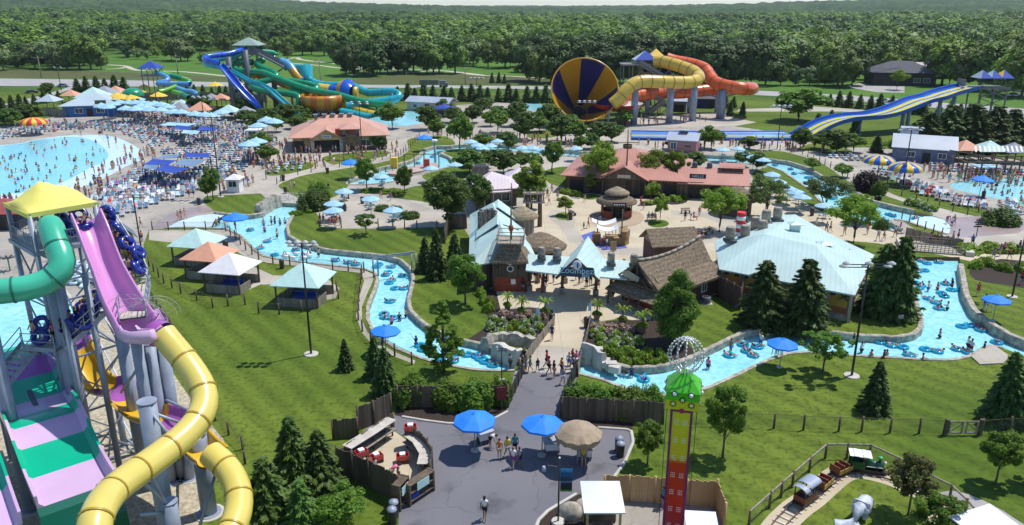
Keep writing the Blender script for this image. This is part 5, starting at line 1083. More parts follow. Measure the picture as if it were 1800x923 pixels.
# ================================================================ water slides
def plastic(name,col,rough=.28,var=.05):return mat(name,col,rough,var,.4,coat=.3)
S_YEL=plastic('pale_yellow_fibreglass',(.72,.58,.13));S_YELD=plastic('deep_yellow_fibreglass',(.7,.42,.02));S_PUR=plastic('purple_fibreglass',(.36,.1,.4));S_PNK=plastic('pink_fibreglass',(.66,.28,.58))
S_LIL=plastic('lilac_fibreglass',(.62,.42,.62));S_GRN=plastic('mint_green_fibreglass',(.06,.48,.3));S_GRNB=plastic('bright_green_fibreglass',(.0,.42,.24));S_GRND=plastic('shaded_green_fibreglass',(.0,.1,.06))  # last green has the shade of the slide's drop face put into its colour
S_SEAM=mat('yellow_joint',(.42,.26,.02),.4);S_SEAMG=mat('green_joint',(.02,.16,.1),.4)
S_G2=plastic('emerald_fibreglass',(.01,.27,.12));S_T2=plastic('turquoise_fibreglass',(.02,.36,.42));S_B2=plastic('royal_blue_fibreglass',(.01,.09,.5));S_O2=plastic('rust_orange_fibreglass',(.5,.14,.03));S_LB=plastic('sky_blue_fibreglass',(.1,.35,.6));S_LG=plastic('leaf_green_fibreglass',(.14,.42,.03));S_RED=plastic('red_fibreglass',(.55,.06,.03));S_ORG=plastic('orange_fibreglass',(.72,.13,.025))
S_FY=plastic('funnel_yellow',(.55,.27,.01),.35);S_FB=plastic('funnel_blue',(.012,.014,.13),.35);S_TY=plastic('tube_yellow',(.68,.46,.06));S_DJ=mat('dark_joint',(.2,.12,.03),.5);S_DR=mat('dark_red_joint',(.3,.04,.01),.5);S_DT=mat('dark_turquoise_joint',(.01,.13,.16),.5)
def circle(r,n=14):return[(r*math.cos(2*math.pi*i/n),r*math.sin(2*math.pi*i/n))for i in range(n)]
def path3(pts,k=10):return catmull([fp(*p)for p in pts],k)
def tube(parent,pts,r,mt,seam=None,step=2.2,name='tube',n=16,mats=None,cut=None,relief=1.06,closed=True):
 """an enclosed flume with joint rings; mats alternates the colour of its lengths"""
 c=resample(pts,step/4);mb=MB();pr=circle(r,n)
 if not closed:pr=[(r*math.cos(a),r*math.sin(a)*.9)for a in[math.pi+math.pi*i/10 for i in range(11)]];pr=[(-r*1.12,.02)]+pr+[(r*1.12,.02)]
 mf=(lambda i:mats[(i//4)%len(mats)])if mats else(lambda i:mt)
 mb.sweep(c,pr,closed,mf)
 if not closed:
  q=[(x*1.05,y*1.07-.03)for x,y in pr];mb.sweep(c,q,False,mf)
 if seam:
  mb.m(seam);cc=c[::4]
  for i,p in enumerate(c):
   if i%4 or i in(0,len(c)-1):continue
   t=(c[i+1]-c[i-1]).normalized()*(.035+r*.03);q=[(x*relief,y*relief)for x,y in pr];mb.sweep([p-t,p+t],q,closed,caps=False,flat=False)
   if closed:
    a=t.normalized().cross(Vector((0,0,1))).normalized();b=a.cross(t.normalized())
 return mb.build(name,parent)
def column(parent,base,top,r,mt=STEEL,foot=True,name='column'):
 mb=MB().m(mt).cyl(base,top,r,n=16)
 if foot:mb.cyl(Vector(base),Vector(base)+Vector((0,0,.12)),r*1.5,n=16);mb.m(CONC).cyl(Vector(base)-Vector((0,0,.1)),Vector(base)+Vector((0,0,.06)),r*1.9,n=16)
 mb.m(mt).cyl(Vector(top),Vector(top)+Vector((0,0,.06)),r*1.08,n=16);return mb.build(name,parent)
def col_uv(parent,u,vt,y,r,foot=True):
 """column whose top is seen at (u, vt) at distance y"""
 t=fp(u,vt,y);return column(parent,(t.x,y,0),t,r,foot=foot)
 # ---- near slide tower ------------------------------------------------------------
tw=thing('slide_tower','tall steel slide tower under a yellow canopy with stairs winding below','slide tower')
YT=48.0
def tp(u,v,y=YT):return fp(u,v,y)
a,b=fp(40,374,46.2),fp(170,357,49.5)
zc_=19.6
FLc,FRc=fp(47,376,46.5),fp(172,357,49.6);d=(FRc-FLc);d.z=0;L_=d.length;d.normalize();n_=Vector((-d.y,d.x,0));zc_=FLc.z
Mt=Matrix(((d.x,n_.x,0,FLc.x),(d.y,n_.y,0,FLc.y),(0,0,1,0),(0,0,0,1)));D_=4.4
tw.matrix_world=Mt;TI=Mt.inverted()
mb=MB().m(CANY);N_=12;vs=[];fs=[]
for i in range(N_+1):
 for j in range(N_+1):
  x,y=i/N_,j/N_;e=1-max(abs(2*x-1),abs(2*y-1));pk=1.1*max(0,1-math.hypot((x-.42)*2.0,(y-.55)*2.0))**1.15;pk2=.55*max(0,1-math.hypot((x-.85)*3,(y-.8)*2))**1.3
  sag=-.22*math.sin(math.pi*x)*(1 if j in(0,N_)else 0);vs.append((x*L_,y*D_,zc_+.45*e+pk+pk2+sag*.4))
  if i<N_ and j<N_:k=i*(N_+1)+j;fs.append((k,k+N_+1,k+N_+2,k+1))
b0=len(mb.V);mb.sm=True;shell(mb,vs,fs,.06);mb.sm=False;mb.build('canopy',tw)
mb=MB().m(CANY);mb.box(-.03,-.05,zc_-.28,L_+.03,-.02,zc_+.02);mb.box(-.05,0,zc_-.28,-.02,D_,zc_+.02);mb.build('valance',tw)
zd=zc_-2.5;L_s=L_
mb=MB().m(STEEL);mb.box(-.1,-.1,zd-.25,L_+.1,D_+.3,zd);mb.build('deck',tw)
for x,y in((.15,.1),(L_-.15,.1),(.15,D_-.1),(L_-.15,D_-.1)):column(tw,(x,y,0),(x,y,zc_-.1),.16)
for x0_,y0_,x1_,y1_ in((.15,.1,L_-.15,.1),(.15,.1,.15,D_-.1),(L_-.15,.1,L_-.15,D_-.1),(.15,D_-.1,L_-.15,D_-.1)):
 mb=MB().m(STEEL)
 for k in range(4):
  z=.5+k*zd/4
  mb.beam((x0_,y0_,z),(x1_,y1_,z+zd/4-.6),.09);mb.beam((x1_,y1_,z),(x0_,y0_,z+zd/4-.6),.09);mb.beam((x0_,y0_,z),(x1_,y1_,z),.12)
 mb.build('bracing',tw)
def railing(parent,pts,h=1.05,sp=1.2,bars=False,mt=STEEL,name='railing'):
 mb=MB().m(mt);pts=[Vector(p)for p in pts]
 for a,b in zip(pts,pts[1:]):
  n=max(1,int((b-a).length/sp));
  for z in(h,h*.5,.12):mb.beam(a+Vector((0,0,z)),b+Vector((0,0,z)),.045)
  for i in range(n+1):p=a.lerp(b,i/n);mb.beam(p,p+Vector((0,0,h)),.05)
  if bars:
   m_=int((b-a).length/.16)
   for i in range(m_):p=a.lerp(b,i/m_);mb.beam(p+Vector((0,0,.1)),p+Vector((0,0,h)),.018)
 return mb.build(name,parent)
railing(tw,[(0,0,zd),(L_*.16,0,zd)],bars=True);railing(tw,[(L_*.4,0,zd),(L_*.62,0,zd)],bars=True);railing(tw,[(0,0,zd),(0,D_,zd),(L_,D_+.2,zd)],bars=True)
def stair(parent,p,q,wd,name='stair'):
 """straight flight between two points of the parent's frame, with side rails"""
 p,q=Vector(p),Vector(q);n=max(2,int(abs(q.z-p.z)/.2))if abs(q.z-p.z)>.3 else 1;dr=q-p;sd_=Vector((-dr.y,dr.x,0)).normalized()*wd/2;mb=MB().m(STEEL)
 for s in(-1,1):mb.beam(p+sd_*s,q+sd_*s,.06,.3)
 if n>1:
  f=dr/n;run=Vector((dr.x,dr.y,0)).normalized()*.15;mb.m(mat('stair_tread',(.5,.5,.46),.8))
  for i in range(n):c=p+f*(i+.5);mb.add([c+sd_-run,c-sd_-run,c-sd_+run,c+sd_+run,c+sd_-run-Vector((0,0,.04)),c-sd_-run-Vector((0,0,.04)),c-sd_+run-Vector((0,0,.04)),c+sd_+run-Vector((0,0,.04))],[(0,1,2,3),(7,6,5,4),(0,4,5,1),(2,6,7,3)])
 else:mb.m(mat('walk_deck',(.52,.48,.4),.8));mb.add([p+sd_,p-sd_,q-sd_,q+sd_]+[x-Vector((0,0,.12))for x in(p+sd_,p-sd_,q-sd_,q+sd_)],[(0,1,2,3),(7,6,5,4)])
 o=mb.build(name,parent);railing(o,[p+sd_,q+sd_]);railing(o,[p-sd_,q-sd_]);return o
W2L=lambda u,v,y:TI@fp(u,v,y)
STP=[W2L(180,392,52),W2L(215,455,50.5),W2L(240,496,49)]
P1,P2,P3=fp(182,396,52.0),fp(228,468,50.5),fp(243,500,49.6)
L1=stair(tw,TI@P1,TI@P2,1.5,'stair');Lm=stair(tw,TI@P2,TI@P3,1.5,'landing')
P4=fp(286,560,46.5);P3b=Vector((P3.x,P3.y,P3.z));P4.z=P3.z-.1;P4=Vector((P3.x+2.3,43.8,P3.z-.05));stair(tw,TI@P3b,TI@P4,1.5,'walkway')
Q1,Q2=fp(182,545,47.5),fp(112,607,46.0);stair(tw,TI@Q1,TI@Q2,1.5,'stair');Q3=fp(60,622,46.3);Q3.z=Q2.z;stair(tw,TI@Q2,TI@Q3,1.6,'landing')
Q4=fp(-6,680,43.5);stair(tw,TI@Q3,TI@Q4,1.5,'stair')
S1=thing('raft_slide','pink chute turning into a curling pale yellow tube slide','water slide')
chp=path3([(150,388,47.6),(163,418,46.8),(178,460,46.0),(196,505,45.2),(214,545,44.6),(232,578,44.2)],12)
def chute_prof(w0,hh):
 return lambda i,w0=w0,hh=hh:[(-w0-.12,hh+.02),(-w0,hh),(-w0*.82,hh*.32),(-w0*.55,.03),(0,-.05),(w0*.55,.03),(w0*.82,hh*.32),(w0,hh),(w0+.12,hh+.02),(w0+.05,hh*.2),(w0*.6,-.12),(0,-.2),(-w0*.6,-.12),(-w0-.05,hh*.2)]
c=resample(chp,.5);n=len(c)
def prf(i):
 t=i/n;w0=.78+.45*max(0,t-.45)/.55;return chute_prof(w0,.95)(i)
mb=MB();mb.sweep(c,prf,True,lambda i:S_PNK);mb.build('chute',S1)
bp=path3([(232,578,44.2),(243,590,44.0),(256,594,44.0),(268,588,44.4),(280,580,44.4)],10)
c2=resample(bp,.35);m2=len(c2);mb=MB();mb.sweep(c2,lambda i:chute_prof(1.15+.35*math.sin(math.pi*i/m2),1.05)(i),True,lambda i:S_LIL);basin=mb.build('basin',S1)
NET=mat('wire_net',(.5,.5,.5),.5)
mb=MB().m(NET)
for k in range(10):
 p=c2[min(m2-1,int(k*(m2-1)/9))];q=c[max(0,n-1-k)]
 mb.sweep([p+Vector((1.3*math.cos(t)*(1.0),.5*math.cos(t),1.0+1.25*math.sin(t)))for t in[math.pi*i/12 for i in range(13)]],circle(.012,4),True)
for k in range(9):
 t=math.pi*(k+1)/10;mb.sweep([p+Vector((1.3*math.cos(t),.5*math.cos(t),1.0+1.25*math.sin(t)))for p in c2[::3]],circle(.01,4),True)
mb.build('safety_net',basin)
yt=path3([(272,588,44.3),(284,585,44.0),(302,606,43.5),(330,640,42.6),(352,674,41.8),(360,704,41.0),(350,735,39.8),(322,768,38.4),(282,800,36.8),(238,832,35.0),(200,862,33.2),(176,895,31.4),(165,935,30.2),(180,985,29.6),(240,1030,30.4),(320,1030,32.2),(378,985,34.2),(408,930,36.2),(420,890,37.7),(416,855,38.9),(398,822,40.0),(370,797,40.8)],10)
rt=resample(yt,.6);i0=3
tube(S1,yt[:14],.80,S_PUR,S_PNK,1.9,'tube_mouth',20)
tube(S1,yt[12:],.78,S_YEL,S_SEAM,2.3,'tube',20)
lt=path3([(372,798,40.8),(352,782,41.6),(330,758,42.6),(312,734,43.6),(290,726,44.4),(268,722,45.0),(246,716,45.8),(226,700,46.8),(214,682,47.8),(198,672,48.4),(176,672,48.8),(158,655,49.4),(142,628,50.2),(130,604,51.0),(124,585,51.8)],8)
tube(S1,lt,.98,None,None,2.2,'open_trough',mats=[S_YELD,S_YELD,S_PUR],closed=False)
for u,v,y,r in((333,788,46.0,.34),):column(S1,gp(333,842),fp(333,788,gp(333,842).y),.34)
for u,vt,y,r in((258,706,38.8,.5),(297,882,37.4,.44),(240,600,45.5,.38),(262,604,46.0,.38),(285,608,46.6,.42),(213,590,47.0,.4),(204,700,50.5,.22),(225,690,51.5,.22),(348,762,42.5,.5)):col_uv(S1,u,vt,y,r)
g0=fp(96,500,46.4);column(S1,(g0.x,46.4,0),g0,.56)
mb=MB().m(STEEL)
for a,b in(((258,722,38.8),(322,745,39.4)),((258,716,38.8),(300,768,38.0)),((297,890,37.4),(246,842,35.4)),((297,900,37.4),(248,905,36.0)),((297,895,37.4),(262,830,36)),((340,960,38),(380,830,40.6)),((333,800,46),(360,790,43.0)),((240,640,45.5),(285,660,46.6)),((213,690,47),(240,650,45.5)),((285,700,46.6),(330,720,43.5))):
 p,q=fp(*a),fp(*b);mb.cyl(p,q,.09,n=8)
mb.build('strut',S1)
S3=thing('green_tube_slide','mint green tube slide leaving the tower and curling off to the side','water slide')
gt=path3([(88,398,47.2),(92,405,46.6),(100,430,45.8),(108,452,45.2),(108,472,44.8),(92,490,44.4),(60,503,43.8),(20,510,43.2),(-30,514,42.8),(-80,508,42.8),(-110,490,43.4),(-90,472,44.2),(-40,466,44.8),(-4,470,45.2)],10)
tube(S3,gt,.76,S_GRN,S_SEAMG,2.2,'tube',20);g1=fp(-30,520,42.8);column(S3,(g1.x,42.8,0),g1,.4)
g1=fp(58,506,44.4);column(S3,(g1.x+.8,45.6,0),(g1.x+.8,45.6,g1.z),.2);column(S3,(g1.x+2.0,46.6,0),(g1.x+2.0,46.6,g1.z),.2)
def lane(lb,c0,dr,wd,offs_,z0,seq,lens):
 o=thing('racing_slide',lb,'water slide');dr=Vector((*dr,0)).normalized();sd_=Vector((dr.y,-dr.x,0))
 pts=[];zz=z0;p=Vector(c0)+sd_*offs_;bounds=[]
 for i,L in enumerate(lens):
  for k in range(6):pts.append(Vector((p.x,p.y,zz+.35*math.sin((i+k/6)*1.57))));p=p+dr*L/6;zz-=L*(.16 if i<len(lens)-1 else .16)/6
 h,w_=.75,wd/2
 pr=[(-w_-.15,h+.03),(-w_,h),(-w_,.25),(-w_+.25,0),(w_-.25,0),(w_,.25),(w_,h),(w_+.15,h+.03),(w_+.1,-.15),(-w_-.1,-.15)]
 mb=MB();mb.sweep(pts,pr,True,lambda i:seq[(i//6)%len(seq)],flat=True,sm=False,caps=True);mb.build('lane',o)
 e=pts[-1];mb=MB();d2=dr
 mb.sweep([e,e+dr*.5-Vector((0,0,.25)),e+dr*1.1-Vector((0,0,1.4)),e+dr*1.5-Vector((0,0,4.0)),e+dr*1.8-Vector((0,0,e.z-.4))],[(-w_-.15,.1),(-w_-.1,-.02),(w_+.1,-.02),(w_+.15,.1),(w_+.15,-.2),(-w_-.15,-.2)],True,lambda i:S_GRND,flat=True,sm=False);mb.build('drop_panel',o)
 for k in(3,10,16,22):
  if k<len(pts):
   for s in(-1,1):q=pts[k]+sd_*s*(w_-.4);mb=MB().m(STEEL).cyl((q.x,q.y,0),(q.x,q.y,q.z-.15),.16,n=10);mb.build('leg',o)
 mb=MB().m(DSTEEL);q=pts[0];
 mb.beam(pts[1]-Vector((0,0,.4)),pts[-2]-Vector((0,0,.4)),.3);mb.build('girder',o);return o
pa_,pb_=gp(0,723,6.8),gp(71,900,5.2);v_=Vector((pb_.x-pa_.x,pb_.y-pa_.y,0)).normalized();sd_=Vector((-v_.y,v_.x,0));c0=pa_+sd_*1.95-v_*7.5
lane('wide green and pink striped racing slide nearest the yellow tube',(c0.x,c0.y,0),(v_.x,v_.y),3.8,0,8.0,[S_GRNB,S_PUR,S_GRNB,S_LIL,S_GRNB,S_LIL,S_GRNB,S_LIL],[2.5,2.0,2.2,2.0,1.7,1.7,2.4,3.6])
lane('outer green and pink striped racing slide at the frame edge',(c0.x,c0.y,0),(v_.x,v_.y),3.8,4.8,7.7,[S_LIL,S_GRNB,S_LIL,S_GRNB,S_PUR,S_GRNB,S_LIL],[2.6,2.4,2.4,2.2,2.6,2.5,3.4])
# ---- multi-coloured slide complex ------------------------------------------------
SX=thing('slide_complex','tangle of green, turquoise, blue and orange tube slides round a grey tower','water slide')
Y0=250
def far_tube(pts,r,mt,seam,name='tube',mats=None,closed=True,step=5.0):return tube(SX,path3([(u,v,y if y else Y0)for u,v,y in pts],6),r,mt,seam,step,name,10,mats,closed=closed)
far_tube([(432,87,250),(418,90,246),(401,95,243),(375,98,240),(361,101,238),(361,105,236),(372,108,234),(386,111,234)],.85,S_B2,MAT['navy_canvas'])
far_tube([(430,90,250),(418,96,248),(407,100,246),(390,103,244),(368,106,241),(360,109,239),(366,114,237),(385,117,236),(404,122,235)],.8,S_T2,S_DT)
far_tube([(386,111,234),(395,120,233),(403,130,232),(418,148,230),(432,163,229),(446,177,228),(460,189,228)],1.2,S_B2,S_LB,'flume',closed=False)
far_tube([(404,122,235),(422,131,234),(442,142,233),(460,147,232),(476,157,231),(492,171,230),(508,185,229),(522,197,228),(540,207,228)],1.1,S_T2,S_LB,'flume',closed=False)
far_tube([(444,110,250),(430,108,250),(414,110,248),(410,117,246),(416,124,245),(430,126,245),(463,128,244),(482,136,243),(508,146,241),(545,158,239),(570,163,238),(597,168,236),(625,176,235),(655,182,234),(684,184,233)],1.05,S_G2,S_SEAMG)
far_tube([(463,106,252),(453,109,250),(452,114,248),(466,121,247),(480,127,246),(487,133,244),(478,139,243),(456,145,242),(441,150,241),(448,156,240),(470,161,239),(500,164,238),(522,168,237),(526,176,236),(524,190,235),(530,202,234),(545,210,233),(556,214,232)],.95,S_G2,S_SEAMG)
far_tube([(508,142,246),(525,145,246),(545,149,245),(558,154,243),(552,160,242),(532,162,241),(508,161,240)],1.1,S_G2,S_SEAMG)
far_tube([(460,91,254),(474,92,256),(485,95,257),(487,100,257),(481,103,256)],.9,S_G2,S_SEAMG)
far_tube([(500,119,253),(516,118,253),(530,119,252),(538,123,251)],.9,S_T2,S_DT)
far_tube([(537,122,251),(539,130,250),(542,138,249),(556,147,248),(580,150,247),(615,150,246),(634,158,244),(648,163,243),(670,162,242),(692,162,240),(703,168,239),(694,174,238),(675,177,237),(650,180,236),(625,184,235),(608,186,234)],1.15,S_T2,S_DT)
mb=MB().m(S_T2);mb.sweep([fp(536,122,251.5),fp(540,136,249.5),fp(545,142,249)],lambda i:circle((2.6,1.9,1.3)[i],12),True);mb.m(DARK).cyl(fp(536,123,251.3),fp(536,123,250.6),1.7,n=12);mb.build('tube_mouth',SX)
far_tube([(494,108,252),(508,115,251),(516,126,250),(524,136,249),(533,144,248)],1.35,S_B2,None,mats=[S_LB,S_FY,S_B2,S_TY])
far_tube([(560,157,245),(585,160,244),(600,161,243),(616,162,242)],1.9,None,None,'cone_tube',mats=[S_TY,S_B2,S_LB],step=4)
mb=MB();cA,cB=fp(602,162,243),fp(622,163,241);mb.sweep([cA,cA.lerp(cB,.5),cB],lambda i:circle((3.4,4.2,2.2)[i],12),True,lambda i:(S_FY,S_B2)[i%2]);mb.m(S_TY).cyl(cB,cB+Vector((1.2,0,0)),1.9,n=12);mb.build('small_funnel',SX)
far_tube([(420,106,252),(406,109,251),(402,116,250),(412,124,249),(430,130,248),(463,133,247),(480,140,246),(500,149,245),(525,157,244),(548,166,242),(562,172,240)],1.0,None,None,mats=[S_O2,S_O2,S_YELD])
far_tube([(575,176,238),(598,182,237),(620,190,235),(640,198,233),(662,203,231)],1.3,S_YELD,S_DJ)
far_tube([(600,197,232),(625,202,231),(642,206,230),(656,207,229)],1.3,S_T2,S_DT);far_tube([(632,186,236),(650,194,234),(668,199,232)],.8,S_G2,S_SEAMG)
far_tube([(586,207,230),(612,208,229),(640,210,228)],1.5,S_RED,S_DR,'flume',closed=False);far_tube([(530,209,232),(560,216,228),(600,219,226),(650,221,224),(685,222,223)],1.6,S_B2,S_LB,'flume',closed=False);far_tube([(630,206,230),(660,210,227),(690,214,225)],2.2,S_LB,None,'flume',closed=False)
bc=fp(567,187,236);mb=MB();mats_=[]
for k in range(20):mats_+=[S_FY if k%2 else S_O2]*2
mb.lathe([(2.2,-1.2),(4.8,-.9),(6.2,.6),(6.5,2.6),(6.15,3.6),(5.9,3.4),(6.2,2.4),(5.7,.8),(4,-.4),(1,-.7)],40,bc,True,0,mats_);mb.build('bowl',SX)
for a in range(8):q=bc+Vector((5*math.cos(a*.785),5*math.sin(a*.785),-1));MB().m(STEEL).cyl((q.x,q.y,0),q,.3,n=8).build('column',SX)
for u,vt,y in((401,100,240),(431,88,244),(480,126,246),(512,160,240),(572,172,238),(624,176,236),(662,178,237),(520,142,246),(455,150,241),(600,152,246),(690,164,239),(540,150,249)):
 t=fp(u,vt,y);MB().m(DSTEEL if u<500 else STEEL).cyl((t.x,y,0),t,.85 if u<490 else .38,n=10).build('column',SX)
tq=fp(437,92,252);dk=tq.z;mb=MB().m(mat('slide_tower_grey',(.16,.16,.19),.7));mb.box(tq.x-3.2,249,dk-.6,tq.x+3.8,255,dk);[mb.box(tq.x+x-.25,y,0,tq.x+x+.25,y+.5,dk)for x in(-2.8,3.2)for y in(249.3,254)]
for k in range(5):mb.beam((tq.x-2.8,249.4,k*dk/5),(tq.x+3.2,249.4,(k+1)*dk/5),.3);mb.beam((tq.x+3.2,249.5,k*dk/5),(tq.x-2.8,249.5,(k+1)*dk/5),.3)
mb.build('tower_frame',SX);MB().m(MAT['slide_tower_grey']).box(tq.x-3.3,248.9,dk,tq.x+3.9,249.1,dk+1.2).build('tower_rail',SX)
mb=MB().m(mat('grey_green_roof',(.25,.34,.3),.6));shell(mb,[(tq.x-3.8,248,dk+2.3),(tq.x+4.4,248,dk+2.3),(tq.x+4.4,256,dk+2.3),(tq.x-3.8,256,dk+2.3),(tq.x+.3,252,dk+4.6)],[(0,1,4),(1,2,4),(2,3,4),(3,0,4)],.2);mb.build('tower_roof',SX)
sb=fp(500,118,250);mb=MB().m(MAT['slide_tower_grey']);a_,b_=fp(447,90,250),fp(500,118,250);mb.beam(a_,b_,2.4,.5);
for s in(-1,1):mb.beam(a_+Vector((0,1.2*s,1.0)),b_+Vector((0,1.2*s,1.0)),.12,.9)
c_=fp(455,150,249);mb.beam(b_,c_,2.2,.4);mb.beam(c_,fp(500,190,248),2.2,.4);mb.build('stair',SX)
# ---- the great funnel and its tubes ----------------------------------------------
FN=thing('funnel_slide','giant blue and yellow funnel fed by a yellow tube','water slide')
O_=fp(1028,157,214);T_=fp(1017,195,227);T_.z=max(T_.z,1.9)
ax=(T_-O_).normalized();a_=ax.cross(Vector((0,0,1))).normalized();b_=a_.cross(ax)
if b_.z<0:b_=-b_
if a_.x<0:a_=-a_
def ring(c,r,n=48,off=R(94)):return[c+a_*r*math.cos(off-2*math.pi*i/n)+b_*r*math.sin(off-2*math.pi*i/n)for i in range(n)]
mb=MB();mb.sm=True;NS=48;levels=[(0,8.9),(.25,7.4),(.5,5.6),(.75,3.7),(.93,2.0),(1,1.7)]
vin=[ring(O_.lerp(T_,t),r,NS)for t,r in levels];
for out in(0,1):
 rows=[[O_.lerp(T_,levels[k][0])+(p-O_.lerp(T_,levels[k][0]))*(1+out*.03)+ax*out*.02 for p in row]for k,row in enumerate(vin)];b0=len(mb.V);mb.V+=[p for r in rows for p in r]
 for k in range(len(rows)-1):
  for i in range(NS):mb.m((S_FB,S_FY)[(i//6)%2]);mb.F.append([b0+k*NS+i,b0+k*NS+(i+1)%NS,b0+(k+1)*NS+(i+1)%NS,b0+(k+1)*NS+i]);mb.I.append(mb.cur);mb.S.append(True)
mb.build('funnel',FN)
mb=MB().m(S_FY);rp=ring(O_,9.05,48);mb.sweep(rp+rp[:1],circle(.22,6),True)
for k in(.3,.6,.85):c=O_.lerp(T_,k);rr_=np.interp(k,[l[0]for l in levels],[l[1]for l in levels])*1.05;q=ring(c,rr_,32);mb.m(S_DJ).sweep(q+q[:1],circle(.14,4),True)
mb.build('rim',FN)
MB().m(DARK).cyl(T_+ax*.1,T_+ax*3,1.75,n=24).build('exit_tube',FN)
mb=MB().m(STEEL)
for t in(-.8,-.3,.3,.8):
 p=O_+a_*8.8*math.sin(t)-b_*8.8*math.cos(t);mb.cyl((p.x,p.y+1,0),p,.28,n=8)
 p=O_.lerp(T_,.6)+a_*5*math.sin(t)-b_*5*math.cos(t);mb.cyl((p.x,p.y,0),p,.25,n=8)
o_=mb.build('supports',FN)
yp=path3([(1150,108,236),(1162,108,235),(1180,112,232),(1205,120,229),(1222,128,226),(1228,137,223),(1216,144,220),(1190,145,218),(1160,144,216),(1133,143,215),(1115,147,214),(1102,158,213),(1090,172,212.5),(1076,184,212.5)],8)
tube(FN,yp,1.75,S_TY,S_DJ,3.2,'tube',16)
ot=thing('orange_tube_slide','orange tube slide looping wide behind the yellow one','water slide')
op=path3([(1172,103,242),(1188,108,241),(1215,113,239),(1238,121,236),(1247,133,233),(1256,144,230),(1275,151,227),(1300,155,225),(1318,157,227),(1322,155,234),(1300,155,240),(1262,157,241),(1230,160,240),(1195,163,238),(1165,163,236),(1135,166,233),(1105,172,229),(1085,180,224)],8)
tube(ot,op,1.8,S_ORG,S_DR,3.2,'tube',16)
bc=fp(1085,190,220);bc.z=max(bc.z,1.6);mb=MB().m(S_RED);mb.lathe([(2,-.8),(6.5,.3),(7.2,1.4)],32,bc);mb.m(WHITE).lathe([(7.1,1.4),(6.4,.4),(1,-.6)],32,bc);mb.build('catch_bowl',ot)
for u,vt,y,ow in((1117,152,215,FN),(1180,150,218,FN),(1222,142,222,FN),(1268,158,228,ot),(1272,158,226,ot),(1213,165,240,ot),(1262,162,240,ot),(1140,168,234,ot)):
 t=fp(u,vt,y);column(ow,(t.x,y,0),t,.95 if vt<160 else .6,foot=True)
mb=MB().m(DSTEEL)
for a,b in(((1180,165,218),(1222,150,222)),((1268,172,228),(1313,160,226)),((1268,172,228),(1230,164,238)),((1117,160,215),(1145,150,216))):mb.cyl(fp(*a),fp(*b),.16,n=6)
mb.build('brace',ot)
st=thing('start_tower','steel start tower with zigzag stairs and two peaked roofs above the tubes','tower');tq=fp(1140,112,238);dk=tq.z
mb=MB().m(mat('weathered_steel',(.2,.19,.18),.7));x0_,x1_=fp(1092,112,238).x,fp(1162,112,238).x;mb.box(x0_,235,dk-.4,x1_,243,dk);
for x in np.linspace(x0_+.5,x1_-.5,5):[mb.box(x-.15,y,0,x+.15,y+.3,dk)for y in(236,242)]
mb.build('deck',st)
railing(st,[(x0_,235,dk),(x1_,235,dk)],1.4,1.0,mt=MAT['weathered_steel']);
zz=[dk,dk*.72,dk*.48,dk*.24,0];xs_=[x0_+2,x0_+9,x0_+2.5,x0_+9.5,x0_+5]
for i in range(4):
 o_=MB().m(MAT['weathered_steel']);pA,pB=Vector((xs_[i]+3,234.2-i*.1,zz[i])),Vector((xs_[i+1]+3,234.2-i*.1,zz[i+1]));o_.beam(pA,pB,2.0,.4)
 for s in(-1,1):o_.beam(pA+Vector((0,s,1)),pB+Vector((0,s,1)),.08,.9)
 o_.build('stair',st)
mb=MB().m(MAT['weathered_steel'])
for i in range(4):
 for x in(x0_+4,x0_+12):mb.beam((x,236,i*dk/4),(x+4,236,(i+1)*dk/4),.2);mb.beam((x+4,236,i*dk/4),(x,236,(i+1)*dk/4),.2)
mb.build('bracing',st)
for u,mA,mB_,yy in((1137,CANN,SKYR,236),(1156,CANYD,CANO,239)):
 t=fp(u,106,yy);w_=3.4;mb=MB();ap=t+Vector((0,w_,2.6 if yy<238 else 3.2));q=[t+Vector((-w_,0,0)),t+Vector((w_,0,0)),t+Vector((w_,2*w_,0)),t+Vector((-w_,2*w_,0))]
 for k in range(4):mb.m(mA if k%2==0 else mB_);shell(mb,[q[k],q[(k+1)%4],ap],[(0,1,2)],.1)
 mb.build('peaked_roof',st)
 mb=MB().m(STEEL);[mb.cyl((p.x,p.y,dk),p,.12,n=6)for p in q];mb.build('roof_posts',st)
 # ---- blue and yellow wave slide --------------------------------------------------
WS=thing('wave_slide','long blue and yellow multi-lane wave slide sweeping down from its tower','water slide')
S_WB=plastic('wave_blue',(.015,.11,.5));S_WL=plastic('wave_light_blue',(.12,.3,.62));S_WY=plastic('wave_yellow',(.7,.6,.03))
pc_=path3([(1706,153,212),(1690,156,211),(1660,164,209),(1640,171,207),(1615,177,205),(1590,187,203),(1560,198,201),(1530,204,199),(1500,206,198),(1470,211,197),(1445,220,196),(1425,231,195),(1408,239,194),(1392,243,194)],8)
def ws_prof():return[(x*1.35,y)for x,y in[(-2.9,.75),(-2.7,.7),(-2.6,.1),(-1.55,.02),(-1.0,.16),(-.3,.02),(.3,.02),(1.0,.16),(1.55,.02),(2.6,.1),(2.7,.7),(2.9,.75),(2.8,-.3),(-2.8,-.3)]]
pm=[S_WB,S_WB,S_WB,S_WL,S_WL,S_WY,S_WL,S_WL,S_WB,S_WB,S_WB,S_WB,S_WB,S_WB]
mb=MB();mb.sweep(resample(pc_,1.5),ws_prof(),True,None,prof_mats=[S_WB,S_WB,S_WB,S_WY,S_WY,S_WB,S_WY,S_WY,S_WB,S_WB,S_WB,S_WB,S_WB,S_WB],flat=True,sm=False,caps=True);mb.build('lanes',WS)
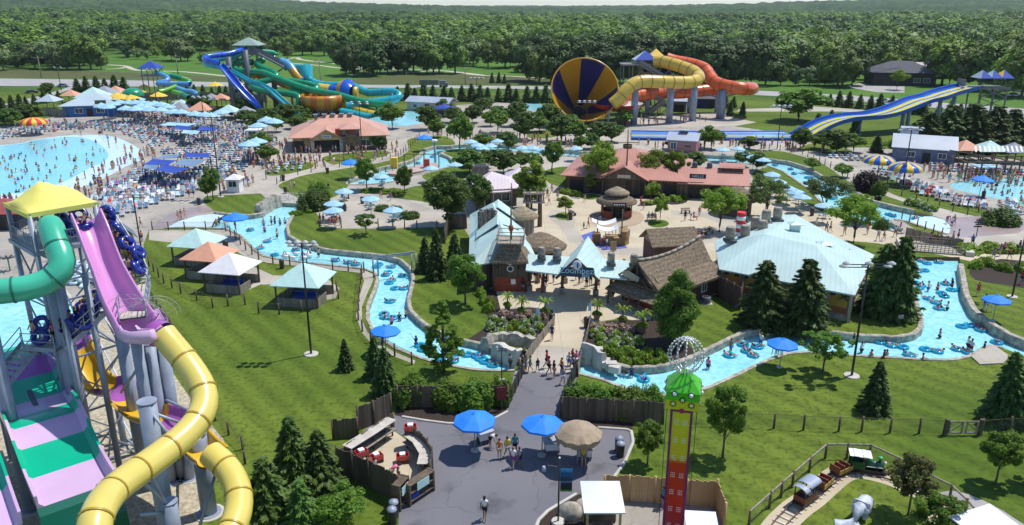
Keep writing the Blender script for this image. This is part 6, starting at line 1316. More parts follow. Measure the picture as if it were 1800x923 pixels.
rn=[pc_[-1],fp(1340,244.5,194),fp(1250,244,194),fp(1160,243,194),fp(1105,242,195)];rn=[Vector((p.x,p.y,.35))for p in rn];mb=MB();mb.sweep(resample(rn,4),[(x*1.5,y*(.4 if y>0 else 1))for x,y in ws_prof()],True,None,prof_mats=[S_WB,S_WB,S_WL,S_WL,S_WY,S_WY,S_WL,S_WL,S_WL,S_WB,S_WB,S_WB,S_WB,S_WB],flat=True,sm=False,caps=True);mb.build('runout',WS)
for u,vt,y in((1600,186,203),(1590,190,203),(1512,210,198),(1505,210,199),(1655,168,208),(1680,160,210),(1450,224,196)):t=fp(u,vt,y);column(WS,(t.x,y,0),t,.5)
tq=fp(1712,152,212);dk=tq.z;mb=MB().m(MAT['weathered_steel']);mb.box(tq.x-1,208,dk-.4,tq.x+7.5,215,dk);[mb.box(tq.x+x-.15,y,0,tq.x+x+.15,y+.3,dk)for x in(0,3.5,7)for y in(208.5,214)]
mb.box(tq.x-2.5,212,dk,tq.x-2.3,216,dk+1.8)
for k in range(4):mb.beam((tq.x,208.4,k*dk/4),(tq.x+7,208.4,(k+1)*dk/4),.2);mb.beam((tq.x+7,208.4,k*dk/4),(tq.x,208.4,(k+1)*dk/4),.2)
mb.build('tower_frame',WS);railing(WS,[(tq.x-1,208,dk),(tq.x+7.5,208,dk)],1.5,.8,mt=MAT['weathered_steel'])
for k in range(3):
 t=Vector((tq.x-.5+2.8*k,208.5,dk+2.4));w_=1.6;q=[t,t+Vector((2*w_,0,0)),t+Vector((2*w_,5,0)),t+Vector((0,5,0))];ap=t+Vector((w_,2.5,2.0));mb=MB()
 for j in range(4):mb.m((CANN,CANYD if k==2 else SKYR)[j%2]);shell(mb,[q[j],q[(j+1)%4],ap],[(0,1,2)],.08)
 mb.build('peaked_roof',WS)
 # ---- little twin tube slides -----------------------------------------------------
LS=thing('small_tube_slides','pair of small light blue and lime tube slides with a blue-roofed tower','water slide')
def lt_(pts,m1,m2,cl=True):tube(LS,path3(pts,6),.85,None,None,4.5,'tube' if cl else 'flume',10,[m1,m2],closed=cl)
lt_([(273,128,268),(284,131,267),(295,137,265),(292,143,263),(275,146,262),(290,148,261),(312,148,260),(334,148,259)],S_LB,S_WL);lt_([(280,127,269),(300,133,268),(320,138,267),(333,143,265),(330,147,263),(314,146,263)],S_LG,S_G2)
lt_([(310,152,258),(298,157,256),(285,161,254),(278,161,253)],S_LG,S_LG);lt_([(312,155,256),(325,160,254),(340,162,252),(348,168,250),(358,178,246)],S_LB,S_WL);lt_([(305,162,253),(320,166,251),(332,172,248)],S_LG,S_G2)
tq=fp(266,132,268);dk=tq.z;mb=MB().m(MAT['weathered_steel']);mb.box(tq.x-3,266,dk-.3,tq.x+3,271,dk);[mb.box(tq.x+x-.12,y,0,tq.x+x+.12,y+.24,dk+2.5)for x in(-2.5,2.5)for y in(266.5,270.5)];mb.build('tower_frame',LS);railing(LS,[(tq.x-3,266,dk),(tq.x+3,266,dk)],1.2,.8)
mb=MB().m(CANN);shell(mb,[(tq.x-3.4,265.5,dk+2.4),(tq.x+3.4,265.5,dk+2.4),(tq.x+3.4,271.5,dk+2.4),(tq.x-3.4,271.5,dk+2.4),(tq.x,268.5,dk+4.6)],[(0,1,4),(1,2,4),(2,3,4),(3,0,4)],.12);mb.build('tower_roof',LS)
for u,v,y in((290,148,262),(310,150,260),(330,150,259),(312,160,254),(345,172,248),(276,160,254)):t=fp(u,v,y);MB().m(STEEL).cyl((t.x,y,0),t,.25,n=8).build('column',LS)
# ---- drop tower ------------------------------------------------------------------
DT=thing('drop_tower','slim red, yellow and magenta drop tower with green cap and light-studded crown','ride tower')
yb=39.5;tb=fp(1178,940,yb);ztop=fp(1200,706,yb).z;xb=fp(1194,780,yb).x;DT.location=(xb,yb,0);DT.rotation_euler[2]=R(-14)
w_=.62
def hmap(z0,z1,mt,nm):
 MB().m(mt).box(-w_+.12,-w_,z0,w_-.12,-w_+.1,z1).build(nm,DT)
M_YEL=plastic('tower_yellow',(.72,.6,.02));M_RED=plastic('tower_red',(.62,.02,.015));M_MAG=plastic('tower_magenta',(.4,.01,.09));M_PUR=plastic('tower_purple',(.2,.01,.14))
def grad_mat():
 m,t,N,L,B=nodes_of('tower_panel_paint');g=N.new('ShaderNodeTexCoord');sp=N.new('ShaderNodeSeparateXYZ');L.new(g.outputs['Object'],sp.inputs[0]);mr=N.new('ShaderNodeMapRange');mr.inputs[2].default_value=ztop;L.new(sp.outputs[2],mr.inputs[0])
 cr=N.new('ShaderNodeValToRGB');e=cr.color_ramp.elements;e[0].position=0;e[0].color=(.3,.005,.1,1);e[1].position=.18;e[1].color=(.55,.01,.06,1)
 for p_,c_ in((.34,(.6,.012,.012)),(.62,(.62,.03,.012)),(.66,(.7,.5,.02)),(1.0,(.66,.62,.03))):q=e.new(p_);q.color=(*c_,1)
 L.new(mr.outputs[0],cr.inputs[0]);L.new(cr.outputs[0],B.inputs['Base Color']);B.inputs['Roughness'].default_value=.3;B.inputs['Coat Weight'].default_value=.3;return m
PAINT=grad_mat()
for k in range(4):
 M=Matrix.Rotation(k*math.pi/2,4,'Z');mb=MB().m(PAINT);mb.M=M;mb.box(-w_+.13,-w_+.03,0,w_-.13,-w_+.09,ztop-.1);pn=mb.build('panel',DT)
 mb=MB().m(M_PUR);mb.M=M;mb.box(w_-.13,-w_,0,w_,-w_+.13,ztop);mb.box(-w_+.13,-w_-.01,ztop-.35,w_-.13,-w_+.1,ztop);mb.build('corner_frame',DT)
 mb=MB().m(WHITE);mb.M=M
 if k in(0,3):
  for j in range(9):
   for s in(-1,1):
    for a in range(3):
     for b in range(3):x=s*.24+(a-1)*.09;z=ztop-1.0-j*1.15+(b-1)*.13;mb.box(x-.025,-w_+.01,z-.025,x+.025,-w_+.028,z+.025)
  mb.build('light_dots',pn)
M_GRN=plastic('cap_green',(.08,.5,.02));M_YG=plastic('cap_yellow',(.62,.58,.02));hc=.92
z0=ztop-.05
mb=MB().m(M_YG).box(-hc,-hc,z0,hc,hc,z0+.55).m(M_GRN).box(-hc,-hc,z0+.552,hc,hc,z0+1.1);cap=mb.build('cap',DT)
mb=MB().m(M_GRN);mb.lathe([(1.38*1.0,z0+1.08),(.12,z0+2.1)],4,sm=False,a0=math.pi/4);mb.build('cap_roof',DT)
mb=MB().m(M_MAG);mb.cyl((0,-hc+.3,z0-.05),(0,-hc-.02,z0-.05),.16,n=12);mb.build('boss',DT)
for k in range(4):
 M=Matrix.Rotation(k*math.pi/2,4,'Z')
 for x,z,rr_ in((-.5,.35,.16),(0,.62,.16),(.5,.35,.16)):
  mb=MB();mb.M=M@Matrix.Translation((x,-hc-.015,z0+z));mb.m(BLACK);[mb.cyl((rr_*math.cos(a),.01,rr_*math.sin(a)),(rr_*math.cos(a),-.01,rr_*math.sin(a)),.045,n=6)for a in[i*.785 for i in range(8)]];mb.m(WHITE).cyl((0,.01,0),(0,-.03,0),.075,n=10);mb.build('flower_emblem',cap)
 for x in(-.45,.45):mb=MB();mb.M=M;mb.m(WHITE).ball((x,-hc-.06,z0+.98),.13,10,6).m(BLACK).cyl((x,-hc,z0+.98),(x,-hc-.08,z0+.98),.17,n=12);mb.build('lamp_cluster',cap)
mb=MB().m(mat('chrome',(.55,.55,.55),.25,metal=.6));zs=z0+2.0+.95;
for k in range(6):
 a=k*math.pi/6;arc=[Vector((.98*math.cos(t)*math.cos(a),.98*math.cos(t)*math.sin(a),zs+1.0*math.sin(t)))for t in[2*math.pi*i/24 for i in range(25)]];mb.sweep(arc,circle(.028,5),True)
mb.cyl((0,0,z0+1.9),(0,0,zs-.9),.09,n=8);cg=mb.build('crown_frame',DT)
mb=MB().m(WHITE)
for k in range(6):
 a=k*math.pi/6
 for t in np.linspace(0,2*math.pi,31)[:-1]:mb.ball((1.0*math.cos(t)*math.cos(a),1.0*math.cos(t)*math.sin(a),zs+1.02*math.sin(t)),.055,5,3)
bl_=mb.build('light_bulbs',cg);bl_['kind']='stuff'
mb=MB().m(BLACK)
for x in(-w_-.22,w_+.22):mb.cyl((x,0,.2),(x,0,ztop),.02,n=5)
mb.build('cable',DT)
# ================================================================ fences, furniture, vehicles
NETM,t_,N_1,L_1,B_1=nodes_of('fence_net');B_1.inputs['Base Color'].default_value=(.12,.13,.1,1);tr_=N_1.new('ShaderNodeBsdfTransparent');mx_=N_1.new('ShaderNodeMixShader');mx_.inputs[0].default_value=.2
L_1.new(tr_.outputs[0],mx_.inputs[1]);L_1.new(B_1.outputs[0],mx_.inputs[2]);L_1.new(mx_.outputs[0],N_1['Material Output'].inputs[0])
def fence(lb,pts,sp=2.4,h=1.2,post=.09,mt=TIMBER,net=True,rails=0,name='fence',top=None,boards=False,bmat=WOODD):
 w=[p if isinstance(p,Vector)else gp(*p)for p in pts];c=[];
 for a,b in zip(w,w[1:]):
  n=max(1,round((b-a).length/sp));c+=[a.lerp(b,i/n)for i in range(n)]
 c.append(w[-1]);o=thing(name,lb,'fence');o.location=c[0];off=c[0];c=[p-off for p in c]
 pm=MB().m(mt).cyl((0,0,-.1),(0,0,h+.12),post,post*.9,7).mesh('post')
 for p in c[:95]:
  q=bpy.data.objects.new('post',pm);COL.objects.link(q);q.parent=o;q.location=p;q.rotation_euler[2]=rnd.uniform(0,6);q.scale[2]=rnd.uniform(.95,1.06)
 if net:
  mb=MB().m(NETM)
  for a,b in zip(c,c[1:]):mb.add([a+Vector((0,0,.05)),b+Vector((0,0,.05)),b+Vector((0,0,h)),a+Vector((0,0,h))],[(0,1,2,3)])
  mb.m(mt);[mb.beam(a+Vector((0,0,h)),b+Vector((0,0,h)),.025)for a,b in zip(c,c[1:])];mb.build('net',o)
 if rails or top:
  mb=MB().m(top or mt)
  for a,b in zip(c,c[1:]):
   for k in range(rails):z=h*(1-k/max(1,rails));mb.beam(a+Vector((0,0,z)),b+Vector((0,0,z)),.07,.12)
  mb.build('rails',o)
 if boards:
  mb=MB().m(bmat);r=random.Random(len(c))
  for a,b in zip(c,c[1:]):
   n=max(1,int((b-a).length/.17))
   for i in range(n):
    p,q=a.lerp(b,(i+.02)/n),a.lerp(b,(i+.98)/n);hh=h+r.uniform(-.06,.1);t=Vector((-(q-p).y,(q-p).x,0)).normalized()*.025
    mb.add([p-t,q-t,q+t,p+t]+[x+Vector((0,0,hh))for x in(p-t,q-t,q+t,p+t)],[(4,5,6,7),(0,1,5,4),(1,2,6,5),(2,3,7,6),(3,0,4,7)])
  mb.build('boards',o)
 return o
fence('low post and net fence round the cabana lawn',[(262,468),(288,498),(318,516),(346,528),(374,541),(401,538),(431,536)])
fence('low post and net fence before the lone mint cabana',[(455,551),(491,553),(530,549),(562,538),(595,526),(592,512)])
fence('post and net fence along the upper left river path',[(268,404),(325,405),(362,404),(397,407),(414,421),(432,440),(455,456),(480,463),(540,471),(585,474),(640,479)])
fence('post and net fence along the river bend path',[(636,482),(634,500),(631,530),(630,563),(637,583),(652,602),(694,626),(724,641)])
fence('post fence along the picnic terrace edge',[(562,399),(600,401),(640,400),(690,399),(733,402),(768,403),(800,400)],net=False)
fence('post fence beside the winding upper path',[(487,324),(500,312),(547,303),(597,294),(640,286),(672,281),(700,276),(718,262),(737,243),(786,242)],net=False,sp=2.8)
fence('long post and wire fence across the lower lawn',[(1212,748),(1307,750),(1360,753),(1412,756),(1474,758),(1514,759),(1564,761),(1615,762),(1658,764)])
fence('post and wire fence beyond the field gate',[(1724,764),(1774,760),(1830,762),(1880,764)])
fence('low net fence along the slide tower lawn edge',[(232,482),(262,520),(300,575),(320,625)],h=1.0);fence('low net fence beside the curling yellow slide',[(355,700),(378,740),(402,765),(427,790),(431,815)],h=1.0)
fence('post fence along the upper right walkway',[(1352,262),(1410,272),(1440,285),(1470,300),(1500,318),(1560,338),(1610,352),(1650,366),(1700,378)],net=False,sp=3);fence('post and net fence below the sun loungers',[(1545,318),(1590,334),(1650,352),(1700,366),(1740,380)],sp=3)
fence('posts along the right bank of the upper river',[(1585,384),(1612,398),(1640,410),(1655,416)],net=False);fence('weathered board fence behind the upper bridge',[(1592,416),(1640,428),(1690,438)],h=1.3,net=False,boards=True,bmat=WOODG)
fence('brown rail fence round the miniature railway',[(1316,926),(1352,893),(1392,857),(1422,830),(1450,806),(1488,806),(1527,807),(1580,832),(1622,856),(1668,880),(1695,906),(1716,932)],sp=1.9,h=1.15,mt=TIMBER,rails=1,top=GTIMBER)
fence('fence posts across the funnel slide plaza',[(1060,222),(1110,222),(1170,216),(1240,214)],sp=3,net=False)
fence('brown board fence behind the deck cabanas',[(205,182),(250,178),(330,174),(420,177),(470,180)],sp=4,h=2.6,net=False,boards=True,bmat=WOODG);fence('dark board fence left of the blue shop',[(-60,214),(0,208),(70,203),(118,206)],sp=4,h=2.2,net=False,boards=True,bmat=WOODG)
fence('dark board fence before the bushes left of the path',[(700,716),(735,716),(780,715),(835,714),(893,714)],sp=2.4,h=1.9,net=False,boards=True);fence('dark board fence before the bushes right of the path',[(988,736),(1030,738),(1078,740),(1112,743),(1165,746)],sp=2.4,h=1.9,net=False,boards=True)
fence('tall dark board fence with gate left of the asphalt',[(630,757),(658,746),(688,731)],sp=2.2,h=2.0,net=False,boards=True);fence('low dark board fence leading to the shelter gate',[(586,772),(629,768)],sp=2,h=1.6,net=False,boards=True)
fence('black picket railing left of the entrance walk',[(893,716),(905,690),(916,665),(924,648)],sp=1.6,h=1.2,mt=BLACK,net=False,boards=True,bmat=BLACK);fence('timber bridge railing left of the entrance walk',[(914,650),(936,622),(955,596),(973,573)],sp=1.8,h=1.0,mt=GTIMBER,net=False,boards=True,bmat=WOODG)
fence('timber bridge railing right of the entrance walk',[(1015,662),(1023,630),(1031,604),(1037,574)],sp=1.6,h=1.1,mt=TIMBER,net=False,boards=True,bmat=WOODG);fence('black railing right of the asphalt path',[(986,734),(992,708),(1004,676),(1013,662)],sp=1.6,h=1.3,mt=BLACK,net=False,boards=True,bmat=BLACK)
fence('tall weathered plank fence beside the hall corner',[(1262,522),(1300,545),(1304,530)],sp=1.6,h=2.5,net=False,boards=True,bmat=PLUM);fence('dark paling fence behind the teal building',[(782,428),(790,402),(820,402)],sp=2,h=2.2,net=False,boards=True)
fence('new pale board fence behind the drop tower',[(1062,880),(1105,880),(1150,884),(1205,888),(1258,892),(1272,930)],sp=2.2,h=1.9,mt=WOODL,net=False,boards=True,bmat=WOODL)
fence('white picket rail at the river island',[(648,310),(665,304),(690,300)],sp=2,h=1,net=False)
a,b=gp(1661,765),gp(1721,765);M=frame2(a,b);L_=(b-a).length;o=root_at('field_gate','double timber field gate with diagonal braces on the lower lawn','gate',M)
mb=MB().m(TIMBER);[mb.box(x-.12,-.12,0,x+.12,.12,1.35)for x in(0,L_)];mb.build('gate_posts',o)
for s in(0,1):
 x0,x1=(.18+s*L_/2,L_/2-.04+s*(L_/2-.14));mb=MB().m(GTIMBER);[mb.beam((x0,0,z),(x1,0,z),.06,.12)for z in(.2,1.15)];[mb.beam((x,0,.15),(x,0,1.2),.1)for x in(x0+.05,x1-.05)]
 mb.beam((x0,0,.25),(x1,0,1.1),.05,.1)if s==0 else mb.beam((x0,0,1.1),(x1,0,.25),.05,.1);mb.build('gate_leaf',o)
a,b=gp(1597,440),gp(1694,448);M=frame2(a,b);L_=(b-a).length;o=root_at('river_bridge','concrete footbridge with timber lattice railing over the right river','bridge',M)
MB().m(PAVE).box(-.5,-.3,-.45,L_+.5,3.4,.1).build('deck',o)
for y in(-.25,3.35):
 mb=MB().m(GTIMBER);n=int(L_/.45);[mb.beam((i*L_/n,y,.1),(i*L_/n,y,1.1),.07)for i in range(n+1)];[mb.beam((0,y,z),(L_,y,z),.06,.08)for z in(.25,.5,.75,1.1)];mb.build('lattice',o)
mb=MB().m(CONC);[mb.box(x-.5,-.7,-.7,x+.5,3.8,.6)for x in(-.6,L_+.6)];mb.build('abutment',o)
a,b=gp(484,357),gp(534,360);M=frame2(a,b);L_=(b-a).length;o=root_at('small_bridge','small pale footbridge beside the waterfall wall','bridge',M);MB().m(PAVE).box(0,0,-.45,L_,3.0,.15).build('deck',o)
mb=MB().m(WHITE);[mb.beam((i*L_/6,y,.1),(i*L_/6,y,1.1),.08)for i in range(7)for y in(0,3)];[mb.beam((0,y,z),(L_,y,z),.05)for z in(.6,1.1)for y in(0,3)];mb.build('railing',o)
def rocks(name,lb,uv,h,wd=.7,seed=1,mt=STONE):
 c=resample(wpts(uv),.5);r=random.Random(seed);mb=MB().m(mt)
 def prof(i):a=r.uniform(-.15,.15);hh=h*r.uniform(.8,1.15);return[(-wd+a,-.6),(wd+a,-.6),(wd*.85+a,hh*.5),(wd*.6+a,hh),(-wd*.6+a,hh*.95),(-wd*.9+a,hh*.4)]
 mb.sweep(c,prof,True,flat=True,sm=False,caps=True);return tag(mb.build(name),lb,'rock wall')
rocks('waterfall_wall','pale rock waterfall wall at the small bridge',[(455,376),(468,368),(478,362),(492,358)],1.7,.6,2);rocks('rock_wall','stepped rock wall of the small waterfall left of the bridge',[(852,612),(870,604),(882,600),(905,604),(925,606),(942,612)],1.1,.6,3)
rocks('rock_wall','tall pale rock face left of the entrance bridge',[(868,622),(890,628),(915,640)],1.3,.6,4,CONC);rocks('rock_wall','stepped rock wall right of the entrance bridge',[(1024,630),(1045,634),(1062,644)],1.5,.35,5,CONC)
for u,v in((1062,640),(1068,645),(1074,649),(1050,622),(1080,654)):
 tag(MB().m(CONC).box(-.5,-.35,0,.5,.35,.5+rnd.uniform(0,.25)).build('stone_block',None,gp(u,v),rnd.uniform(-.6,.3)),'squared stone block stepping down to the river','stone block','stone blocks by the entrance bridge')
p=gp(1000,905);o=MB().m(STONE);
for k in range(3):o.ball((rnd.uniform(-.6,.6)+k*.8,rnd.uniform(-.4,.4),.2),(.9,.7,.75),7,5)
tag(o.build('boulder_group',None,p),'pile of tan boulders beside the ticket booth','boulders')
# ---- parasols
def parasol_proto(mt,rr=1.35,h=2.35,n=8,rise=.5,name='parasol',rim=0.0,vent=True,pole=.035,mats=None,dome=False):
 o=bpy.data.objects.new(name,None);COL.objects.link(o);mb=MB();ms=mats or[mt]
 if dome:
  prof=[(rr*math.sin(a),h+rise*math.cos(a)-0)for a in[math.pi/2*(1-k/7)for k in range(8)]];prof=[(rr,h-.25)]+prof;prof[-1]=(.03,h+rise)
  mb.lathe(prof,n,mats=ms,sm=True)
 else:
  prof=[(rr,h-rim),(rr*.98,h),(rr*.5,h+rise*.58),(.06,h+rise)];
  for k in range(n):
   a,b=2*math.pi*k/n,2*math.pi*(k+1)/n;mb.m(ms[k%len(ms)])
   for(r0,z0),(r1,z1)in zip(prof,prof[1:]):mb.add([(r0*math.cos(a),r0*math.sin(a),z0),(r0*math.cos(b),r0*math.sin(b),z0),(r1*math.cos(b),r1*math.sin(b),z1),(r1*math.cos(a),r1*math.sin(a),z1)],[(0,1,2,3)])
  if vent:mb.m(ms[0]).lathe([(.28,h+rise*.8),(.03,h+rise+.1)],8,sm=False)
 cn=mb.build('canopy',o);MB().m(STEEL).cyl((0,0,0),(0,0,h+rise-.02),pole,n=8).build('pole',o)
 if pole<.06:MB().m(CONC).cyl((0,0,0),(0,0,.1),.28,n=12).build('base',o)
 return o
def mktag(o,loc,lb,cat,grp=None,rz=0):o.location=loc;o.rotation_euler[2]=rz;return tag(o,lb,cat,grp)
used={}
def put(key,maker,loc,lb,cat,grp=None,rz=0,scale=None):
 """the first one moves the original, later ones are copies with copied parts"""
 if key not in used:o=maker();used[key]=o;
 else:
  o=used[key].copy();COL.objects.link(o)
  for k in('label','category','group','kind'):
   if k in o:del o[k]
  for ch in KIDS(used[key]):dup(ch,None,parent=o)
 o.location=loc;o.rotation_euler=(rnd.uniform(-.05,.05),rnd.uniform(-.05,.05),rz)if cat=='parasol' else(0,0,rz)
 o.scale=(scale,)*3 if scale and not hasattr(scale,'__len__')else(scale or(1,1,1))
 return tag(o,lb,cat,grp)
mk_blue=lambda:parasol_proto(CANB,1.42,2.3,8,.55,rim=.12);mk_pale=lambda:parasol_proto(CANLB,1.35,2.25,8,.5,rim=.1)
for u,v,rz,lb in((834,741,.3,'bright blue parasol over a vendor cart left on the asphalt'),(953,749,.1,'bright blue parasol beside the tan one on the asphalt')):put('blue',mk_blue,gp(u,v,2.45).xy.to_3d(),lb,'parasol',None,rz,1.12)
for u,v,lb in((676,580,'river bend below the sapling'),(1375,603,'lower river bank by the open tree'),(1753,526,'lawn right of the river wall'),(413,390,'shallow beach of the left river'),(747,247,'lawn of the upper river'),(616,292,'lawn by the winding path'),(1725,322,'far children\'s pool')):put('blue',mk_blue,gp(u,v,2.4).xy.to_3d(),'bright blue lifeguard parasol on the '+lb,'parasol',None,rnd.uniform(0,1),(1.0 if v>500 else 1.3))
for u,v in((604,339),(585,361),(587,373),(651,352),(691,372),(670,313),(758,298),(800,292),(828,251),(840,257),(875,250),(848,263),(1013,263),(918,262),(936,262),(953,266),(1270,265),(1297,264),(1306,271),(1325,278),(1342,284),(1357,309),(1368,322),(1385,334),(1401,341),(1409,349),(1449,365),(890,244),(862,258)):
 put('pale',mk_pale,gp(u,v,2.4).xy.to_3d(),'pale blue table parasol by the lazy river','parasol','pale blue parasols along the lazy river',rnd.uniform(0,1),1.15)
for u,v in((181,196),(190,198),(200,194),(223,201),(238,202),(267,203),(282,204),(307,207),(320,208),(344,211),(363,213),(373,215),(228,190),(240,190),(252,191),(262,193),(274,192),(286,194),(248,197),(258,199),(244,184),(296,198),(212,190),(390,208),(452,262),(438,268),(470,222),(482,225),(456,233)):
 put('pale',mk_pale,gp(u,v,2.4).xy.to_3d(),'pale blue parasol on the crowded wave pool deck','parasol','pale blue parasols on the wave pool deck',rnd.uniform(0,1),1.75)
for u,v in((208,182),(225,181),(234,186),(245,175),(255,166),(280,181),(300,171),(380,161),(214,186)):put('yel',lambda:parasol_proto(CANYD,1.35,2.3,8,.55),gp(u,v,2.4).xy.to_3d(),'yellow parasol near the small tube slides','parasol','yellow parasols near the small tube slides',rnd.uniform(0,1),2.0)
put('grn',lambda:parasol_proto(S_G2,1.5,2.2,12,.9,dome=True),gp(236,180,2.4).xy.to_3d(),'emerald domed parasol among the yellow ones','parasol',None,0,2.2)
def mush(u,v,wpx,ms,lb):
 p=gp(u,v,3.0);rr=wpx*mpp(v,3.0)/2;o=parasol_proto(None,rr,3.0,16,rr*.42,mats=ms,dome=True,pole=.1,name='striped_parasol');o.location=(p.x,p.y,0);tag(o,lb,'parasol')
mush(59,216,44,[CANR,CANYD],'large red and yellow striped mushroom parasol by the wave pool');mush(315,182,27,[S_WB,WHITE,S_WB,CANYD],'blue and yellow striped mushroom parasol by the small slides');mush(355,179,24,[S_WB,CANYD],'blue and yellow mushroom parasol half hidden by a tree')
mush(1546,284,54,[S_WB,CANYD],'blue and yellow striped mushroom parasol nearer the service hall');mush(1592,297,58,[S_WB,CANYD],'blue and yellow striped mushroom parasol beside the lamp tower')
def tanp():
 o=bpy.data.objects.new('market_parasol',None);COL.objects.link(o);mb=MB().m(CANT);n=8;sub=6
 prof=[(1.5,1.95),(1.66,2.25),(1.7,2.45),(1.2,2.82),(.7,3.08),(.04,3.3)];vs=[];fs=[];K=n*sub
 for j,(r,z)in enumerate(prof):
  for i in range(K):t=(i%sub)/sub;sc_=1-.055*math.sin(math.pi*t)*(1 if j<5 else 0);zz=z-(.06*math.sin(math.pi*t)if j<3 else 0)+(.05*math.sin(i*1.7+j*2)if j<3 else 0);a=2*math.pi*i/K;vs.append((r*sc_*math.cos(a),r*sc_*math.sin(a),zz))
 for j in range(len(prof)-1):
  for i in range(K):fs.append((j*K+i,j*K+(i+1)%K,(j+1)*K+(i+1)%K,(j+1)*K+i))
 mb.add(vs,fs);mb.build('canopy',o);MB().m(STEEL).cyl((0,0,0),(0,0,3.2),.06,n=8).build('pole',o);return o
put('tan',tanp,gp(1016,762,2.5).xy.to_3d(),'drooping tan market parasol with scalloped skirt','parasol',None,.2,1.02)
def cart(u,v,lb,rz=0,top=mat('grey_cart_top',(.4,.42,.47),.4)):
 o=thing('vendor_cart',lb,'cart',gp(u,v),rz);MB().m(WHITE).box(-.5,-.35,.35,.5,.35,.85).build('body',o)
 mb=MB().m(top);shell(mb,[(-.65,-.45,.95),(.65,-.45,1.0),(.65,.45,1.12),(-.65,.45,1.05)],[(0,1,2,3)],.05);mb.build('top',o);mb=MB().m(BLACK);[mb.cyl((x,y,.3),(x+.05,y,.3),.28,n=12)for x in(-.52,.48)for y in(-.0,)];mb.build('wheels',o)
 MB().m(CANYD).box(-.3,.36,.8,.1,.6,1.3).build('bucket',o);mb=MB().m(STEEL);[mb.cyl((x,-.3,0),(x,-.3,.4),.03,n=6)for x in(-.4,.4)];mb.build('prop_legs',o);return o
cart(851,777,'white snack cart under the left blue parasol',.5);cart(970,795,'grey-topped game cart under the middle blue parasol',.1);cart(1027,806,'wooden-legged cart under the tan parasol',-.1,GTIMBER)
def bin_(u,v,lb,mt=mat('brown_bin',(.06,.04,.035),.6),grp=None,h=1.0,twin=False):
 o=thing('litter_bin',lb,'bin',gp(u,v),0,grp);mb=MB().m(mt);mb.lathe([(.28,0),(.31,h*.8),(.31,h)],12)
 if twin:mb.lathe([(.28,0),(.31,h*.8),(.31,h)],12,(0,.75,0))
 mb.build('body',o);mb=MB().m(STEEL if twin else BLACK);mb.lathe([(.32,h),(.3,h+.12),(.02,h+.22)],12);
 if twin:mb.lathe([(.32,h),(.3,h+.12),(.02,h+.22)],12,(0,.75,0))
 mb.build('lid',o)
bin_(1090,802,'pair of silver-lidded bins on the asphalt by the kerb',BLACK,twin=True);bin_(690,920,'pair of steel-lidded bins at the shelter corner',BLACK,twin=True)
for u,v in((970,570),(1031,576),(1003,386),(350,360),(606,371),(637,358),(576,305),(498,318),(1427,379),(398,438),(496,472),(252,484),(502,340),(1728,348),(1300,372)):bin_(u,v,'brown round litter bin beside the park paths',grp='litter bins beside the park paths')
for u,v in((1540,352),(1546,352)):bin_(u,v,'low black tub on the river lawn',BLACK,'black tubs on the upper river lawn',.6)
def bench(u,v,rz,lb,grp='benches in the park'):
 def mk():
  o=bpy.data.objects.new('park_bench',None);COL.objects.link(o);mb=MB().m(TIMBER);[mb.box(-.75,y,.42,.75,y+.12,.46)for y in(-.2,-.05,.1)];mb.build('seat',o)
  mb=MB().m(TIMBER);[mb.box(-.75,.24,z,.75,.28,z+.1)for z in(.56,.72)];mb.build('backrest',o);[MB().m(BLACK).box(x-.03,-.2,0,x+.03,.28,.42).build('leg',o)for x in(-.65,.65)];return o
 return put('bench',mk,gp(u,v),lb,'bench',grp,rz)
for u,v,rz,lb in((1006,378,2.2,'dark bench beside the round lawn island with the small tree'),(1145,387,-.2,'dark bench before the tree island on the plaza'),(1232,420,.6,'bench in the shade by the roof barrels'),(1246,412,.6,'second bench in the shade by the roof barrels'),(1205,375,.1,'bench at the shaded plaza edge')):bench(u,v,rz,lb)
def table():
 o=bpy.data.objects.new('picnic_table',None);COL.objects.link(o);m_=mat('green_blue_table',(.05,.16,.17),.6)
 MB().m(m_).cyl((0,0,.7),(0,0,.75),.55,n=16).build('tabletop',o);[MB().m(m_).box(-.5,y-.14,.42,.5,y+.14,.47).build('seat',o)for y in(-.85,.85)];mb=MB().m(STEEL);mb.cyl((0,0,0),(0,0,.7),.05,n=8);mb.beam((0,-.85,.4),(0,.85,.4),.05);mb.build('frame',o);return o
for u,v in((604,354),(586,377),(588,389),(652,368),(692,389),(1388,352),(1403,358),(1411,366),(1450,384),(1012,275),(829,263),(876,263),(1271,277),(1298,276),(1308,283),(672,326),(1359,322),(650,360),(696,386)):put('table',table,gp(u,v),'round picnic table with bench seats under a pale parasol','table','picnic tables by the river',rnd.uniform(0,3))
for u,v in((676,603),(1366,626),(1734,546),(398,402)):
 def mk():
  o=bpy.data.objects.new('lifeguard_stand',None);COL.objects.link(o);mb=MB().m(WHITE);[mb.beam((x*1.3,y*1.3,0),(x,y,1.0),.07)for x in(-.3,.3)for y in(-.3,.3)];mb.build('frame',o);MB().m(GTIMBER).box(-.35,-.35,1.0,.35,.35,1.06).build('seat',o);return o
 put('stand',mk,gp(u,v),'small white lifeguard stand at the water edge','lifeguard stand','lifeguard stands along the river')
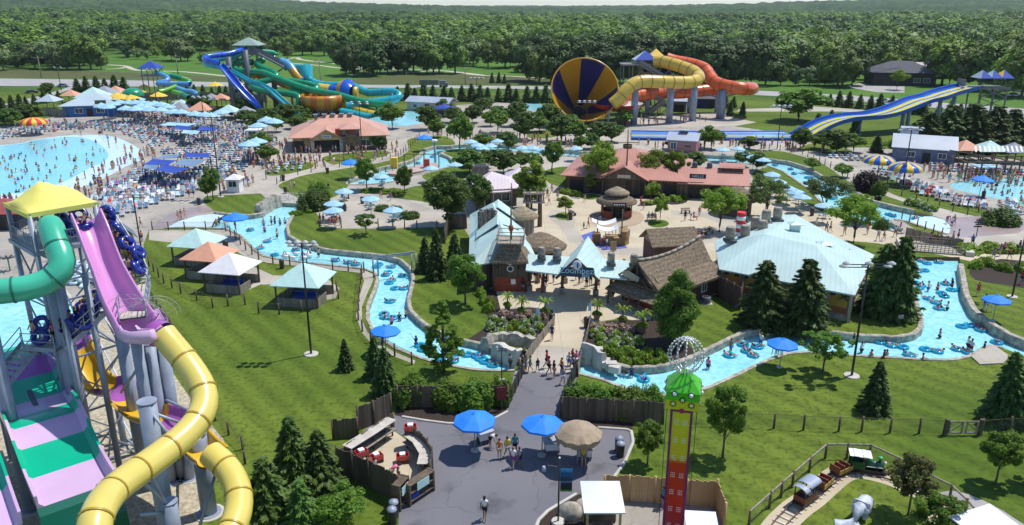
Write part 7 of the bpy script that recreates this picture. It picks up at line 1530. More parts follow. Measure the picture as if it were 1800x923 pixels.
 # ---- lamp posts
def flood(u,v,top,lb,heads=8,r=.11,arm=1.1,grp=None,pm=BLACK,hr=.3,sc_=1):
 p=gp(u,v);h=fp(u,top,p.y).z;o=thing('light_tower',lb,'lamp post',p,0,grp);MB().m(CONC).cyl((0,0,-.1),(0,0,.1),.55*sc_,n=16).build('footing',o)
 MB().m(pm).cyl((0,0,0),(0,0,h),r,r*.6,10).build('pole',o);mb=MB().m(pm);
 mb.beam((-arm,0,h-.05),(arm,0,h-.05),.07);mb.beam((-arm,.45,h-.45),(arm,.45,h-.45),.07);mb.build('crossarm',o)
 for k in range(heads):
  x=((k%(heads//2))/max(1,heads/2-1)*2-1)*arm;y,z=(-.1,h+.05)if k<heads//2 else(.45,h-.38)
  mb=MB().m(mat('lamp_housing',(.5,.5,.5),.4));mb.lathe([(.05,.18),(hr,0),(hr,-.08),(.02,-.1)],12,(x,y,z+.05));mb.build('lamp_head',o)
 return o
flood(547,623,427,'tall black light tower standing on the striped lawn',8,sc_=1.2);flood(1497,661,464,'tall black light tower on the lower right lawn',6,arm=1.9,hr=.34,sc_=1.2)
flood(256,487,342,'tall black light tower between slide tower and cabanas',6);flood(1587,326,226,'dark light tower between the striped parasols',6,arm=1.8,r=.14,hr=.4);flood(1779,522,372,'black light tower at the right lawn mulch bed',6)
flood(388,346,206,'tall light tower beside the paired deck trees',6,r=.12);flood(637,278,180,'tall light tower on the oval lawn by the salmon building',6,r=.12,arm=1.6,hr=.4);flood(1366,262,186,'light tower by the upper right walkway',8,arm=1.9,r=.12,hr=.5)
flood(1030,236,178,'light tower before the giant funnel',8,arm=1.9,r=.12,hr=.5);flood(838,152,137,'light mast beyond the road',8,arm=2.4,r=.15,hr=.7);flood(108,160,118,'light mast at the park road junction',4,arm=1.2,r=.15);flood(278,200,122,'light mast amid the small tube slides',6,arm=1.5,r=.15);flood(360,222,170,'light mast on the wave pool deck',8,arm=2.2,r=.14,hr=.5);flood(882,672,612,'short black lamp post behind the path bushes',2,arm=.45,r=.06,hr=.16)
def utility(u,v,top,lb):
 p=gp(u,v);h=fp(u,top,p.y).z;o=thing('utility_pole',lb,'utility pole',p);MB().m(GTIMBER).cyl((0,0,0),(0,0,h),.25,.16,7).build('pole',o)
 MB().m(GTIMBER).beam((-2.2,0,h-.8),(2.2,0,h-.8),.22).build('crossarm',o);return p+Vector((0,0,h-.6))
ups=[utility(u,v,t,l)for u,v,t,l in((73,137,98,'leaning wooden utility pole on the far verge'),(313,131,96,'wooden utility pole behind the small tube slides'),(564,148,104,'wooden utility pole in the golf meadow'),(1437,151,104,'wooden utility pole before the right wood'),(1655,149,108,'wooden utility pole by the far house'),(818,149,118,'wooden utility pole at the road verge'))]
mb=MB().m(BLACK)
for dx in(-1.8,1.8):mb.sweep([ups[3].lerp(ups[4],t)+Vector((dx,0,-2.5*math.sin(math.pi*t)))for t in np.linspace(0,1,12)],circle(.06,4),True)
tag(mb.build('power_line'),'sagging power lines between the poles right of the wave slide','power line')
p=gp(981,921);h=fp(985,806,p.y).z;o=thing('banner_pole','black banner pole with a dark blue banner before the booth','banner pole',p);MB().m(BLACK).cyl((0,0,0),(0,0,h),.06,.045,10).build('pole',o);MB().m(CONC).cyl((0,0,-.05),(0,0,.25),.42,n=16).build('footing',o);MB().m(WHITE).ball((0,0,h+.04),.07,8,5).build('finial',o)
m,t,N,L,B=nodes_of('banner_print');g=N.new('ShaderNodeTexCoord');sp=N.new('ShaderNodeSeparateXYZ');L.new(g.outputs['Object'],sp.inputs[0]);cr=N.new('ShaderNodeValToRGB');e=cr.color_ramp.elements;e[0].position=0;e[0].color=(.1,.3,.02,1);e[1].position=.12;e[1].color=(.005,.01,.02,1)
for p_,c_ in((.36,(.01,.02,.04)),(.42,(.1,.16,.3)),(.5,(.01,.02,.05)),(.78,(.01,.1,.25)),(1,(.03,.3,.6))):q=e.new(p_);q.color=(*c_,1)
mr=N.new('ShaderNodeMapRange');mr.inputs[1].default_value=h-2.35;mr.inputs[2].default_value=h-.72;L.new(sp.outputs[2],mr.inputs[0]);L.new(mr.outputs[0],cr.inputs[0]);L.new(cr.outputs[0],B.inputs['Base Color']);B.inputs['Roughness'].default_value=.6
b_=MB().m(m).box(.08,-.012,h-2.35,.82,.012,h-.72).build('banner',o);text('t','FAMILY',.2,b_,mat('banner_letters',(.01,.05,.12),.6),Matrix.Translation((.45,-.018,h-1.05))@Matrix.Rotation(R(90),4,'X'))
mb=MB().m(BLACK);mb.cyl((0,0,h-.65),(.86,0,h-.7),.014,n=5);mb.cyl((0,0,h),(.86,0,h-.7),.012,n=5);mb.cyl((0,0,h),(-.8,0,h-.45),.012,n=5);mb.cyl((0,0,h-.6),(-.8,0,h-.45),.014,n=5);mb.build('bracket',o)
mb=MB().m(STEEL);mb.cyl((-.95,-.05,h-.52),(-.95,-.05,h-.85),.09,.13,10);mb.build('spotlight',o)
def sign(u,v,w_,hh,z0,mt,lb,rz=0,txt=None,tm=WHITE):
 o=thing('sign',lb,'sign',gp(u,v),rz);b_=MB().m(mt).box(-w_/2,-.03,z0,w_/2,.03,z0+hh).build('panel',o);mb=MB().m(TIMBER);mb.box(-.05,.031,0,.05,.11,z0+hh);mb.build('post',o)
 if txt:text('t',txt,hh*.3,b_,tm,Matrix.Translation((0,-.04,z0+hh*.5))@Matrix.Rotation(R(90),4,'X'))
 return o
sign(882,722,.8,1.1,1.0,mat('maroon_sign',(.16,.02,.015),.6),'maroon notice board behind the kerb by the blue parasol',.1);sign(1581,573,.55,.4,.8,mat('grey_sign',(.3,.3,.3),.6),'small grey notice on the lawn behind the river wall');sign(1078,442,.8,1.3,.1,mat('tan_notice',(.4,.3,.15),.6),'framed notice board beside the pirate playset')
o=thing('signpost','black finger signpost at the end of the hedge by the right bridge','signpost',gp(1716,415));MB().m(BLACK).cyl((0,0,0),(0,0,2.6),.06,n=8).build('post',o);mb=MB().m(BLACK);[mb.box(-.6+.2*(k%2),-.04,1.3+k*.32,.5+.2*(k%2),.04,1.5+k*.32)for k in range(4)];mb.build('fingers',o)
a,b=gp(657,487),gp(724,478);o=thing('river_truss','steel truss spraying over the river narrows','truss',a);d=b-a;mb=MB().m(STEEL);[mb.cyl(q,q+Vector((0,0,2.3)),.1,n=8)for q in(Vector((0,0,0)),d)];[mb.cyl(q+Vector((.5,.3,0)),q+Vector((.5,.3,2.3)),.1,n=8)for q in(Vector((0,0,0)),d)];mb.build('posts',o)
mb=MB().m(STEEL);mb.beam((0,0,2.3),d+Vector((0,0,2.3)),.12);mb.beam((.5,.3,2.5),d+Vector((.5,.3,2.5)),.12);[mb.beam(d*(i/8)+Vector((0,0,2.3)),d*((i+1)/8)+Vector((.5,.3,2.5)),.06)for i in range(8)];mb.build('truss_beam',o)
o=thing('float_arch','cluster of white and dark bobbing floats on the river by the light tower','float',gp(522,452,-.4));mb=MB().m(WHITE)
for k in range(7):a=k*.9;mb.ball((math.cos(a)*1.6,math.sin(a)*1.0,.25),(.55,.3,.25),8,5)
mb.build('float',o);mb=MB().m(BLACK);[mb.sweep([Vector((math.cos(k*.9)*1.6+.6*(t-.5),math.sin(k*.9)*1.0,.3+.7*math.sin(math.pi*t)))for t in(0,.25,.5,.75,1)],circle(.05,5),True)for k in range(0,7,2)];mb.build('hoop',o)
def palm():
 o=bpy.data.objects.new('potted_palm',None);COL.objects.link(o);MB().m(mat('tan_pot',(.35,.22,.13),.7)).lathe([(.22,0),(.38,.55),(.42,.65),(.36,.62),(.02,.58)],12).build('pot',o);mb=MB().m(LF_LIGHT)
 for k in range(14):
  a=k*2.4;L_=.95;p0=Vector((0,0,1.35));pts=[p0+Vector((math.cos(a)*L_*t,math.sin(a)*L_*t,(.75-(k%3)*.22)*math.sin(t*2.2)-.35*t*t))for t in(0,.3,.6,.85,1)];s_=Vector((-math.sin(a),math.cos(a),0))*.09
  for p,q,w0,w1 in zip(pts,pts[1:],(.3,1,.9,.5),(1,.9,.5,.05)):mb.add([p-s_*w0,q-s_*w1,q+s_*w1,p+s_*w0],[(0,1,2,3)])
 mb.build('fronds',o);MB().m(BARK).cyl((0,0,.5),(0,0,1.4),.09,.07,7).build('trunk',o);q=bpy.data.objects.new('underplanting',PROTO['low_bush'][0]);COL.objects.link(q);q.parent=o;q.location=(0,0,.5);q.scale=(.5,.6,.7);return o
for u,v,s_ in((917,556,1.1),(958,556,1.1),(1049,562,1.1),(1094,572,1.15),(1129,584,1.2),(892,545,1.0)):put('palm',palm,gp(u,v),'potted palm in a tan urn by the park gates','plant','potted palms by the park gates',rnd.uniform(0,6),s_)
for u,v in((947,580),(1038,572)):
 p=gp(u,v);o=thing('flag_pole','slim white flag pole by the entrance walk','flag pole',p,0,'slim flag poles by the entrance walk');MB().m(WHITE).cyl((0,0,0),(0,0,2.6),.03,n=6).build('pole',o);MB().m(CANLB).box(-.3,-.01,1.6,-.02,.01,2.4).build('flag',o)
 # ---- shade sails
def sail(uvs,mt,lb,z=3.0):
 q=[gp(u,v,z)for u,v in uvs];o=thing('shade_sail',lb,'shade sail',(q[0].x,q[0].y,0));off=Vector((q[0].x,q[0].y,0));q=[p-off for p in q];mb=MB().m(mt);n=8;vs=[];fs=[]
 for i in range(n+1):
  for j in range(n+1):s_,t_=i/n,j/n;p=q[0].lerp(q[1],s_).lerp(q[3].lerp(q[2],s_),t_);c_=(q[0]+q[1]+q[2]+q[3])/4;e=(1-abs(2*s_-1))*(1 if j in(0,n)else 0)+(1-abs(2*t_-1))*(1 if i in(0,n)else 0);p=p.lerp(c_,.06*e);vs.append(p-Vector((0,0,.25*math.sin(math.pi*s_)*math.sin(math.pi*t_))))
 fs=[(i*(n+1)+j,(i+1)*(n+1)+j,(i+1)*(n+1)+j+1,i*(n+1)+j+1)for i in range(n)for j in range(n)];shell(mb,vs,fs,.03);mb.build('cloth',o)
 for p in q:MB().m(BLACK).cyl((p.x,p.y,0),(p.x,p.y,z+.1),.07,n=7).build('post',o)
CANS=mat('slate_blue_canvas',(.15,.24,.36),.75,.08)
sail([(271,299),(307,305),(333,296),(290,289)],CANN,'navy shade sail, nearest of the wave pool sails');sail([(252,289),(295,291),(310,282),(268,279)],CANN,'navy shade sail next to the wave pool shallows');sail([(304,289),(340,293),(365,280),(322,279)],CANS,'slate blue shade sail joining the navy ones');sail([(323,276),(369,277),(369,269),(326,268)],CANN,'farthest navy shade sail of the near cluster');sail([(272,279),(312,277),(317,272),(287,272)],CANS,'narrow slate blue shade sail behind the navy sail');sail([(250,296),(275,298),(278,290),(254,289)],CANS,'small slate blue shade sail at the pool side')
sail([(278,220),(330,222),(348,217),(296,215)],CANLB,'pale blue shade sail over the far deck');sail([(302,226),(330,228),(338,222),(310,220)],CANN,'small navy shade sail on the far deck');sail([(345,229),(378,230),(382,224),(352,222)],CANN,'navy shade sail before the slide trees');sail([(318,234),(348,236),(352,230),(322,228)],CANLB,'pale blue shade sail beside the navy one')
# ---- pirate playset on the plaza
p=gp(1068,428);REG_=[(1022,414),(1045,406),(1060,420),(1098,426),(1102,436),(1062,440),(1045,430),(1028,424)]
q=[gp(*a)for a in REG_];struct(MB().m(mat('blue_safety_mat',(.08,.12,.42),.8)).prism([(a.x,a.y)for a in q],.0,.03).build('play_mat'))
o=thing('pirate_playset','small timber pirate ship playset with white sails on a blue mat','playset',p);TW=mat('tan_timber',(.3,.18,.07),.7,.2)
mb=MB().m(TW);mb.prism([(-.3,-1.2),(2.2,-1.2),(2.9,-.2),(2.6,.8),(-.3,.9)],.0,1.1);mb.box(-2.0,-.3,0,-1.0,1.0,1.4);mb.prism([(1.8,-1.3),(2.4,-1.2),(3.0,-.1),(2.7,.9),(1.8,.9)],1.1,2.0);mb.build('hull',o)
mb=MB().m(TIMBER);[mb.beam((x,1.0,.9),(x,1.0,1.9),.08)for x in np.linspace(-.2,2.6,7)];mb.beam((-.2,1.0,1.9),(2.8,1.0,2.1),.08);mb.build('railing',o);mb=MB().m(TIMBER);mb.cyl((1.9,.2,0),(1.9,.2,4.8),.09,n=8);mb.cyl((-1.4,.4,0),(-1.4,.4,3.2),.08,n=8);mb.build('mast',o)
for x0,z,s_ in((-.2,2.5,1.0),(-.5,2.9,1.15)):
 mb=MB().m(WHITE);n=6;vs=[];
 for i in range(n+1):
  for j in range(n+1):a_,b_=i/n,j/n;vs.append((x0-1.4*s_+2.9*s_*a_,(-1.0 if z<2.6 else .8)+1.1*b_,z-.5*math.sin(math.pi*a_)+.25*b_))
 shell(mb,vs,[(i*(n+1)+j,(i+1)*(n+1)+j,(i+1)*(n+1)+j+1,i*(n+1)+j+1)for i in range(n)for j in range(n)],.04);mb.build('sail',o)
mb=MB().m(S_ORG);mb.ball((-2.3,-1.0,.5),(.25,.25,.5),8,6);mb.m(REDW).ball((-.9,-1.2,.6),(.2,.2,.6),8,6);mb.build('play_figures',o)
# ---- stroller shelter
def wp(u,v):return gp(u,v)
A_,B_,C_s=gp(598,828),gp(692,762),gp(704,880)
fence('dark pointed paling fence along the back of the stroller shelter',[(594,826),(640,794),(692,758)],sp=2.2,h=1.5,net=False,boards=True);fence('dark tall board fence at the front of the stroller shelter',[(594,832),(650,857),(702,884)],sp=2.0,h=2.1,net=False,boards=True)
fence('curved paling fence on the path side of the stroller shelter',[(716,782),(738,795),(752,810),(760,826),(757,850)],sp=1.6,h=1.7,net=False,boards=True)
def counter(pts,z,wd,lb):
 w_=[gp(*a)for a in pts];o=thing('shelf_counter',lb,'counter',w_[0]);c=[p-w_[0]for p in w_];
 for k,zz in enumerate((z,z*.5)):
  mb=MB().m(WOODG if k else mat('bleached_top',(.5,.45,.38),.8,.15));mb.sweep([p+Vector((0,0,zz))for p in c],[(-wd/2,-.05),(wd/2,-.05),(wd/2,0),(-wd/2,0)],True,flat=True,sm=False,caps=True);mb.build('counter_top' if k==0 else 'shelf',o)
 r=resample(c,1.3)
 for p in r:MB().m(TIMBER).box(p.x-.06,p.y-.06,0,p.x+.06,p.y+.06,z-.052).build('leg',o)
 return o
counter([(612,818),(652,792),(690,766)],1.5,.9,'long shelved counter along the back of the stroller shelter');counter([(716,786),(735,800),(748,822),(744,842)],1.2,.8,'angled counter at the path side of the stroller shelter')
def wagon():
 o=bpy.data.objects.new('pull_wagon',None);COL.objects.link(o);mb=MB().m(plastic('wagon_red',(.55,.03,.02)));mb.box(-.45,-.28,.25,.45,.28,.3);[mb.box(*q)for q in((-.45,-.28,.3,.45,-.24,.6),(-.45,.24,.3,.45,.28,.6),(-.45,-.24,.3,-.41,.24,.6),(.41,-.24,.3,.45,.24,.6))];mb.build('tub',o)
 MB().m(WHITE).box(-.2,-.2,.55,.2,.2,.72).build('seat',o);[MB().m(BLACK).cyl((x,y-.03,.15),(x,y+.03,.15),.14,n=10).build('wheel',o)for x in(-.3,.3)for y in(-.3,.3)];return o
for u,v,z,rz,lb in((642,826,0,.6,'red pull wagon under the back counter'),(662,812,0,.6,'red pull wagon under the back counter beside a post'),(708,812,0,.2,'yellow-topped red wagon in the middle of the shelter'),(637,822,.78,.6,'red pull wagon on the lower shelf'),(723,786,1.22,.1,'red cool box wagon on the angled counter')):put('wagon',wagon,gp(u,v)+Vector((0,0,z)),lb,'wagon',None,rz)
o=thing('notice_rack','tall timber rack with a mint notice panel by the shelter mouth','rack',gp(738,874),.9);mb=MB().m(TIMBER);[mb.box(x-.06,-.3,0,x+.06,.3,1.6)for x in(-1.1,1.1)];[mb.box(-1.1,-.3,z,1.1,.3,z+.06)for z in(.3,.9,1.5)];mb.build('frame',o);MB().m(CANTEAL).box(-.5,-.34,.9,.6,-.31,1.5).build('panel',o);mb=MB().m(CANN);mb.box(-.9,-.2,.36,-.2,.2,.7);mb.build('tray',o)
o=thing('notice_rack','narrow timber stand at the end of the shelter front fence','rack',gp(706,888),1.2);mb=MB().m(TIMBER);[mb.box(x-.06,-.3,0,x+.06,.3,1.9)for x in(-.6,.6)];[mb.box(-.6,-.3,z,.6,.3,z+.06)for z in(.4,1.1,1.8)];mb.build('frame',o);MB().m(CANTEAL).box(-.4,-.34,1.0,.4,-.31,1.6).build('panel',o)
# ---- miniature railway
tr=catmull(wpts(TRK),8);trs=resample(tr,.62)
o=thing('railway_track','narrow miniature railway track with pale sleepers','track');SL=mat('pale_sleeper',(.55,.5,.42),.85,.2)
me=MB().m(SL).box(-.55,-.09,.0,.55,.09,.07).mesh('sleeper')
for i,p in enumerate(trs[:96]):
 t=trs[min(i+1,len(trs)-1)]-trs[max(i-1,0)];s=bpy.data.objects.new('sleeper',me);COL.objects.link(s);s.parent=o;s.location=p;s.rotation_euler[2]=math.atan2(t.y,t.x)-math.pi/2
for s_ in(-.36,.36):mb=MB().m(mat('rusty_rail',(.14,.07,.05),.6));mb.sweep(resample(offs(tr,s_),.4),[(-.03,.06),(.03,.06),(.03,.16),(-.03,.16)],True,flat=True,sm=False);mb.build('rail',o)
def on_track(u,v):
 q=gp(u,v);k=min(range(len(trs)),key=lambda i:(trs[i]-q).length);t=trs[min(k+1,len(trs)-1)]-trs[max(k-1,0)];return trs[k],math.atan2(t.y,t.x)
RW=mat('red_brown_wood',(.22,.055,.02),.6,.2);YW=mat('yellow_wood',(.42,.28,.06),.6)
def coach(u,v,lb):
 p,a=on_track(u,v);o=thing('train_car',lb,'train car',p,a,'open cars of the miniature train');MB().m(BLACK).box(-1.15,-.45,.2,1.15,.45,.38).build('chassis',o)
 for x in(-1.0,-.3,.4):
  mb=MB().m(DSTEEL).box(x,-.55,.38,x+.5,.55,.62).m(RW).box(x-.06,-.58,.38,x+.03,.58,1.15);mb.m(YW).box(x-.05,-.62,.38,x+.55,-.56,.85).box(x-.05,.56,.38,x+.55,.62,.85);mb.build('bench_seat',o)
 for x in(-.8,.8):
  for y in(-.36,.36):MB().m(BLACK).cyl((x,y-.04,.28),(x,y+.04,.28),.18,n=12).build('wheel',o)
coach(1448,856,'open red-brown bench car behind the caboose of the miniature train');coach(1475,835,'open red-brown bench car behind the green engine')
p,a=on_track(1414,884);o=thing('caboose','dark caboose with curved silver roof at the tail of the miniature train','train car',p,a);MB().m(BLACK).box(-1.3,-.6,.2,1.3,.6,.4).build('chassis',o)
mb=MB().m(RW);mb.box(-1.1,-.6,.4,1.1,-.54,1.0);mb.box(-1.1,.54,.4,1.1,.6,1.0);mb.box(-1.1,-.54,.4,-1.04,.54,1.0);mb.m(BLACK);[mb.box(x-.04,y-.04,1.0,x+.04,y+.04,1.9)for x in(-1.0,.3,1.0)for y in(-.55,.55)];mb.m(DARK).box(-1,-.5,.42,1,.5,.5);mb.build('body',o)
for x0,x1,zt in((-1.3,-.55,1.75),(-.5,1.3,1.95)):
 mb=MB().m(STEEL);pr=[(.75*math.cos(t),zt+.35*math.sin(t))for t in[math.pi*i/8 for i in range(9)]];vs=[(x,y,z)for x in(x0,x1)for y,z in pr];shell(mb,vs,[(i,i+1,i+10,i+9)[::-1]for i in range(8)],.05);mb.build('curved_roof',o)
[MB().m(BLACK).cyl((x,y-.04,.26),(x,y+.04,.26),.2,n=12).build('wheel',o)for x in(-.8,.8)for y in(-.36,.36)]
p,a=on_track(1520,830);o=thing('train_engine','dark green miniature steam engine with white slatted cab roof','train engine',p,a);GE=plastic('engine_green',(.012,.08,.04));GE2=plastic('dome_green',(.04,.35,.1))
MB().m(BLACK).box(-1.6,-.55,.2,1.8,.55,.45).build('chassis',o);MB().m(GE).cyl((-.1,0,.85),(1.6,0,.85),.42,n=18).build('boiler',o);mb=MB().m(GE).box(-1.5,-.6,.45,-.1,-.54,1.15).box(-1.5,.54,.45,-.1,.6,1.15).m(BLACK);[mb.box(x-.04,y-.04,1.15,x+.04,y+.04,1.85)for x in(-1.4,-.2)for y in(-.55,.55)];mb.build('cab',o)
mb=MB().m(WHITE);[mb.box(-1.65+k*.42,-.75,1.85+(.03 if k%2 else 0),-1.27+k*.42,.75,1.9+(.03 if k%2 else 0))for k in range(5)];mb.build('cab_roof',o);mb=MB().m(GE2);mb.lathe([(.2,1.15),(.22,1.35),(.12,1.5),(.02,1.53)],12,(.4,0,0));mb.build('steam_dome',o);mb=MB().m(BLACK).cyl((1.25,0,1.2),(1.25,0,1.5),.14,.12,10).m(GE2).lathe([(.14,1.5),(.28,1.62),(.26,1.75),(.1,1.84),(.02,1.85)],12,(1.25,0,0));mb.build('chimney',o);mb=MB().m(WHITE).ball((1.75,0,1.2),.15,10,6);mb.build('headlight',o)
mb=MB().m(WHITE);mb.cyl((0,-.5,.8),(1.5,-.5,.85),.03,n=6);mb.cyl((0,.5,.8),(1.5,.5,.85),.03,n=6);mb.build('handrail',o);[MB().m(BLACK).cyl((x,y-.05,.3),(x,y+.05,.3),.24,n=14).build('wheel',o)for x in(-.9,.1,1.0)for y in(-.42,.42)];MB().m(RW).add([(1.8,-.5,.4),(1.8,.5,.4),(2.15,0,.08),(1.8,-.5,.1),(1.8,.5,.1)],[(0,1,2),(0,2,3),(1,4,2)]).build('cowcatcher',o)
for o in[x for x in THINGS if x.name.split('.')[0]in('train_car','caboose','train_engine')]:o.scale=(.7,.7,.7);o.location.z=.09
def statue(u,v,rz,lb,sc_=1.0):
 me=bpy.data.meshes.new('st');J=[((0,0,.95),.62),((.55,0,.95),.6),((-.55,0,.9),.55),((1.05,0,1.0),.42),((1.4,0,.85),.3),((1.62,0,.5),.16),((1.7,0,.22),.1),((.5,.32,.45),.2),((.52,.34,.05),.2),((.5,-.32,.45),.2),((.52,-.34,.05),.2),((-.55,.3,.45),.21),((-.55,.32,.05),.21),((-.55,-.3,.45),.21),((-.55,-.32,.05),.21)]
 E=[(0,1),(0,2),(1,3),(3,4),(4,5),(5,6),(1,7),(7,8),(1,9),(9,10),(2,11),(11,12),(2,13),(13,14)]
 me.from_pydata([j[0]for j in J],E,[]);t=bpy.data.objects.new('t',me);COL.objects.link(t);sk=t.modifiers.new('s','SKIN');
 for i,j in enumerate(J):me.skin_vertices[0].data[i].radius=(j[1],j[1])
 me.skin_vertices[0].data[0].use_root=True;ss=t.modifiers.new('u','SUBSURF');ss.levels=2;dg=bpy.context.evaluated_depsgraph_get();dg.update();m2=bpy.data.meshes.new_from_object(t.evaluated_get(dg));bpy.data.objects.remove(t)
 m2.materials.clear();m2.materials.append(mat('pale_statue',(.5,.53,.58),.6,.3,2.5));m2.polygons.foreach_set('use_smooth',[True]*len(m2.polygons));o=bpy.data.objects.new('elephant_statue',m2);COL.objects.link(o);o.location=gp(u,v);o.rotation_euler[2]=rz;o.scale=(sc_,)*3;tag(o,lb,'statue')
 for s in(-1,1):mb=MB().m(MAT['pale_statue']);mb.M=Matrix.Translation((.95,.42*s,1.05))@Matrix.Rotation(.5*s,4,'Z');mb.ball((0,0,0),(.1,.12,.34),10,6);mb.ball((-.06,.1*s,-.06),(.07,.2,.26),10,6);mb.build('ear',o)
statue(1515,906,-2.3,'pale grey baby elephant statue on the railway lawn beside a tree shadow',.85);statue(1480,948,-.3,'pale grey elephant statue cut by the lower frame edge',.85)
# ---- vehicles on the road
def car(u,v,rz,col,lb,kind='car'):
 p=gp(u,v);CP=mat('car_paint_'+lb.split()[0],col,.25,.03,coat=.6);o=thing('parked_car' if kind=='car' else 'truck',lb,kind,p,rz)
 if kind=='car':
  mb=MB().m(CP);mb.prism([(-2.2,-.9),(2.1,-.9),(2.25,0),(2.1,.9),(-2.2,.9)],.35,.85);mb.build('body',o);mb=MB().m(GLASS);b=len(mb.V);mb.add([(-1.6,-.85,.85),(1.2,-.85,.85),(1.2,.85,.85),(-1.6,.85,.85),(-1.2,-.7,1.38),(.5,-.7,1.38),(.5,.7,1.38),(-1.2,.7,1.38)],[(0,1,5,4),(1,2,6,5),(2,3,7,6),(3,0,4,7)]);mb.build('windows',o);MB().m(CP).box(-1.2,-.7,1.38,.5,.7,1.45).build('roof',o)
 else:
  MB().m(CP).box(-5,-1.2,1.1,2.6,1.2,2.9).build('trailer',o);mb=MB().m(mat('cab_grey',(.2,.2,.22),.4)).box(3,-1.1,.9,5.2,1.1,2.7).box(5.2,-1,.9,6.4,1,1.9);mb.build('cab',o);MB().m(GLASS).box(5.18,-1.0,2.0,5.24,1.0,2.6).build('windscreen',o)
 xs_=(-1.35,1.4)if kind=='car' else(-4,-2.8,3.4,5.6);rr=.34 if kind=='car' else .55
 for x in xs_:
  for y in(-.9,.9):MB().m(BLACK).cyl((x,y-.12,rr),(x,y+.12,rr),rr,n=14).build('wheel',o)
car(112,153,.05,(.5,.52,.55),'silver car waiting at the park road junction');car(56,164,.6,(.08,.01,.015),'maroon pickup-like car on the park road');car(1552,180,.02,(.6,.6,.62),'white car driving behind the wave slide');car(1580,150,.1,(.75,.74,.7),'cream car parked before the far house');car(1782,170,.05,(.62,.64,.66),'pale car parked by the roadside house');car(1624,187,.1,(.3,.35,.4),'grey car driving by the wave slide tower')
car(760,153.5,0,(.14,.14,.13),'dark dump truck on the highway','truck')
o=thing('water_play_frame','timber water play frame with slatted racks behind the children\'s pool','play frame',gp(1695,318));mb=MB().m(TIMBER)
for x in np.linspace(0,22,9):[mb.cyl((x,y,0),(x,y,3.6),.16,n=6)for y in(0,6)]
[mb.beam((x,0,3.5),(x,6,3.5),.2)for x in np.linspace(0,22,9)];mb.beam((0,0,3.5),(22,0,3.5),.2);mb.beam((0,6,3.5),(22,6,3.5),.2);mb.beam((-2,3,5.2),(8,3,3.6),.22);mb.build('frame',o);mb=MB().m(WHITE);[mb.beam((6+k*.9,8,4.0),(7.4+k*.9,11,4.6),.3,.1)for k in range(16)];mb.build('slat_rack',o);MB().m(CANLB).box(3,1,2.2,7,4,2.35).build('platform',o)
o=thing('island_playset','small coloured climbing platform on the river island','playset',gp(700,297));mb=MB().m(CANYD).box(-1.5,0,0,-.2,1.2,2.2);mb.build('tower',o);mb=MB().m(S_RED).box(5,.5,0,6.2,1.5,1.8);mb.build('booth',o);mb=MB().m(TIMBER);[mb.cyl((x,2,0),(x,2,2.6),.1,n=6)for x in(1,3,5,8)];mb.beam((1,2,2.6),(8,2,2.6),.12);mb.build('rope_frame',o);o2=thing('shower_post','grey spouting column standing in the upper river','column',gp(765,284));MB().m(STEEL).cyl((0,0,-.5),(0,0,4.2),.25,n=10).build('post',o2);MB().m(WHITE).cyl((0,0,4.2),(0,0,4.6),.6,n=12).build('bucket',o2)
for u,v,z,m1,m2,lb in((243,458,.9,CANR,CANYD,'big red, white and yellow beach ball leaning on its twin'),(231,448,.9,CANR,WHITE,'big red and white beach ball behind its twin')):
 mb=MB();p=gp(u,v,z);mb.lathe([(.75*math.sin(math.pi*j/10),.75-.75*math.cos(math.pi*j/10))for j in range(11)],18,mats=[WHITE,WHITE,WHITE,m1,m1,m1,WHITE,WHITE,WHITE,m2,m2,m2,WHITE,WHITE,WHITE,m1,m1,m1]);o=mb.build('beach_ball',None,(p.x,p.y,0));o.rotation_euler=(0,0,rnd.uniform(0,3));tag(o,lb,'beach ball')
p=gp(18,476);o=thing('fake_palm','small black-leaved artificial palm on the far left deck','plant',p);MB().m(S_G2).cyl((0,0,0),(0,0,1.6),.08,n=8).build('trunk',o);mb=MB().m(BLACK)
for k in range(8):a=k*.785;mb.beam((0,0,1.6),(math.cos(a)*.9,math.sin(a)*.9,1.75),.22,.04)
mb.build('fronds',o)
mb=MB();rb2=random.Random(2);CL_=mat('clear_raft',(.55,.68,.75),.2,.1)
RAFT=MB().m(CL_).torus((0,0,0),.42,.2,18,8).mesh('swim_tube')
for k in range(34):
 p=gp(rb2.uniform(112,185),rb2.uniform(474,505));o=bpy.data.objects.new('swim_tube',RAFT);COL.objects.link(o);o.location=p+Vector((0,0,rb2.choice([.2,.55,.9])));o.rotation_euler=(rb2.uniform(-.3,.3),rb2.uniform(-.3,.3),0);tag(o,'clear plastic swim tube heaped beneath the slide tower','swim tube','clear tubes heaped beneath the slide tower')
for u,v,lb in((414,336,'small white kiosk by the walkway near the deck trees'),(448,244,'small white first aid kiosk on the busy deck')):
 o=thing('white_kiosk',lb,'kiosk',gp(u,v));w_=2.2 if v>300 else 3;MB().m(WHITE).box(-w_/2,-w_/2,0,w_/2,w_/2,2.3).build('walls',o);roof(o,-w_/2,-w_/2,w_/2,w_/2,2.32,.8,CANW,'tent',oh=.3,th=.06);opening(o,wallM(0,-w_/2,0),w_*.6,1.0,1.0,GLASS,'window',WHITE)
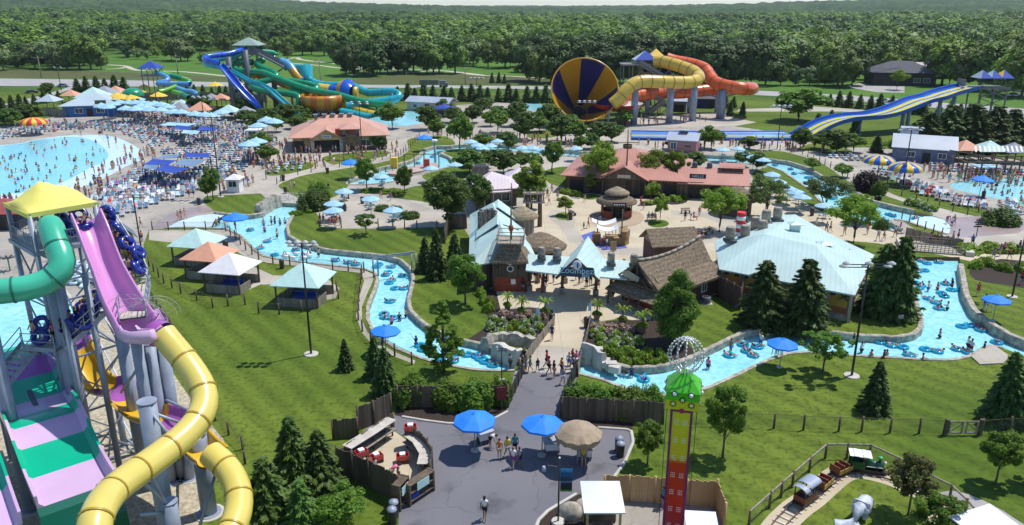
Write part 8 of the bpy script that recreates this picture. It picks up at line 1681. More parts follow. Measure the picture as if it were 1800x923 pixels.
 # ================================================================ people, tubes, loungers
SKIN=objcolor_mat('skin',.6,.3,.05);CLOTH=objcolor_mat('cloth',.85,.15,.15);HAIRM=objcolor_mat('hair',.7,.3,.2);EYE=mat('eye_dark',(.02,.015,.012),.3)
def skin_mesh(name,J,E,root,mt,lv=1,extra=None):
 me=bpy.data.meshes.new('t');me.from_pydata([j[0]for j in J],E,[]);t=bpy.data.objects.new('t',me);COL.objects.link(t);t.modifiers.new('s','SKIN')
 for i,j in enumerate(J):r=j[1];me.skin_vertices[0].data[i].radius=r if hasattr(r,'__len__')else(r,r)
 me.skin_vertices[0].data[root].use_root=True;ss=t.modifiers.new('u','SUBSURF');ss.levels=lv;dg=bpy.context.evaluated_depsgraph_get();dg.update()
 m2=bpy.data.meshes.new_from_object(t.evaluated_get(dg));bpy.data.objects.remove(t);m2.materials.clear();m2.materials.append(mt)
 if extra:
  mb=MB();mb.V=[v.co.copy()for v in m2.vertices];mb.F=[list(p.vertices)for p in m2.polygons];mb.I=[0]*len(mb.F);mb.S=[True]*len(mb.F);mb.mats=[mt];extra(mb);m2=mb.mesh(name)
 m2.name=name;m2.polygons.foreach_set('use_smooth',[True]*len(m2.polygons));return m2
def pose(kind):
 """joints of a 1.7 m figure facing -y"""
 L={}
 up=dict(pel=(0,0,.95),wai=(0,0,1.1),che=(0,0,1.31),nb=(0,.01,1.45),ne=(0,0,1.51),hd=(0,-.01,1.59),ht=(0,0,1.66))
 S=dict(lh=(.09,0,.9),rh=(-.09,0,.9),lk=(.1,-.01,.5),rk=(-.1,-.01,.5),la=(.1,.02,.08),ra=(-.1,.02,.08),lt=(.11,-.13,.04),rt=(-.11,-.13,.04),ls=(.17,0,1.4),rs=(-.17,0,1.4),le=(.23,.03,1.13),re=(-.23,.03,1.13),lw=(.25,-.05,.9),rw=(-.25,-.05,.9),lf=(.25,-.08,.8),rf=(-.25,-.08,.8))
 L={**up,**S}
 if kind=='walk':L.update(lk=(.09,-.18,.52),la=(.09,-.2,.1),lt=(.09,-.34,.06),rk=(-.09,.06,.5),ra=(-.09,.3,.16),rt=(-.09,.2,.06),lw=(.24,.12,.9),lf=(.24,.14,.81),rw=(-.24,-.2,.93),rf=(-.24,-.26,.85))
 if kind=='wave':L.update(le=(.3,-.05,1.5),lw=(.34,-.12,1.72),lf=(.34,-.14,1.8),rw=(-.2,-.28,1.1),rf=(-.18,-.34,1.08))
 if kind=='hold':L.update(le=(.24,-.08,1.16),lw=(.14,-.3,1.2),lf=(.1,-.36,1.22),re=(-.24,-.08,1.16),rw=(-.14,-.3,1.2),rf=(-.1,-.36,1.22))
 if kind=='bend':
  for k,(y,z)in dict(wai=(-.08,1.06),che=(-.27,1.12),nb=(-.38,1.16),ne=(-.44,1.16),hd=(-.52,1.15),ht=(-.58,1.17)).items():L[k]=(0,y,z)
  L.update(ls=(.17,-.34,1.14),rs=(-.17,-.34,1.14),le=(.2,-.42,.86),re=(-.2,-.42,.86),lw=(.16,-.5,.64),rw=(-.16,-.5,.64),lf=(.15,-.52,.56),rf=(-.15,-.52,.56))
 if kind in('sit','lounge'):
  dz=-.45;L={k:(x,y,z+dz)for k,(x,y,z)in L.items()}
  L.update(lh=(.1,-.02,.48),rh=(-.1,-.02,.48),lk=(.12,-.45,.52),rk=(-.12,-.45,.52),la=(.12,-.48,.1),ra=(-.12,-.48,.1),lt=(.12,-.62,.05),rt=(-.12,-.62,.05),lw=(.16,-.3,.58),rw=(-.16,-.3,.58),lf=(.15,-.38,.57),rf=(-.15,-.38,.57),le=(.23,-.02,.7),re=(-.23,-.02,.7))
 if kind=='lounge':
  L=dict(pel=(0,0,.1),wai=(0,.13,.17),che=(0,.3,.3),nb=(0,.42,.38),ne=(0,.47,.42),hd=(0,.53,.48),ht=(0,.56,.55),lh=(.09,-.05,.12),rh=(-.09,-.05,.12),lk=(.15,-.42,.34),rk=(-.15,-.42,.34),la=(.18,-.78,.2),ra=(-.18,-.78,.2),lt=(.19,-.84,.32),rt=(-.19,-.84,.32),ls=(.17,.36,.36),rs=(-.17,.36,.36),le=(.4,.22,.26),re=(-.4,.22,.26),lw=(.5,.02,.2),rw=(-.5,.02,.2),lf=(.52,-.06,.2),rf=(-.52,-.06,.2))
 return L
RAD=dict(pel=(.14,.105),wai=(.115,.09),che=(.145,.105),nb=.07,ne=.05,hd=(.075,.085),ht=(.07,.08),lh=.09,rh=.09,lk=.058,rk=.058,la=.04,ra=.04,lt=.035,rt=.035,ls=.058,rs=.058,le=.042,re=.042,lw=.028,rw=.028,lf=(.042,.022),rf=(.042,.022))
BON=[('pel','wai'),('wai','che'),('che','nb'),('nb','ne'),('ne','hd'),('hd','ht'),('pel','lh'),('pel','rh'),('lh','lk'),('rh','rk'),('lk','la'),('rk','ra'),('la','lt'),('ra','rt'),('che','ls'),('che','rs'),('ls','le'),('rs','re'),('le','lw'),('re','rw'),('lw','lf'),('rw','rf')]
def figure(kind):
 L=pose(kind);nm=list(L);ix={k:i for i,k in enumerate(nm)}
 hd=Vector(L['hd']);
 fwd=Vector((0,-1,0))if kind not in('lounge','bend')else(Vector((0,-.7,.7))if kind=='lounge' else Vector((0,-.5,-.85)))
 def face(mb):
  mb.mats.append(EYE);mb.cur=0;mb.ball(hd+fwd*.085,(.014,.02,.02),6,4);mb.ball(hd+Vector((.082,0,.01)),(.012,.02,.03),6,4);mb.ball(hd+Vector((-.082,0,.01)),(.012,.02,.03),6,4)
  for s in('l','r'):
   w=Vector(L[s+'f']);a=(w-Vector(L[s+'w'])).normalized();sx=1 if s=='l' else-1
   for k in range(4):q=w+Vector((0,(k-1.5)*.016,0));mb.cyl(q,q+a*(.062+.012*(k in(1,2)))+Vector((-.01*sx,-.012,0)),.0085,.007,5)
   mb.cyl(w-a*.03+Vector((0,-.02,0)),w+Vector((-.01*sx,-.055,-.01)),.009,.007,5)
  mb.cur=1;[mb.ball(hd+fwd*.074+Vector((x,0,.022)),.009,5,3)for x in(-.03,.03)];mb.ball(hd+fwd*.078+Vector((0,0,-.04)),(.02,.006,.005),5,3)
 body=skin_mesh('body',[(L[k],RAD[k])for k in nm],[(ix[a],ix[b])for a,b in BON],ix['pel'],SKIN,1,face)
 def sub(keys,grow,ends,name,rootk,mt=CLOTH):
  J=[(L[k],tuple(x*grow for x in(RAD[k]if hasattr(RAD[k],'__len__')else(RAD[k],)*2)))for k in keys];n=len(J);ii={k:i for i,k in enumerate(keys)};E=[(ii[a],ii[b])for a,b in BON if a in ii and b in ii]
  for a,b,f in ends:p=Vector(L[a]).lerp(Vector(L[b]),f);J.append((tuple(p),(.058*grow,.058*grow)if a in('ls','rs')else(.085*grow,.085*grow)));E.append((ii[a],len(J)-1))
  return skin_mesh(name,J,E,ii[rootk],mt,1)
 shirt=sub(['pel','wai','che','nb','ls','rs'],1.13,[('ls','le',.5),('rs','re',.5)],'shirt','che');short=sub(['pel','lh','rh'],1.12,[('lh','lk',.62),('rh','rk',.62)],'shorts','pel')
 hm=MB().m(HAIRM);ax=(Vector(L['ht'])-Vector(L['hd'])).normalized();c=hd+ax*.055-fwd*.02;hm.ball(c,(.098,.105,.1)if kind not in('bend',)else(.098,.1,.1),10,6);hm.ball(c-fwd*.06-ax*.07,(.08,.06,.09),8,5)
 return body,shirt,short,hm.mesh('hair')
FIG={k:figure(k)for k in('stand','walk','wave','hold','bend','sit','lounge')}
COLS={'white':(.75,.75,.74),'black':(.02,.02,.025),'red':(.5,.03,.03),'navy':(.02,.03,.12),'blue':(.04,.15,.5),'teal':(.03,.32,.36),'yellow':(.7,.55,.05),'orange':(.65,.2,.03),'pink':(.75,.15,.3),'purple':(.25,.06,.3),'green':(.05,.3,.08),'grey':(.3,.3,.32),'tan':(.4,.32,.2),'sky blue':(.3,.5,.7),'coral':(.7,.25,.2)}
SK=[(.55,.34,.24),(.48,.28,.19),(.6,.4,.3),(.3,.16,.1),(.16,.085,.055),(.52,.32,.23)];HR=[(.03,.02,.015),(.08,.045,.02),(.25,.16,.07),(.02,.015,.012),(.12,.06,.03)]
NP=[0];rp_=random.Random(21)
def person(loc,kind,top,bot,where,doing=None,rz=None,s=None,grp='people in the park'):
 loc=Vector(loc);rz=rp_.uniform(0,6.28)if rz is None else rz;s=s or rp_.uniform(.92,1.04)
 bare=top=='bare';doing=doing or{'stand':'standing','walk':'walking','wave':'standing arm raised','hold':'standing','bend':'bending down','sit':'sitting','lounge':'lying back'}[kind]
 lb='person in %s %s %s'%(('%s top and %s shorts'%(top,bot))if not bare else '%s swim shorts'%bot,doing,where)
 o=thing('person',lb,'person',loc,rz,grp);o.scale=(s,)*3;sk=rp_.choice(SK);b,sh,st_,hr=FIG[kind]
 for nm,me,c in(('body',b,sk),('shirt',sh,None if bare else COLS[top]),('shorts',st_,COLS[bot]),('hair',hr,rp_.choice(HR))):
  if c is None:continue
  q=bpy.data.objects.new(nm,me);COL.objects.link(q);q.parent=o;q.color=(*c,1)
 NP[0]+=1;return o
def PG(u,v,kind,top,bot,where,rz=None,s=None,doing=None,z=0):return person(gp(u,v,0)+Vector((0,0,z)),kind,top,bot,where,doing,rz,s)
A_='on the open asphalt'
for a in((878,806,'stand','orange','tan',A_,.2),(892,804,'walk','yellow','grey',A_,.5),(905,800,'stand','teal','navy',A_,3.4),(913,821,'walk','grey','navy',A_,.3),(902,823,'walk','white','purple',A_,2.8),(852,914,'walk','white','black',A_,3.0),(862,786,'bend','white','black','by the left snack cart',1.2),(981,796,'stand','yellow','black','between the blue and tan parasols',1.2),(1025,812,'sit','yellow','grey','at the cart under the tan parasol',0),(660,842,'stand','grey','black','inside the stroller shelter',1.0),(690,846,'bend','pink','tan','inside the stroller shelter',2.0),(676,853,'bend','white','navy','inside the stroller shelter',.4),(684,860,'sit','grey','navy','inside the stroller shelter',3.0),(702,856,'stand','tan','grey','inside the stroller shelter',2.2),(1166,893,'stand','teal','navy','behind the drop tower fence',2)):PG(*a)
W_='on the entrance bridge'
for a in((918,657,'walk','black','grey',W_),(932,654,'walk','green','grey',W_),(924,655,'walk','teal','tan',W_,None,.7),(945,653,'walk','black','navy',W_,None,.75),(961,647,'walk','red','black',W_),(965,658,'walk','pink','black',W_),(974,664,'stand','black','coral',W_),(987,658,'walk','orange','navy',W_),(1000,648,'walk','white','blue',W_),(1008,654,'stand','grey','black',W_),(1013,646,'stand','pink','white',W_),(1006,642,'walk','red','grey',W_),(989,676,'walk','grey','sky blue',W_,.3),(921,640,'stand','black','black',W_),(897,650,'stand','grey','black','beside the left bridge railing'),(970,598,'walk','navy','navy','on the entrance walk',3.0),(919,514,'walk','black','grey','before the entrance tower')):PG(*a)
for u,v,c in((940,494,'black'),(950,497,'red'),(962,494,'grey'),(973,497,'black'),(1018,500,'black'),(1031,506,'navy'),(1038,502,'black'),(1024,496,'grey'),(1050,505,'pink'),(1075,514,'black'),(1078,528,'blue'),(1105,512,'black'),(1101,538,'yellow'),(1117,541,'grey'),(1122,540,'black'),(1088,502,'white'),(960,506,'navy'),(1012,492,'teal')):PG(u,v,rp_.choice(['stand','walk','hold']),c,rp_.choice(['black','navy','grey']),'in the shade of the park gates')
PL='on the sunny plaza'
for a in((1034,401,'walk','pink','pink'),(1026,404,'walk','green','green',.7),(1054,396,'stand','grey','tan'),(962,348,'walk','bare','orange'),(970,340,'walk','red','white'),(980,352,'stand','bare','teal'),(1028,355,'walk','tan','tan',.8),(1126,361,'wave','red','red'),(1131,369,'stand','pink','tan',.8),(1204,388,'stand','black','black'),(1214,386,'bend','white','grey'),(1219,387,'sit','pink','pink'),(1229,380,'stand','pink','grey'),(1171,420,'walk','white','white'),(1152,438,'walk','navy','black'),(1202,438,'walk','navy','navy'),(1217,432,'sit','sky blue','grey'),(1223,430,'stand','navy','black'),(1097,429,'stand','blue','grey'),(1066,438,'stand','white','navy'),(1061,434,'stand','orange','navy'),(1044,425,'bend','orange','orange',.7),(1153,442,'sit','grey','tan'),(965,360,'walk','white','coral'),(1330,410,'walk','bare','blue'),(1310,398,'stand','teal','black')):
 PG(*a[:5],PL,None,a[5]if len(a)>5 else None)
for u,v,c in((1140,386.5,'teal'),(1146,386,'black'),(1151,385.5,'white'),(1233,419.5,'black'),(1246,411.5,'navy'),(1228,421,'red')):PG(u,v,'sit',c,'grey','on a plaza bench',rp_.uniform(-.3,.6))
TE='on the picnic terrace'
for a in((670,350,'walk','bare','tan'),(687,353,'walk','purple','grey'),(578,338,'stand','black','black'),(602,352,'sit','navy','navy'),(613,353,'sit','black','navy'),(563,393,'stand','bare','black'),(569,396,'stand','purple','grey'),(578,396,'bend','white','red'),(584,394,'sit','red','red'),(592,392,'sit','orange','orange'),(598,396,'stand','navy','grey'),(652,366,'sit','tan','navy'),(816,376,'walk','grey','white'),(765,323,'sit','purple','grey'),(672,322,'stand','bare','black'),(510,334,'walk','pink','grey'),(518,332,'walk','white','blue')):PG(*a,TE)
RI='beside the teal hall'
for a in((1434,404,'walk','white','tan'),(1452,410,'walk','grey','tan'),(1459,409,'walk','bare','navy'),(1484,414,'walk','tan','yellow'),(1524,412,'walk','coral','grey'),(1543,423,'walk','white','tan'),(1553,423,'walk','sky blue','tan'),(1573,416,'walk','white','red'),(1581,411,'walk','pink','white'),(1634,430,'stand','pink','navy'),(1646,430,'walk','bare','black'),(1652,428,'stand','bare','pink'),(1674,427,'stand','bare','tan'),(1683,424,'stand','tan','navy'),(1708,434,'walk','blue','navy'),(1745,458,'walk','grey','grey'),(1757,450,'stand','purple','tan'),(1764,446,'walk','pink','black'),(1774,456,'walk','orange','black'),(1735,390,'stand','pink','coral'),(1742,392,'bend','purple','pink'),(1755,384,'stand','sky blue','white'),(1672,400,'stand','white','purple'),(1676,396,'walk','tan','purple'),(1664,392,'bend','pink','purple'),(1790,445,'walk','black','navy'),(1795,500,'walk','red','navy')):PG(*a,'near the upper bridge' if a[0]>1600 else RI)
for u,v in((676,600),(1366,624),(1729,543),(414,404),(1718,520)):PG(u,v,'stand','red','white' if v>560 else 'red','under a blue lifeguard parasol',None)
PG(150,478,'walk','sky blue','grey','on the deck behind the green slide');PG(40,468,'walk','sky blue','tan','on the deck behind the green slide');PG(248,400,'walk','coral','tan','beside the wet splash deck');PG(182,384,'stand','navy','navy','beside the dark shed');PG(250,425,'stand','coral','navy','by the olive shed')
for u,v in((314,388),(319,387),(326,385)):PG(u,v,'walk','bare','coral','on the red splash deck')
for u,v in((333,348),(341,347),(395,340),(352,335)):PG(u,v,'walk',rp_.choice(['red','sky blue','bare']),'navy','near the paired deck trees')
zw=-1.0
for u,v in((688,562),(702,557),(713,551),(731,600),(1515,612),(1531,627),(1553,629),(1558,626),(1622,632),(1649,502),(1674,499),(1632,505),(1666,538),(1653,586),(1338,596),(1708,608),(1702,606),(463,391),(477,390),(483,388),(492,391),(501,388),(465,403),(487,410),(487,414),(380,392),(385,390),(400,398),(1592,500),(1730,612),(1285,609),(1110,655),(1245,640),(545,442),(560,446),(1500,600)):
 PG(u,v,rp_.choice(['stand','wave','hold','stand']),rp_.choice(['bare','bare','black','pink','navy','white']),rp_.choice(['navy','black','red','blue']),'wading in the lazy river',z=zw+rp_.uniform(-.15,.15),doing='').name
TUBEM=nodes_of('cyan_vinyl');TM_,t,N,L,B=TUBEM;B.inputs['Base Color'].default_value=(.02,.4,.62,1);B.inputs['Roughness'].default_value=.12;tr_=N.new('ShaderNodeBsdfTransparent');tr_.inputs[0].default_value=(.35,.85,1,1);mx=N.new('ShaderNodeMixShader');mx.inputs[0].default_value=.72;L.new(tr_.outputs[0],mx.inputs[1]);L.new(B.outputs[0],mx.inputs[2]);L.new(mx.outputs[0],N['Material Output'].inputs[0])
T1=MB().m(TM_).torus((0,0,.08),.45,.17,22,9).mesh('swim_tube');T2=MB().m(TM_).torus((0,-.5,.08),.43,.17,20,9).torus((0,.5,.08),.43,.17,20,9).mesh('double_swim_tube')
def floatie(p,dbl=False,rider=1,where='drifting on the lazy river',rz=None):
 rz=rp_.uniform(0,6.28)if rz is None else rz;o=bpy.data.objects.new('swim_tube',T2 if dbl else T1);COL.objects.link(o);o.location=p;o.rotation_euler[2]=rz
 tag(o,('%s cyan swim tube %s'%('double' if dbl else 'single',where)),'swim tube','cyan swim tubes on the lazy river')
 for k in range(rider if dbl else min(rider,1)):
  off=Vector((0,.5-k,0))if dbl else Vector((0,0,0));off.rotate(Matrix.Rotation(rz,3,'Z'));person(p+off+Vector((0,0,-.02)),'lounge',rp_.choice(['bare','bare','black','red','pink','purple','navy']),rp_.choice(['navy','black','red','teal','blue']),'on a cyan swim tube',rz=rz,s=.92)
for u,v,d,r in((680,482,1,1),(664,468,1,0),(688,470,0,1),(708,486,0,1),(702,508,1,1),(686,496,1,1),(685,531,0,1),(676,556,1,2),(690,560,0,0),(741,612,1,1),(830,626,1,1),(846,632,0,0),(803,622,0,1),(788,634,1,1),(457,437,0,1),(483,449,0,0),(860,640,1,1),(1306,607,0,1),(1331,611,0,1),(1318,622,1,2),(1282,626,0,1),(1128,664,1,1),(1098,655,1,2),(1552,601,1,1),(1577,610,1,1),(1598,625,0,1),(1637,617,1,1),(1692,618,1,2),(1697,574,1,0),(1720,578,1,2),(1731,571,0,1),(1752,603,0,1),(1650,543,0,1),(1632,526,0,1),(1657,519,1,1),(1680,511,1,0),(1662,500,0,1),(1617,505,1,1),(1608,498,0,0),(1619,477,1,1),(1625,462,1,1),(1645,533,0,1),(1650,462,0,1),(1385,634,0,1),(1372,612,0,0)):floatie(gp(u,v,-.5)+Vector((0,0,.5*0)),bool(d),r)
rt2=random.Random(5)
for seg in([(1362,288),(1400,300),(1428,312),(1450,328),(1480,350),(1500,362),(1530,370),(1560,376),(1600,380)],[(640,320),(670,308),(690,300),(740,284),(760,276),(780,268),(800,262)],[(830,259),(900,262),(960,267),(1020,273),(1180,277),(1260,280),(1340,287)]):
 c=resample(wpts(seg),4.2 if seg[0][0]!=830 else 8)
 for p in c:floatie(p+Vector((rt2.uniform(-1,1),rt2.uniform(-.8,.8),-.42)),rt2.random()<.3,1,'on the upper lazy river')
for u,v in((612,462),(625,465),(590,458),(520,440),(470,425),(440,405)):floatie(gp(u,v,-.45),False,1,'on the left river bend')
BT=plastic('blue_vinyl',(.006,.02,.24));QT=MB().m(BT).torus((0,0,0),.42,.19,20,9).mesh('raft');QT2=MB().m(BT).torus((0,-.45,0),.4,.18,20,9).torus((0,.45,0),.4,.18,20,9).mesh('raft')
def queue(a,b,n,z0,where,two=True):
 for i in range(n):
  p=a.lerp(b,(i+.5)/n)+Vector((rp_.uniform(-.25,.25),rp_.uniform(-.2,.2),z0));o=bpy.data.objects.new('raft',QT2 if(two and i%2)else QT);COL.objects.link(o);o.location=p+Vector((.25,0,.95));o.rotation_euler=(1.2+rp_.uniform(-.4,.3),rp_.uniform(-.4,.4),rp_.uniform(0,3));tag(o,'%s dark blue raft carried %s'%('double' if(two and i%2)else 'round',where),'raft','dark blue rafts carried up the slide tower')
  person(p-Vector((.2,.1,0)),rp_.choice(['hold','stand','wave']),rp_.choice(['bare','bare','black','pink','yellow']),rp_.choice(['navy','black','blue']),where)
queue(P1,P2,6,.1,'on the upper slide stairs');queue(P2,P3,3,.05,'on the stair landing');queue(Q1,Q2,6,.1,'on the lower slide stairs');queue(Q2,Q3,2,.05,'on the lower slide landing');qa,qb=Mt@Vector((.8,1.2,zd)),Mt@Vector((L_s-.6,2.6,zd));queue(qa,qb,6,.02,'on the slide tower deck')
o=bpy.data.objects.new('raft',QT);COL.objects.link(o);o.location=fp(146,396,47.4);tag(o,'dark blue raft setting off down the pink chute','raft','dark blue rafts carried up the slide tower');person(fp(146,393,47.2),'lounge','bare','navy','on a raft at the pink chute mouth',rz=.2)
# ---- sun loungers
LC={'pale blue':(.45,.6,.68),'white':(.72,.73,.74),'slate blue':(.12,.2,.3),'pink towelled':(.7,.3,.35),'grey':(.35,.37,.4),'red towelled':(.5,.06,.06),'purple towelled':(.25,.15,.4),'green towelled':(.2,.45,.35)}
mb=MB().m(WHITE);[mb.beam((x,-.9,.3),(x,.9,.3),.05)for x in(-.3,.3)];[mb.beam((x,y,0),(x,y,.3),.05)for x in(-.3,.3)for y in(-.8,.5)];mb.m(CLOTH).add([(-.29,-.9,.34),(.29,-.9,.34),(.29,.25,.34),(-.29,.25,.34),(.29,.85,.72),(-.29,.85,.72),(-.29,-.9,.31),(.29,-.9,.31),(.29,.25,.31),(-.29,.25,.31),(.29,.85,.69),(-.29,.85,.69)],[(0,1,2,3),(3,2,4,5),(9,8,7,6),(11,10,8,9),(0,6,7,1),(5,4,10,11)]);LOUNGE=mb.mesh('sun_lounger')
def in_poly(x,y,P_):
 c=False
 for(x1,y1),(x2,y2)in zip(P_,P_[1:]+P_[:1]):
  if(y1>y)!=(y2>y)and x<(x2-x1)*(y-y1)/(y2-y1)+x1:c=not c
 return c
def rows(poly,ang,dx=.85,dy=2.5,keep=.9):
 w=[(gp(*q).x,gp(*q).y)for q in poly];cx,cy_=sum(p[0]for p in w)/len(w),sum(p[1]for p in w)/len(w);out=[];rm=max(math.hypot(p[0]-cx,p[1]-cy_)for p in w);n1,n2=int(rm/dx)+1,int(rm/dy)+1;c,s=math.cos(ang),math.sin(ang)
 for i in range(-n1,n1):
  for j in range(-n2,n2):
   x,y=cx+i*dx*c-j*dy*s,cy_+i*dx*s+j*dy*c
   if in_poly(x,y,w)and rt2.random()<keep:out.append((x+rt2.uniform(-.06,.06),y+rt2.uniform(-.1,.1),ang+rt2.uniform(-.05,.05)))
 return out
ZONES=[rows([(170,374),(150,352),(200,319),(240,301),(272,294),(330,300),(372,296),(440,286),(432,300),(382,323),(320,346),(262,363),(215,380)],R(22),.8,2.25,.9),rows([(1530,300),(1560,300),(1640,330),(1700,348),(1745,366),(1700,368),(1610,340)],R(-32),keep=.85),rows([(0,229),(100,218),(255,212),(420,226),(490,250),(470,268),(440,262),(370,262),(330,262),(300,250),(268,262),(240,243),(190,230),(120,228),(60,236),(0,246)],R(8),1.05,2.7,.8),rows([(270,262),(330,264),(380,264),(430,262),(470,275),(420,295),(390,310),(370,298),(300,275)],R(15),.95,2.6,.75),rows([(1455,272),(1530,276),(1520,284),(1460,280)],R(-8),1.2),rows([(1625,290),(1690,294),(1800,300),(1850,306),(1850,316),(1740,308),(1640,302)],R(-5),1.0,2.5),rows([(470,286),(545,286),(530,300),(470,305)],R(10),1.4,2.6,.7),rows([(1745,356),(1800,350),(1850,352),(1850,385),(1790,380)],R(-15),1.0,2.6,.7),rows([(200,196),(330,200),(480,232),(430,228),(260,212),(205,206)],R(8),1.3,2.8,.7)]
L_all=[(q,z)for z,zz_ in enumerate(ZONES)for q in zz_];L_all.sort(key=lambda t:t[0][1]);ZN=['in the packed rows below the navy sails','in the curving rows above the right lawn','on the far wave pool deck','beyond the navy shade sails','by the striped parasols','before the deck cabanas','on the lawn near the salmon building','beside the children\'s pool','near the blue shop']
lk=list(LC)
for(x,y,a),z in L_all[:298]:
 o=bpy.data.objects.new('sun_lounger',LOUNGE);COL.objects.link(o);o.location=(x,y,0);o.rotation_euler[2]=a;cn_=rt2.choice(['pale blue','slate blue','slate blue','grey','grey','slate blue','white',rt2.choice(lk)]);tag(o,'%s sun lounger %s'%(cn_,ZN[z]),'sun lounger','sun loungers round the pools',LC[cn_])
def many(name,items,lb,cat):
 """items: (template verts, faces, face materials, matrix); all in one mesh"""
 V,F,I,n=[],[],[],0
 for tv,tf,ti,mt_,sc_,x,y,z,a in items:
  c,s=math.cos(a),math.sin(a);q=tv*sc_;V.append(np.stack([q[:,0]*c-q[:,1]*s+x,q[:,0]*s+q[:,1]*c+y,q[:,2]+z],1));F.append(tf+n);n+=len(tv);I.append(np.array([mt_[k]for k in ti]))
 V,F,I=np.concatenate(V),np.concatenate(F),np.concatenate(I);me=bpy.data.meshes.new(name);me.vertices.add(len(V));me.vertices.foreach_set('co',V.reshape(-1).astype(np.float32));me.loops.add(len(F)*4);me.loops.foreach_set('vertex_index',F.reshape(-1).astype(np.int32));me.polygons.add(len(F));me.polygons.foreach_set('loop_start',np.arange(0,len(F)*4,4,dtype=np.int32));me.polygons.foreach_set('loop_total',np.full(len(F),4,np.int32))
 for m_ in PALM:me.materials.append(m_)
 me.polygons.foreach_set('material_index',I.astype(np.int32));me.update();me.validate();o=bpy.data.objects.new(name,me);COL.objects.link(o);return stuff(o,lb,cat)
PALM=[mat('pal_'+k.replace(' ','_'),c,.85,.1)for k,c in COLS.items()]+[mat('skin_tone_%s'%'abcd'[i],SK[i],.7,.05)for i in range(4)]+[mat('hair_tone',(.04,.025,.02),.8)]+[mat('lounge_'+k.split()[0],c,.8,.1)for k,c in LC.items()]
def tmpl(parts):
 mb=MB();ti=[]
 for k,b in parts:n0=len(mb.F);mb.box(*b);ti+=[k]*(len(mb.F)-n0)
 return np.array([tuple(v)for v in mb.V]),np.array(mb.F),ti
LT=tmpl([(0,(-.3,-.9,.28,.3,.3,.36)),(0,(-.3,.3,.36,.3,.85,.62)),(1,(-.28,-.85,0,-.22,.6,.28)),(1,(.22,-.85,0,.28,.6,.28))])
PT_=tmpl([(0,(-.16,-.07,.05,-.03,.07,.8)),(0,(.03,-.07,.05,.16,.07,.8)),(2,(-.18,-.1,.7,.18,.1,.98)),(1,(-.19,-.1,.98,.19,.1,1.42)),(0,(-.27,-.05,.85,-.19,.05,1.4)),(0,(.19,-.05,.85,.27,.05,1.4)),(0,(-.09,-.1,1.45,.09,.08,1.66)),(3,(-.1,-.04,1.58,.1,.11,1.73))])
LY_=tmpl([(0,(-.2,-.85,.36,.2,-.1,.5)),(2,(-.2,-.1,.36,.2,.12,.56)),(1,(-.2,.12,.42,.2,.5,.66)),(0,(-.1,.52,.55,.1,.72,.78)),(3,(-.11,.62,.56,.11,.76,.82))])
nC=len(COLS);items=[]
for(x,y,a),z in L_all[298:]:items.append((*LT,(nC+5+rt2.choice([0,0,2,2,4,4,1,rt2.randrange(8)]),0),1,x,y,0,a))
many('far_loungers',items,'hundreds of sun loungers crowding the far pool decks','loungers');
def rc():return(nC+rt2.randrange(4),rt2.choice([rt2.randrange(nC),nC+rt2.randrange(4)]),rt2.randrange(nC),nC+4)
items=[]
for k,((x,y,a),z)in enumerate(L_all):
 if rt2.random()<.26:items.append((*LY_,rc(),rt2.uniform(.9,1.05),x,y,0,a))
many('sunbathers',items,'sunbathers and towels spread over the pool loungers','crowd')
def scatter(poly,n):
 out=[];us=[p[0]for p in poly];vs=[p[1]for p in poly]
 while len(out)<n:
  u,v=rt2.uniform(min(us),max(us)),rt2.uniform(min(vs),max(vs))
  if in_poly(u,v,poly):out.append(gp(u,v))
 return out
CZ=[([(0,262),(120,243),(185,252),(190,270),(160,296),(90,328),(0,345)],85,-1.15,'standing in the wave pool'),([(190,242),(250,268),(215,292),(120,334),(60,346),(150,310),(190,290)],22,-.25,'in the wave pool shallows'),([(255,262),(280,278),(250,298),(215,306),(170,335),(60,360),(0,366),(0,356),(120,342),(200,312),(240,290)],55,0,'at the wave pool beach'),([(0,224),(210,207),(420,222),(500,250),(520,290),(440,300),(400,262),(260,240),(60,238)],110,0,'on the crowded wave pool deck'),([(390,290),(520,270),(545,284),(460,320),(400,345),(385,330)],28,0,'on the walkway by the deck trees'),([(480,285),(640,272),(690,262),(690,250),(720,270),(560,300)],42,0,'before the salmon building'),([(700,220),(760,235),(860,240),(1000,245),(1040,262),(850,258),(760,240)],70,0,'on the upper plaza'),([(740,190),(800,200),(780,205),(735,200)],25,0,'by the landing pool'),([(1060,205),(1160,200),(1260,215),(1100,222),(1060,230)],40,0,'beneath the funnel slide'),([(1100,252),(1400,250),(1500,275),(1560,300),(1420,268),(1110,262)],60,0,'on the wave slide lane'),([(1560,300),(1660,320),(1800,330),(1800,320),(1680,300),(1600,290)],45,0,'near the striped parasols'),([(1680,326),(1800,318),(1800,350),(1720,338)],26,-1.1,'in the children\'s pool'),([(1690,310),(1790,308),(1790,318),(1700,320)],24,0,'under the water play frame'),([(200,195),(340,205),(350,225),(230,212)],60,0,'near the blue shop'),([(500,255),(650,262),(650,270),(520,275)],40,0,'at the salmon building doors'),([(30,352),(160,340),(235,322),(150,362),(60,372)],14,0,'at the near wave pool rim')]
allp=[(p,z,w_)for poly,n,z,w_ in CZ for p in scatter(poly,n)];allp.sort(key=lambda t:t[0].y);keepn=max(0,296-NP[0]);items=[]
for i,(p,z,w_)in enumerate(allp):
 if i<keepn:
  o=person(p+Vector((0,0,z)),rt2.choice(['stand','walk','wave','hold']),rt2.choice(['bare','bare']+list(COLS)),rt2.choice(list(COLS)),w_,'' if z else None,s=1.0)
 else:items.append((*PT_,rc(),rt2.uniform(.92,1.08),p.x,p.y,z,rt2.uniform(0,6.28)))
many('far_crowd',items,'crowd of bathers in and around the distant pools','crowd');print('people',NP[0],len(items),'loungers',len(L_all))
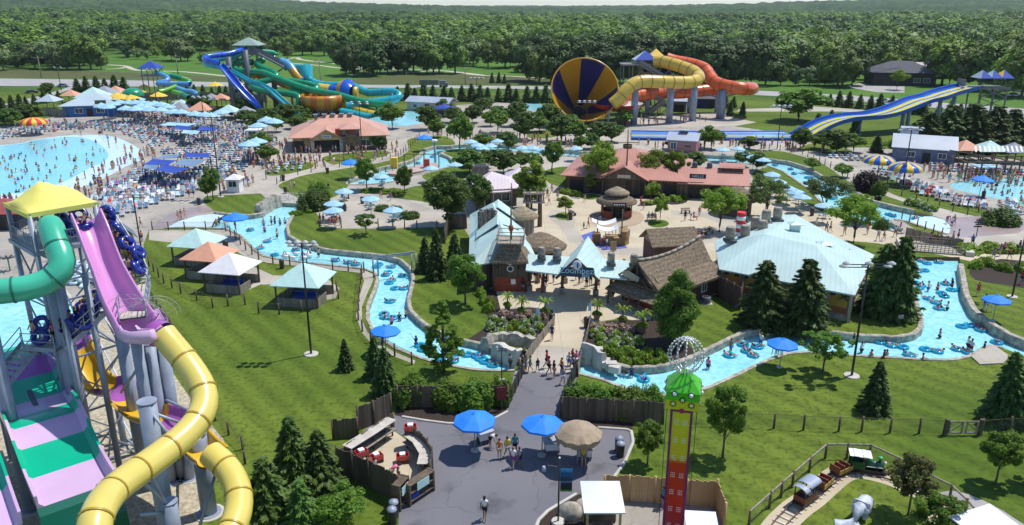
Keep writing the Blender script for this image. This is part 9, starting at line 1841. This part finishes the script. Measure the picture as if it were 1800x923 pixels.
for poly,n in(([(0,228),(250,214),(420,228),(470,262),(380,262),(240,240)],80),([(170,360),(220,310),(330,300),(360,300),(260,352)],60),([(1540,300),(1700,350),(1740,366),(1620,338)],30)):
 items=[]
 for p in scatter(poly,n):b=tmpl([(0,(-.3,-.3,.0,.3,.3,.35)),(1,(-.25,-.2,.35,.1,.25,.6))]);items.append((*b,(rt2.randrange(nC),rt2.randrange(nC)),1,p.x,p.y,.1,rt2.uniform(0,3)))
 many('scattered_bags',items,'bags, coolers and towels scattered among the loungers','bags')
 # ================================================================ tidying: one mesh per piece, one label per thing
SPL={'posts':'post','pilasters':'pilaster','hoop':'hoop','roof_posts':'roof_post','corner_posts':'corner_post','supports':'support','strut':'strut','wheels':'wheel','prop_legs':'prop_leg','eave_vents':'eave_vent','porch_posts':'porch_post','wall_posts':'wall_post','awning_posts':'awning_post','gate_posts':'gate_post','play_figures':'play_figure','fingers':'finger','lantern':'lantern','brace':'brace','abutment':'abutment','cable':'cable'}
for o in[o for o in COL.objects if o.type=='MESH' and o.name.split('.')[0]in SPL and o.parent is not None and o.data.users==1]:split_loose(o,SPL[o.name.split('.')[0]])
LM=[(a,gp(*b))for a,b in(('slide tower',(100,700)),('giant funnel',(1028,215)),('coral roof',(1120,330)),('teal hall',(1380,480)),('salmon building',(600,262)),('entrance tower',(897,512)),('drop tower',(1180,940)),('stroller shelter',(680,820)),('blue shop',(160,200)),('far house',(1590,150)),('wave slide tower',(1720,235)),('service hall',(1620,285)),('lone mint cabana',(520,543)),('pink-roofed hut',(870,362)),('plaza kiosk',(1083,379)),('lattice bridge',(1645,444)),('waterfall wall',(475,368)),('navy sails',(300,290)),('orange slide',(1270,215)),('left frame wood',(60,100)),('right frame wood',(1750,120)),('utility pole',(564,120)),('slide complex',(480,205)),('field gate',(1690,764)),('road truck',(760,154)),('striped parasols',(1570,296)),('deck trees',(370,352)),('railway engine',(1530,806)),('small tube slides',(290,175)),('oval lawn',(625,278)),('river island',(720,296)),('thatched cottage',(1210,530)),('purple bush',(1522,336)),('children\'s pool',(1760,330)),('round cabana row',(352,494)),('silver car',(112,153)))]
LM[-2]=('white cabana',LM[-2][1]);ONES='first second third fourth fifth sixth seventh eighth ninth tenth eleventh twelfth thirteenth fourteenth fifteenth sixteenth seventeenth eighteenth nineteenth'.split();TENS=['twentieth','thirtieth','fortieth','fiftieth','sixtieth','seventieth','eightieth']
def ordw(n):return ONES[n-1]if n<20 else TENS[n//10-2]if n%10==0 else['twenty','thirty','forty','fifty','sixty','seventy','eighty'][n//10-2]+'-'+ONES[n%10-1]
bpy.context.view_layer.update()
by={}
for o in THINGS:
 o['label']=' '.join(o['label'].split());by.setdefault(o['label'].lower(),[]).append(o)
for lb,os_ in by.items():
 if len(os_)==1:continue
 sub={}
 for o in os_:p=o.matrix_world.translation;k=min(range(len(LM)),key=lambda i:(LM[i][1]-Vector((p.x,p.y,0))).length);sub.setdefault(k,[]).append(((LM[k][1]-Vector((p.x,p.y,0))).length,o))
 for k,l in sub.items():
  l.sort(key=lambda t:t[0])
  for i,(d,o)in enumerate(l):
   base=o['label'];
   if not o.get('group'):o['group']=base
   nm=LM[k][0];ws=base.split()
   if i<88:
    tail=('%s nearest the %s'%(ordw(i+1),nm))if len(l)>1 else 'nearest the %s'%nm
    if len(ws)+len(tail.split())>16:ws=ws[:16-len(tail.split())]
    while ws[-1]in('the','of','a','by','in','on','and','with','at','behind','before','under','beside'):ws.pop()
    o['label']=' '.join(ws)+', '+tail
    # ---------------------------------------------------------------- haze
HZ=0.00006
if HZ:
 me=MB().box(-5200,-60,-1.5,5200,10500,96).mesh('haze');hz=bpy.data.objects.new('haze',me);COL.objects.link(hz);m=bpy.data.materials.new('haze_air');m.use_nodes=True;t=m.node_tree;t.nodes.remove(t.nodes['Principled BSDF']);pv=t.nodes.new('ShaderNodeVolumePrincipled');pv.inputs['Density'].default_value=HZ;pv.inputs['Color'].default_value=(.82,.9,1,1);pv.inputs['Anisotropy'].default_value=.2
 t.links.new(pv.outputs[0],t.nodes['Material Output'].inputs['Volume']);me.materials.append(m);hz['kind']='stuff';hz['label']='thin blue haze over the distant woods';hz['category']='haze'
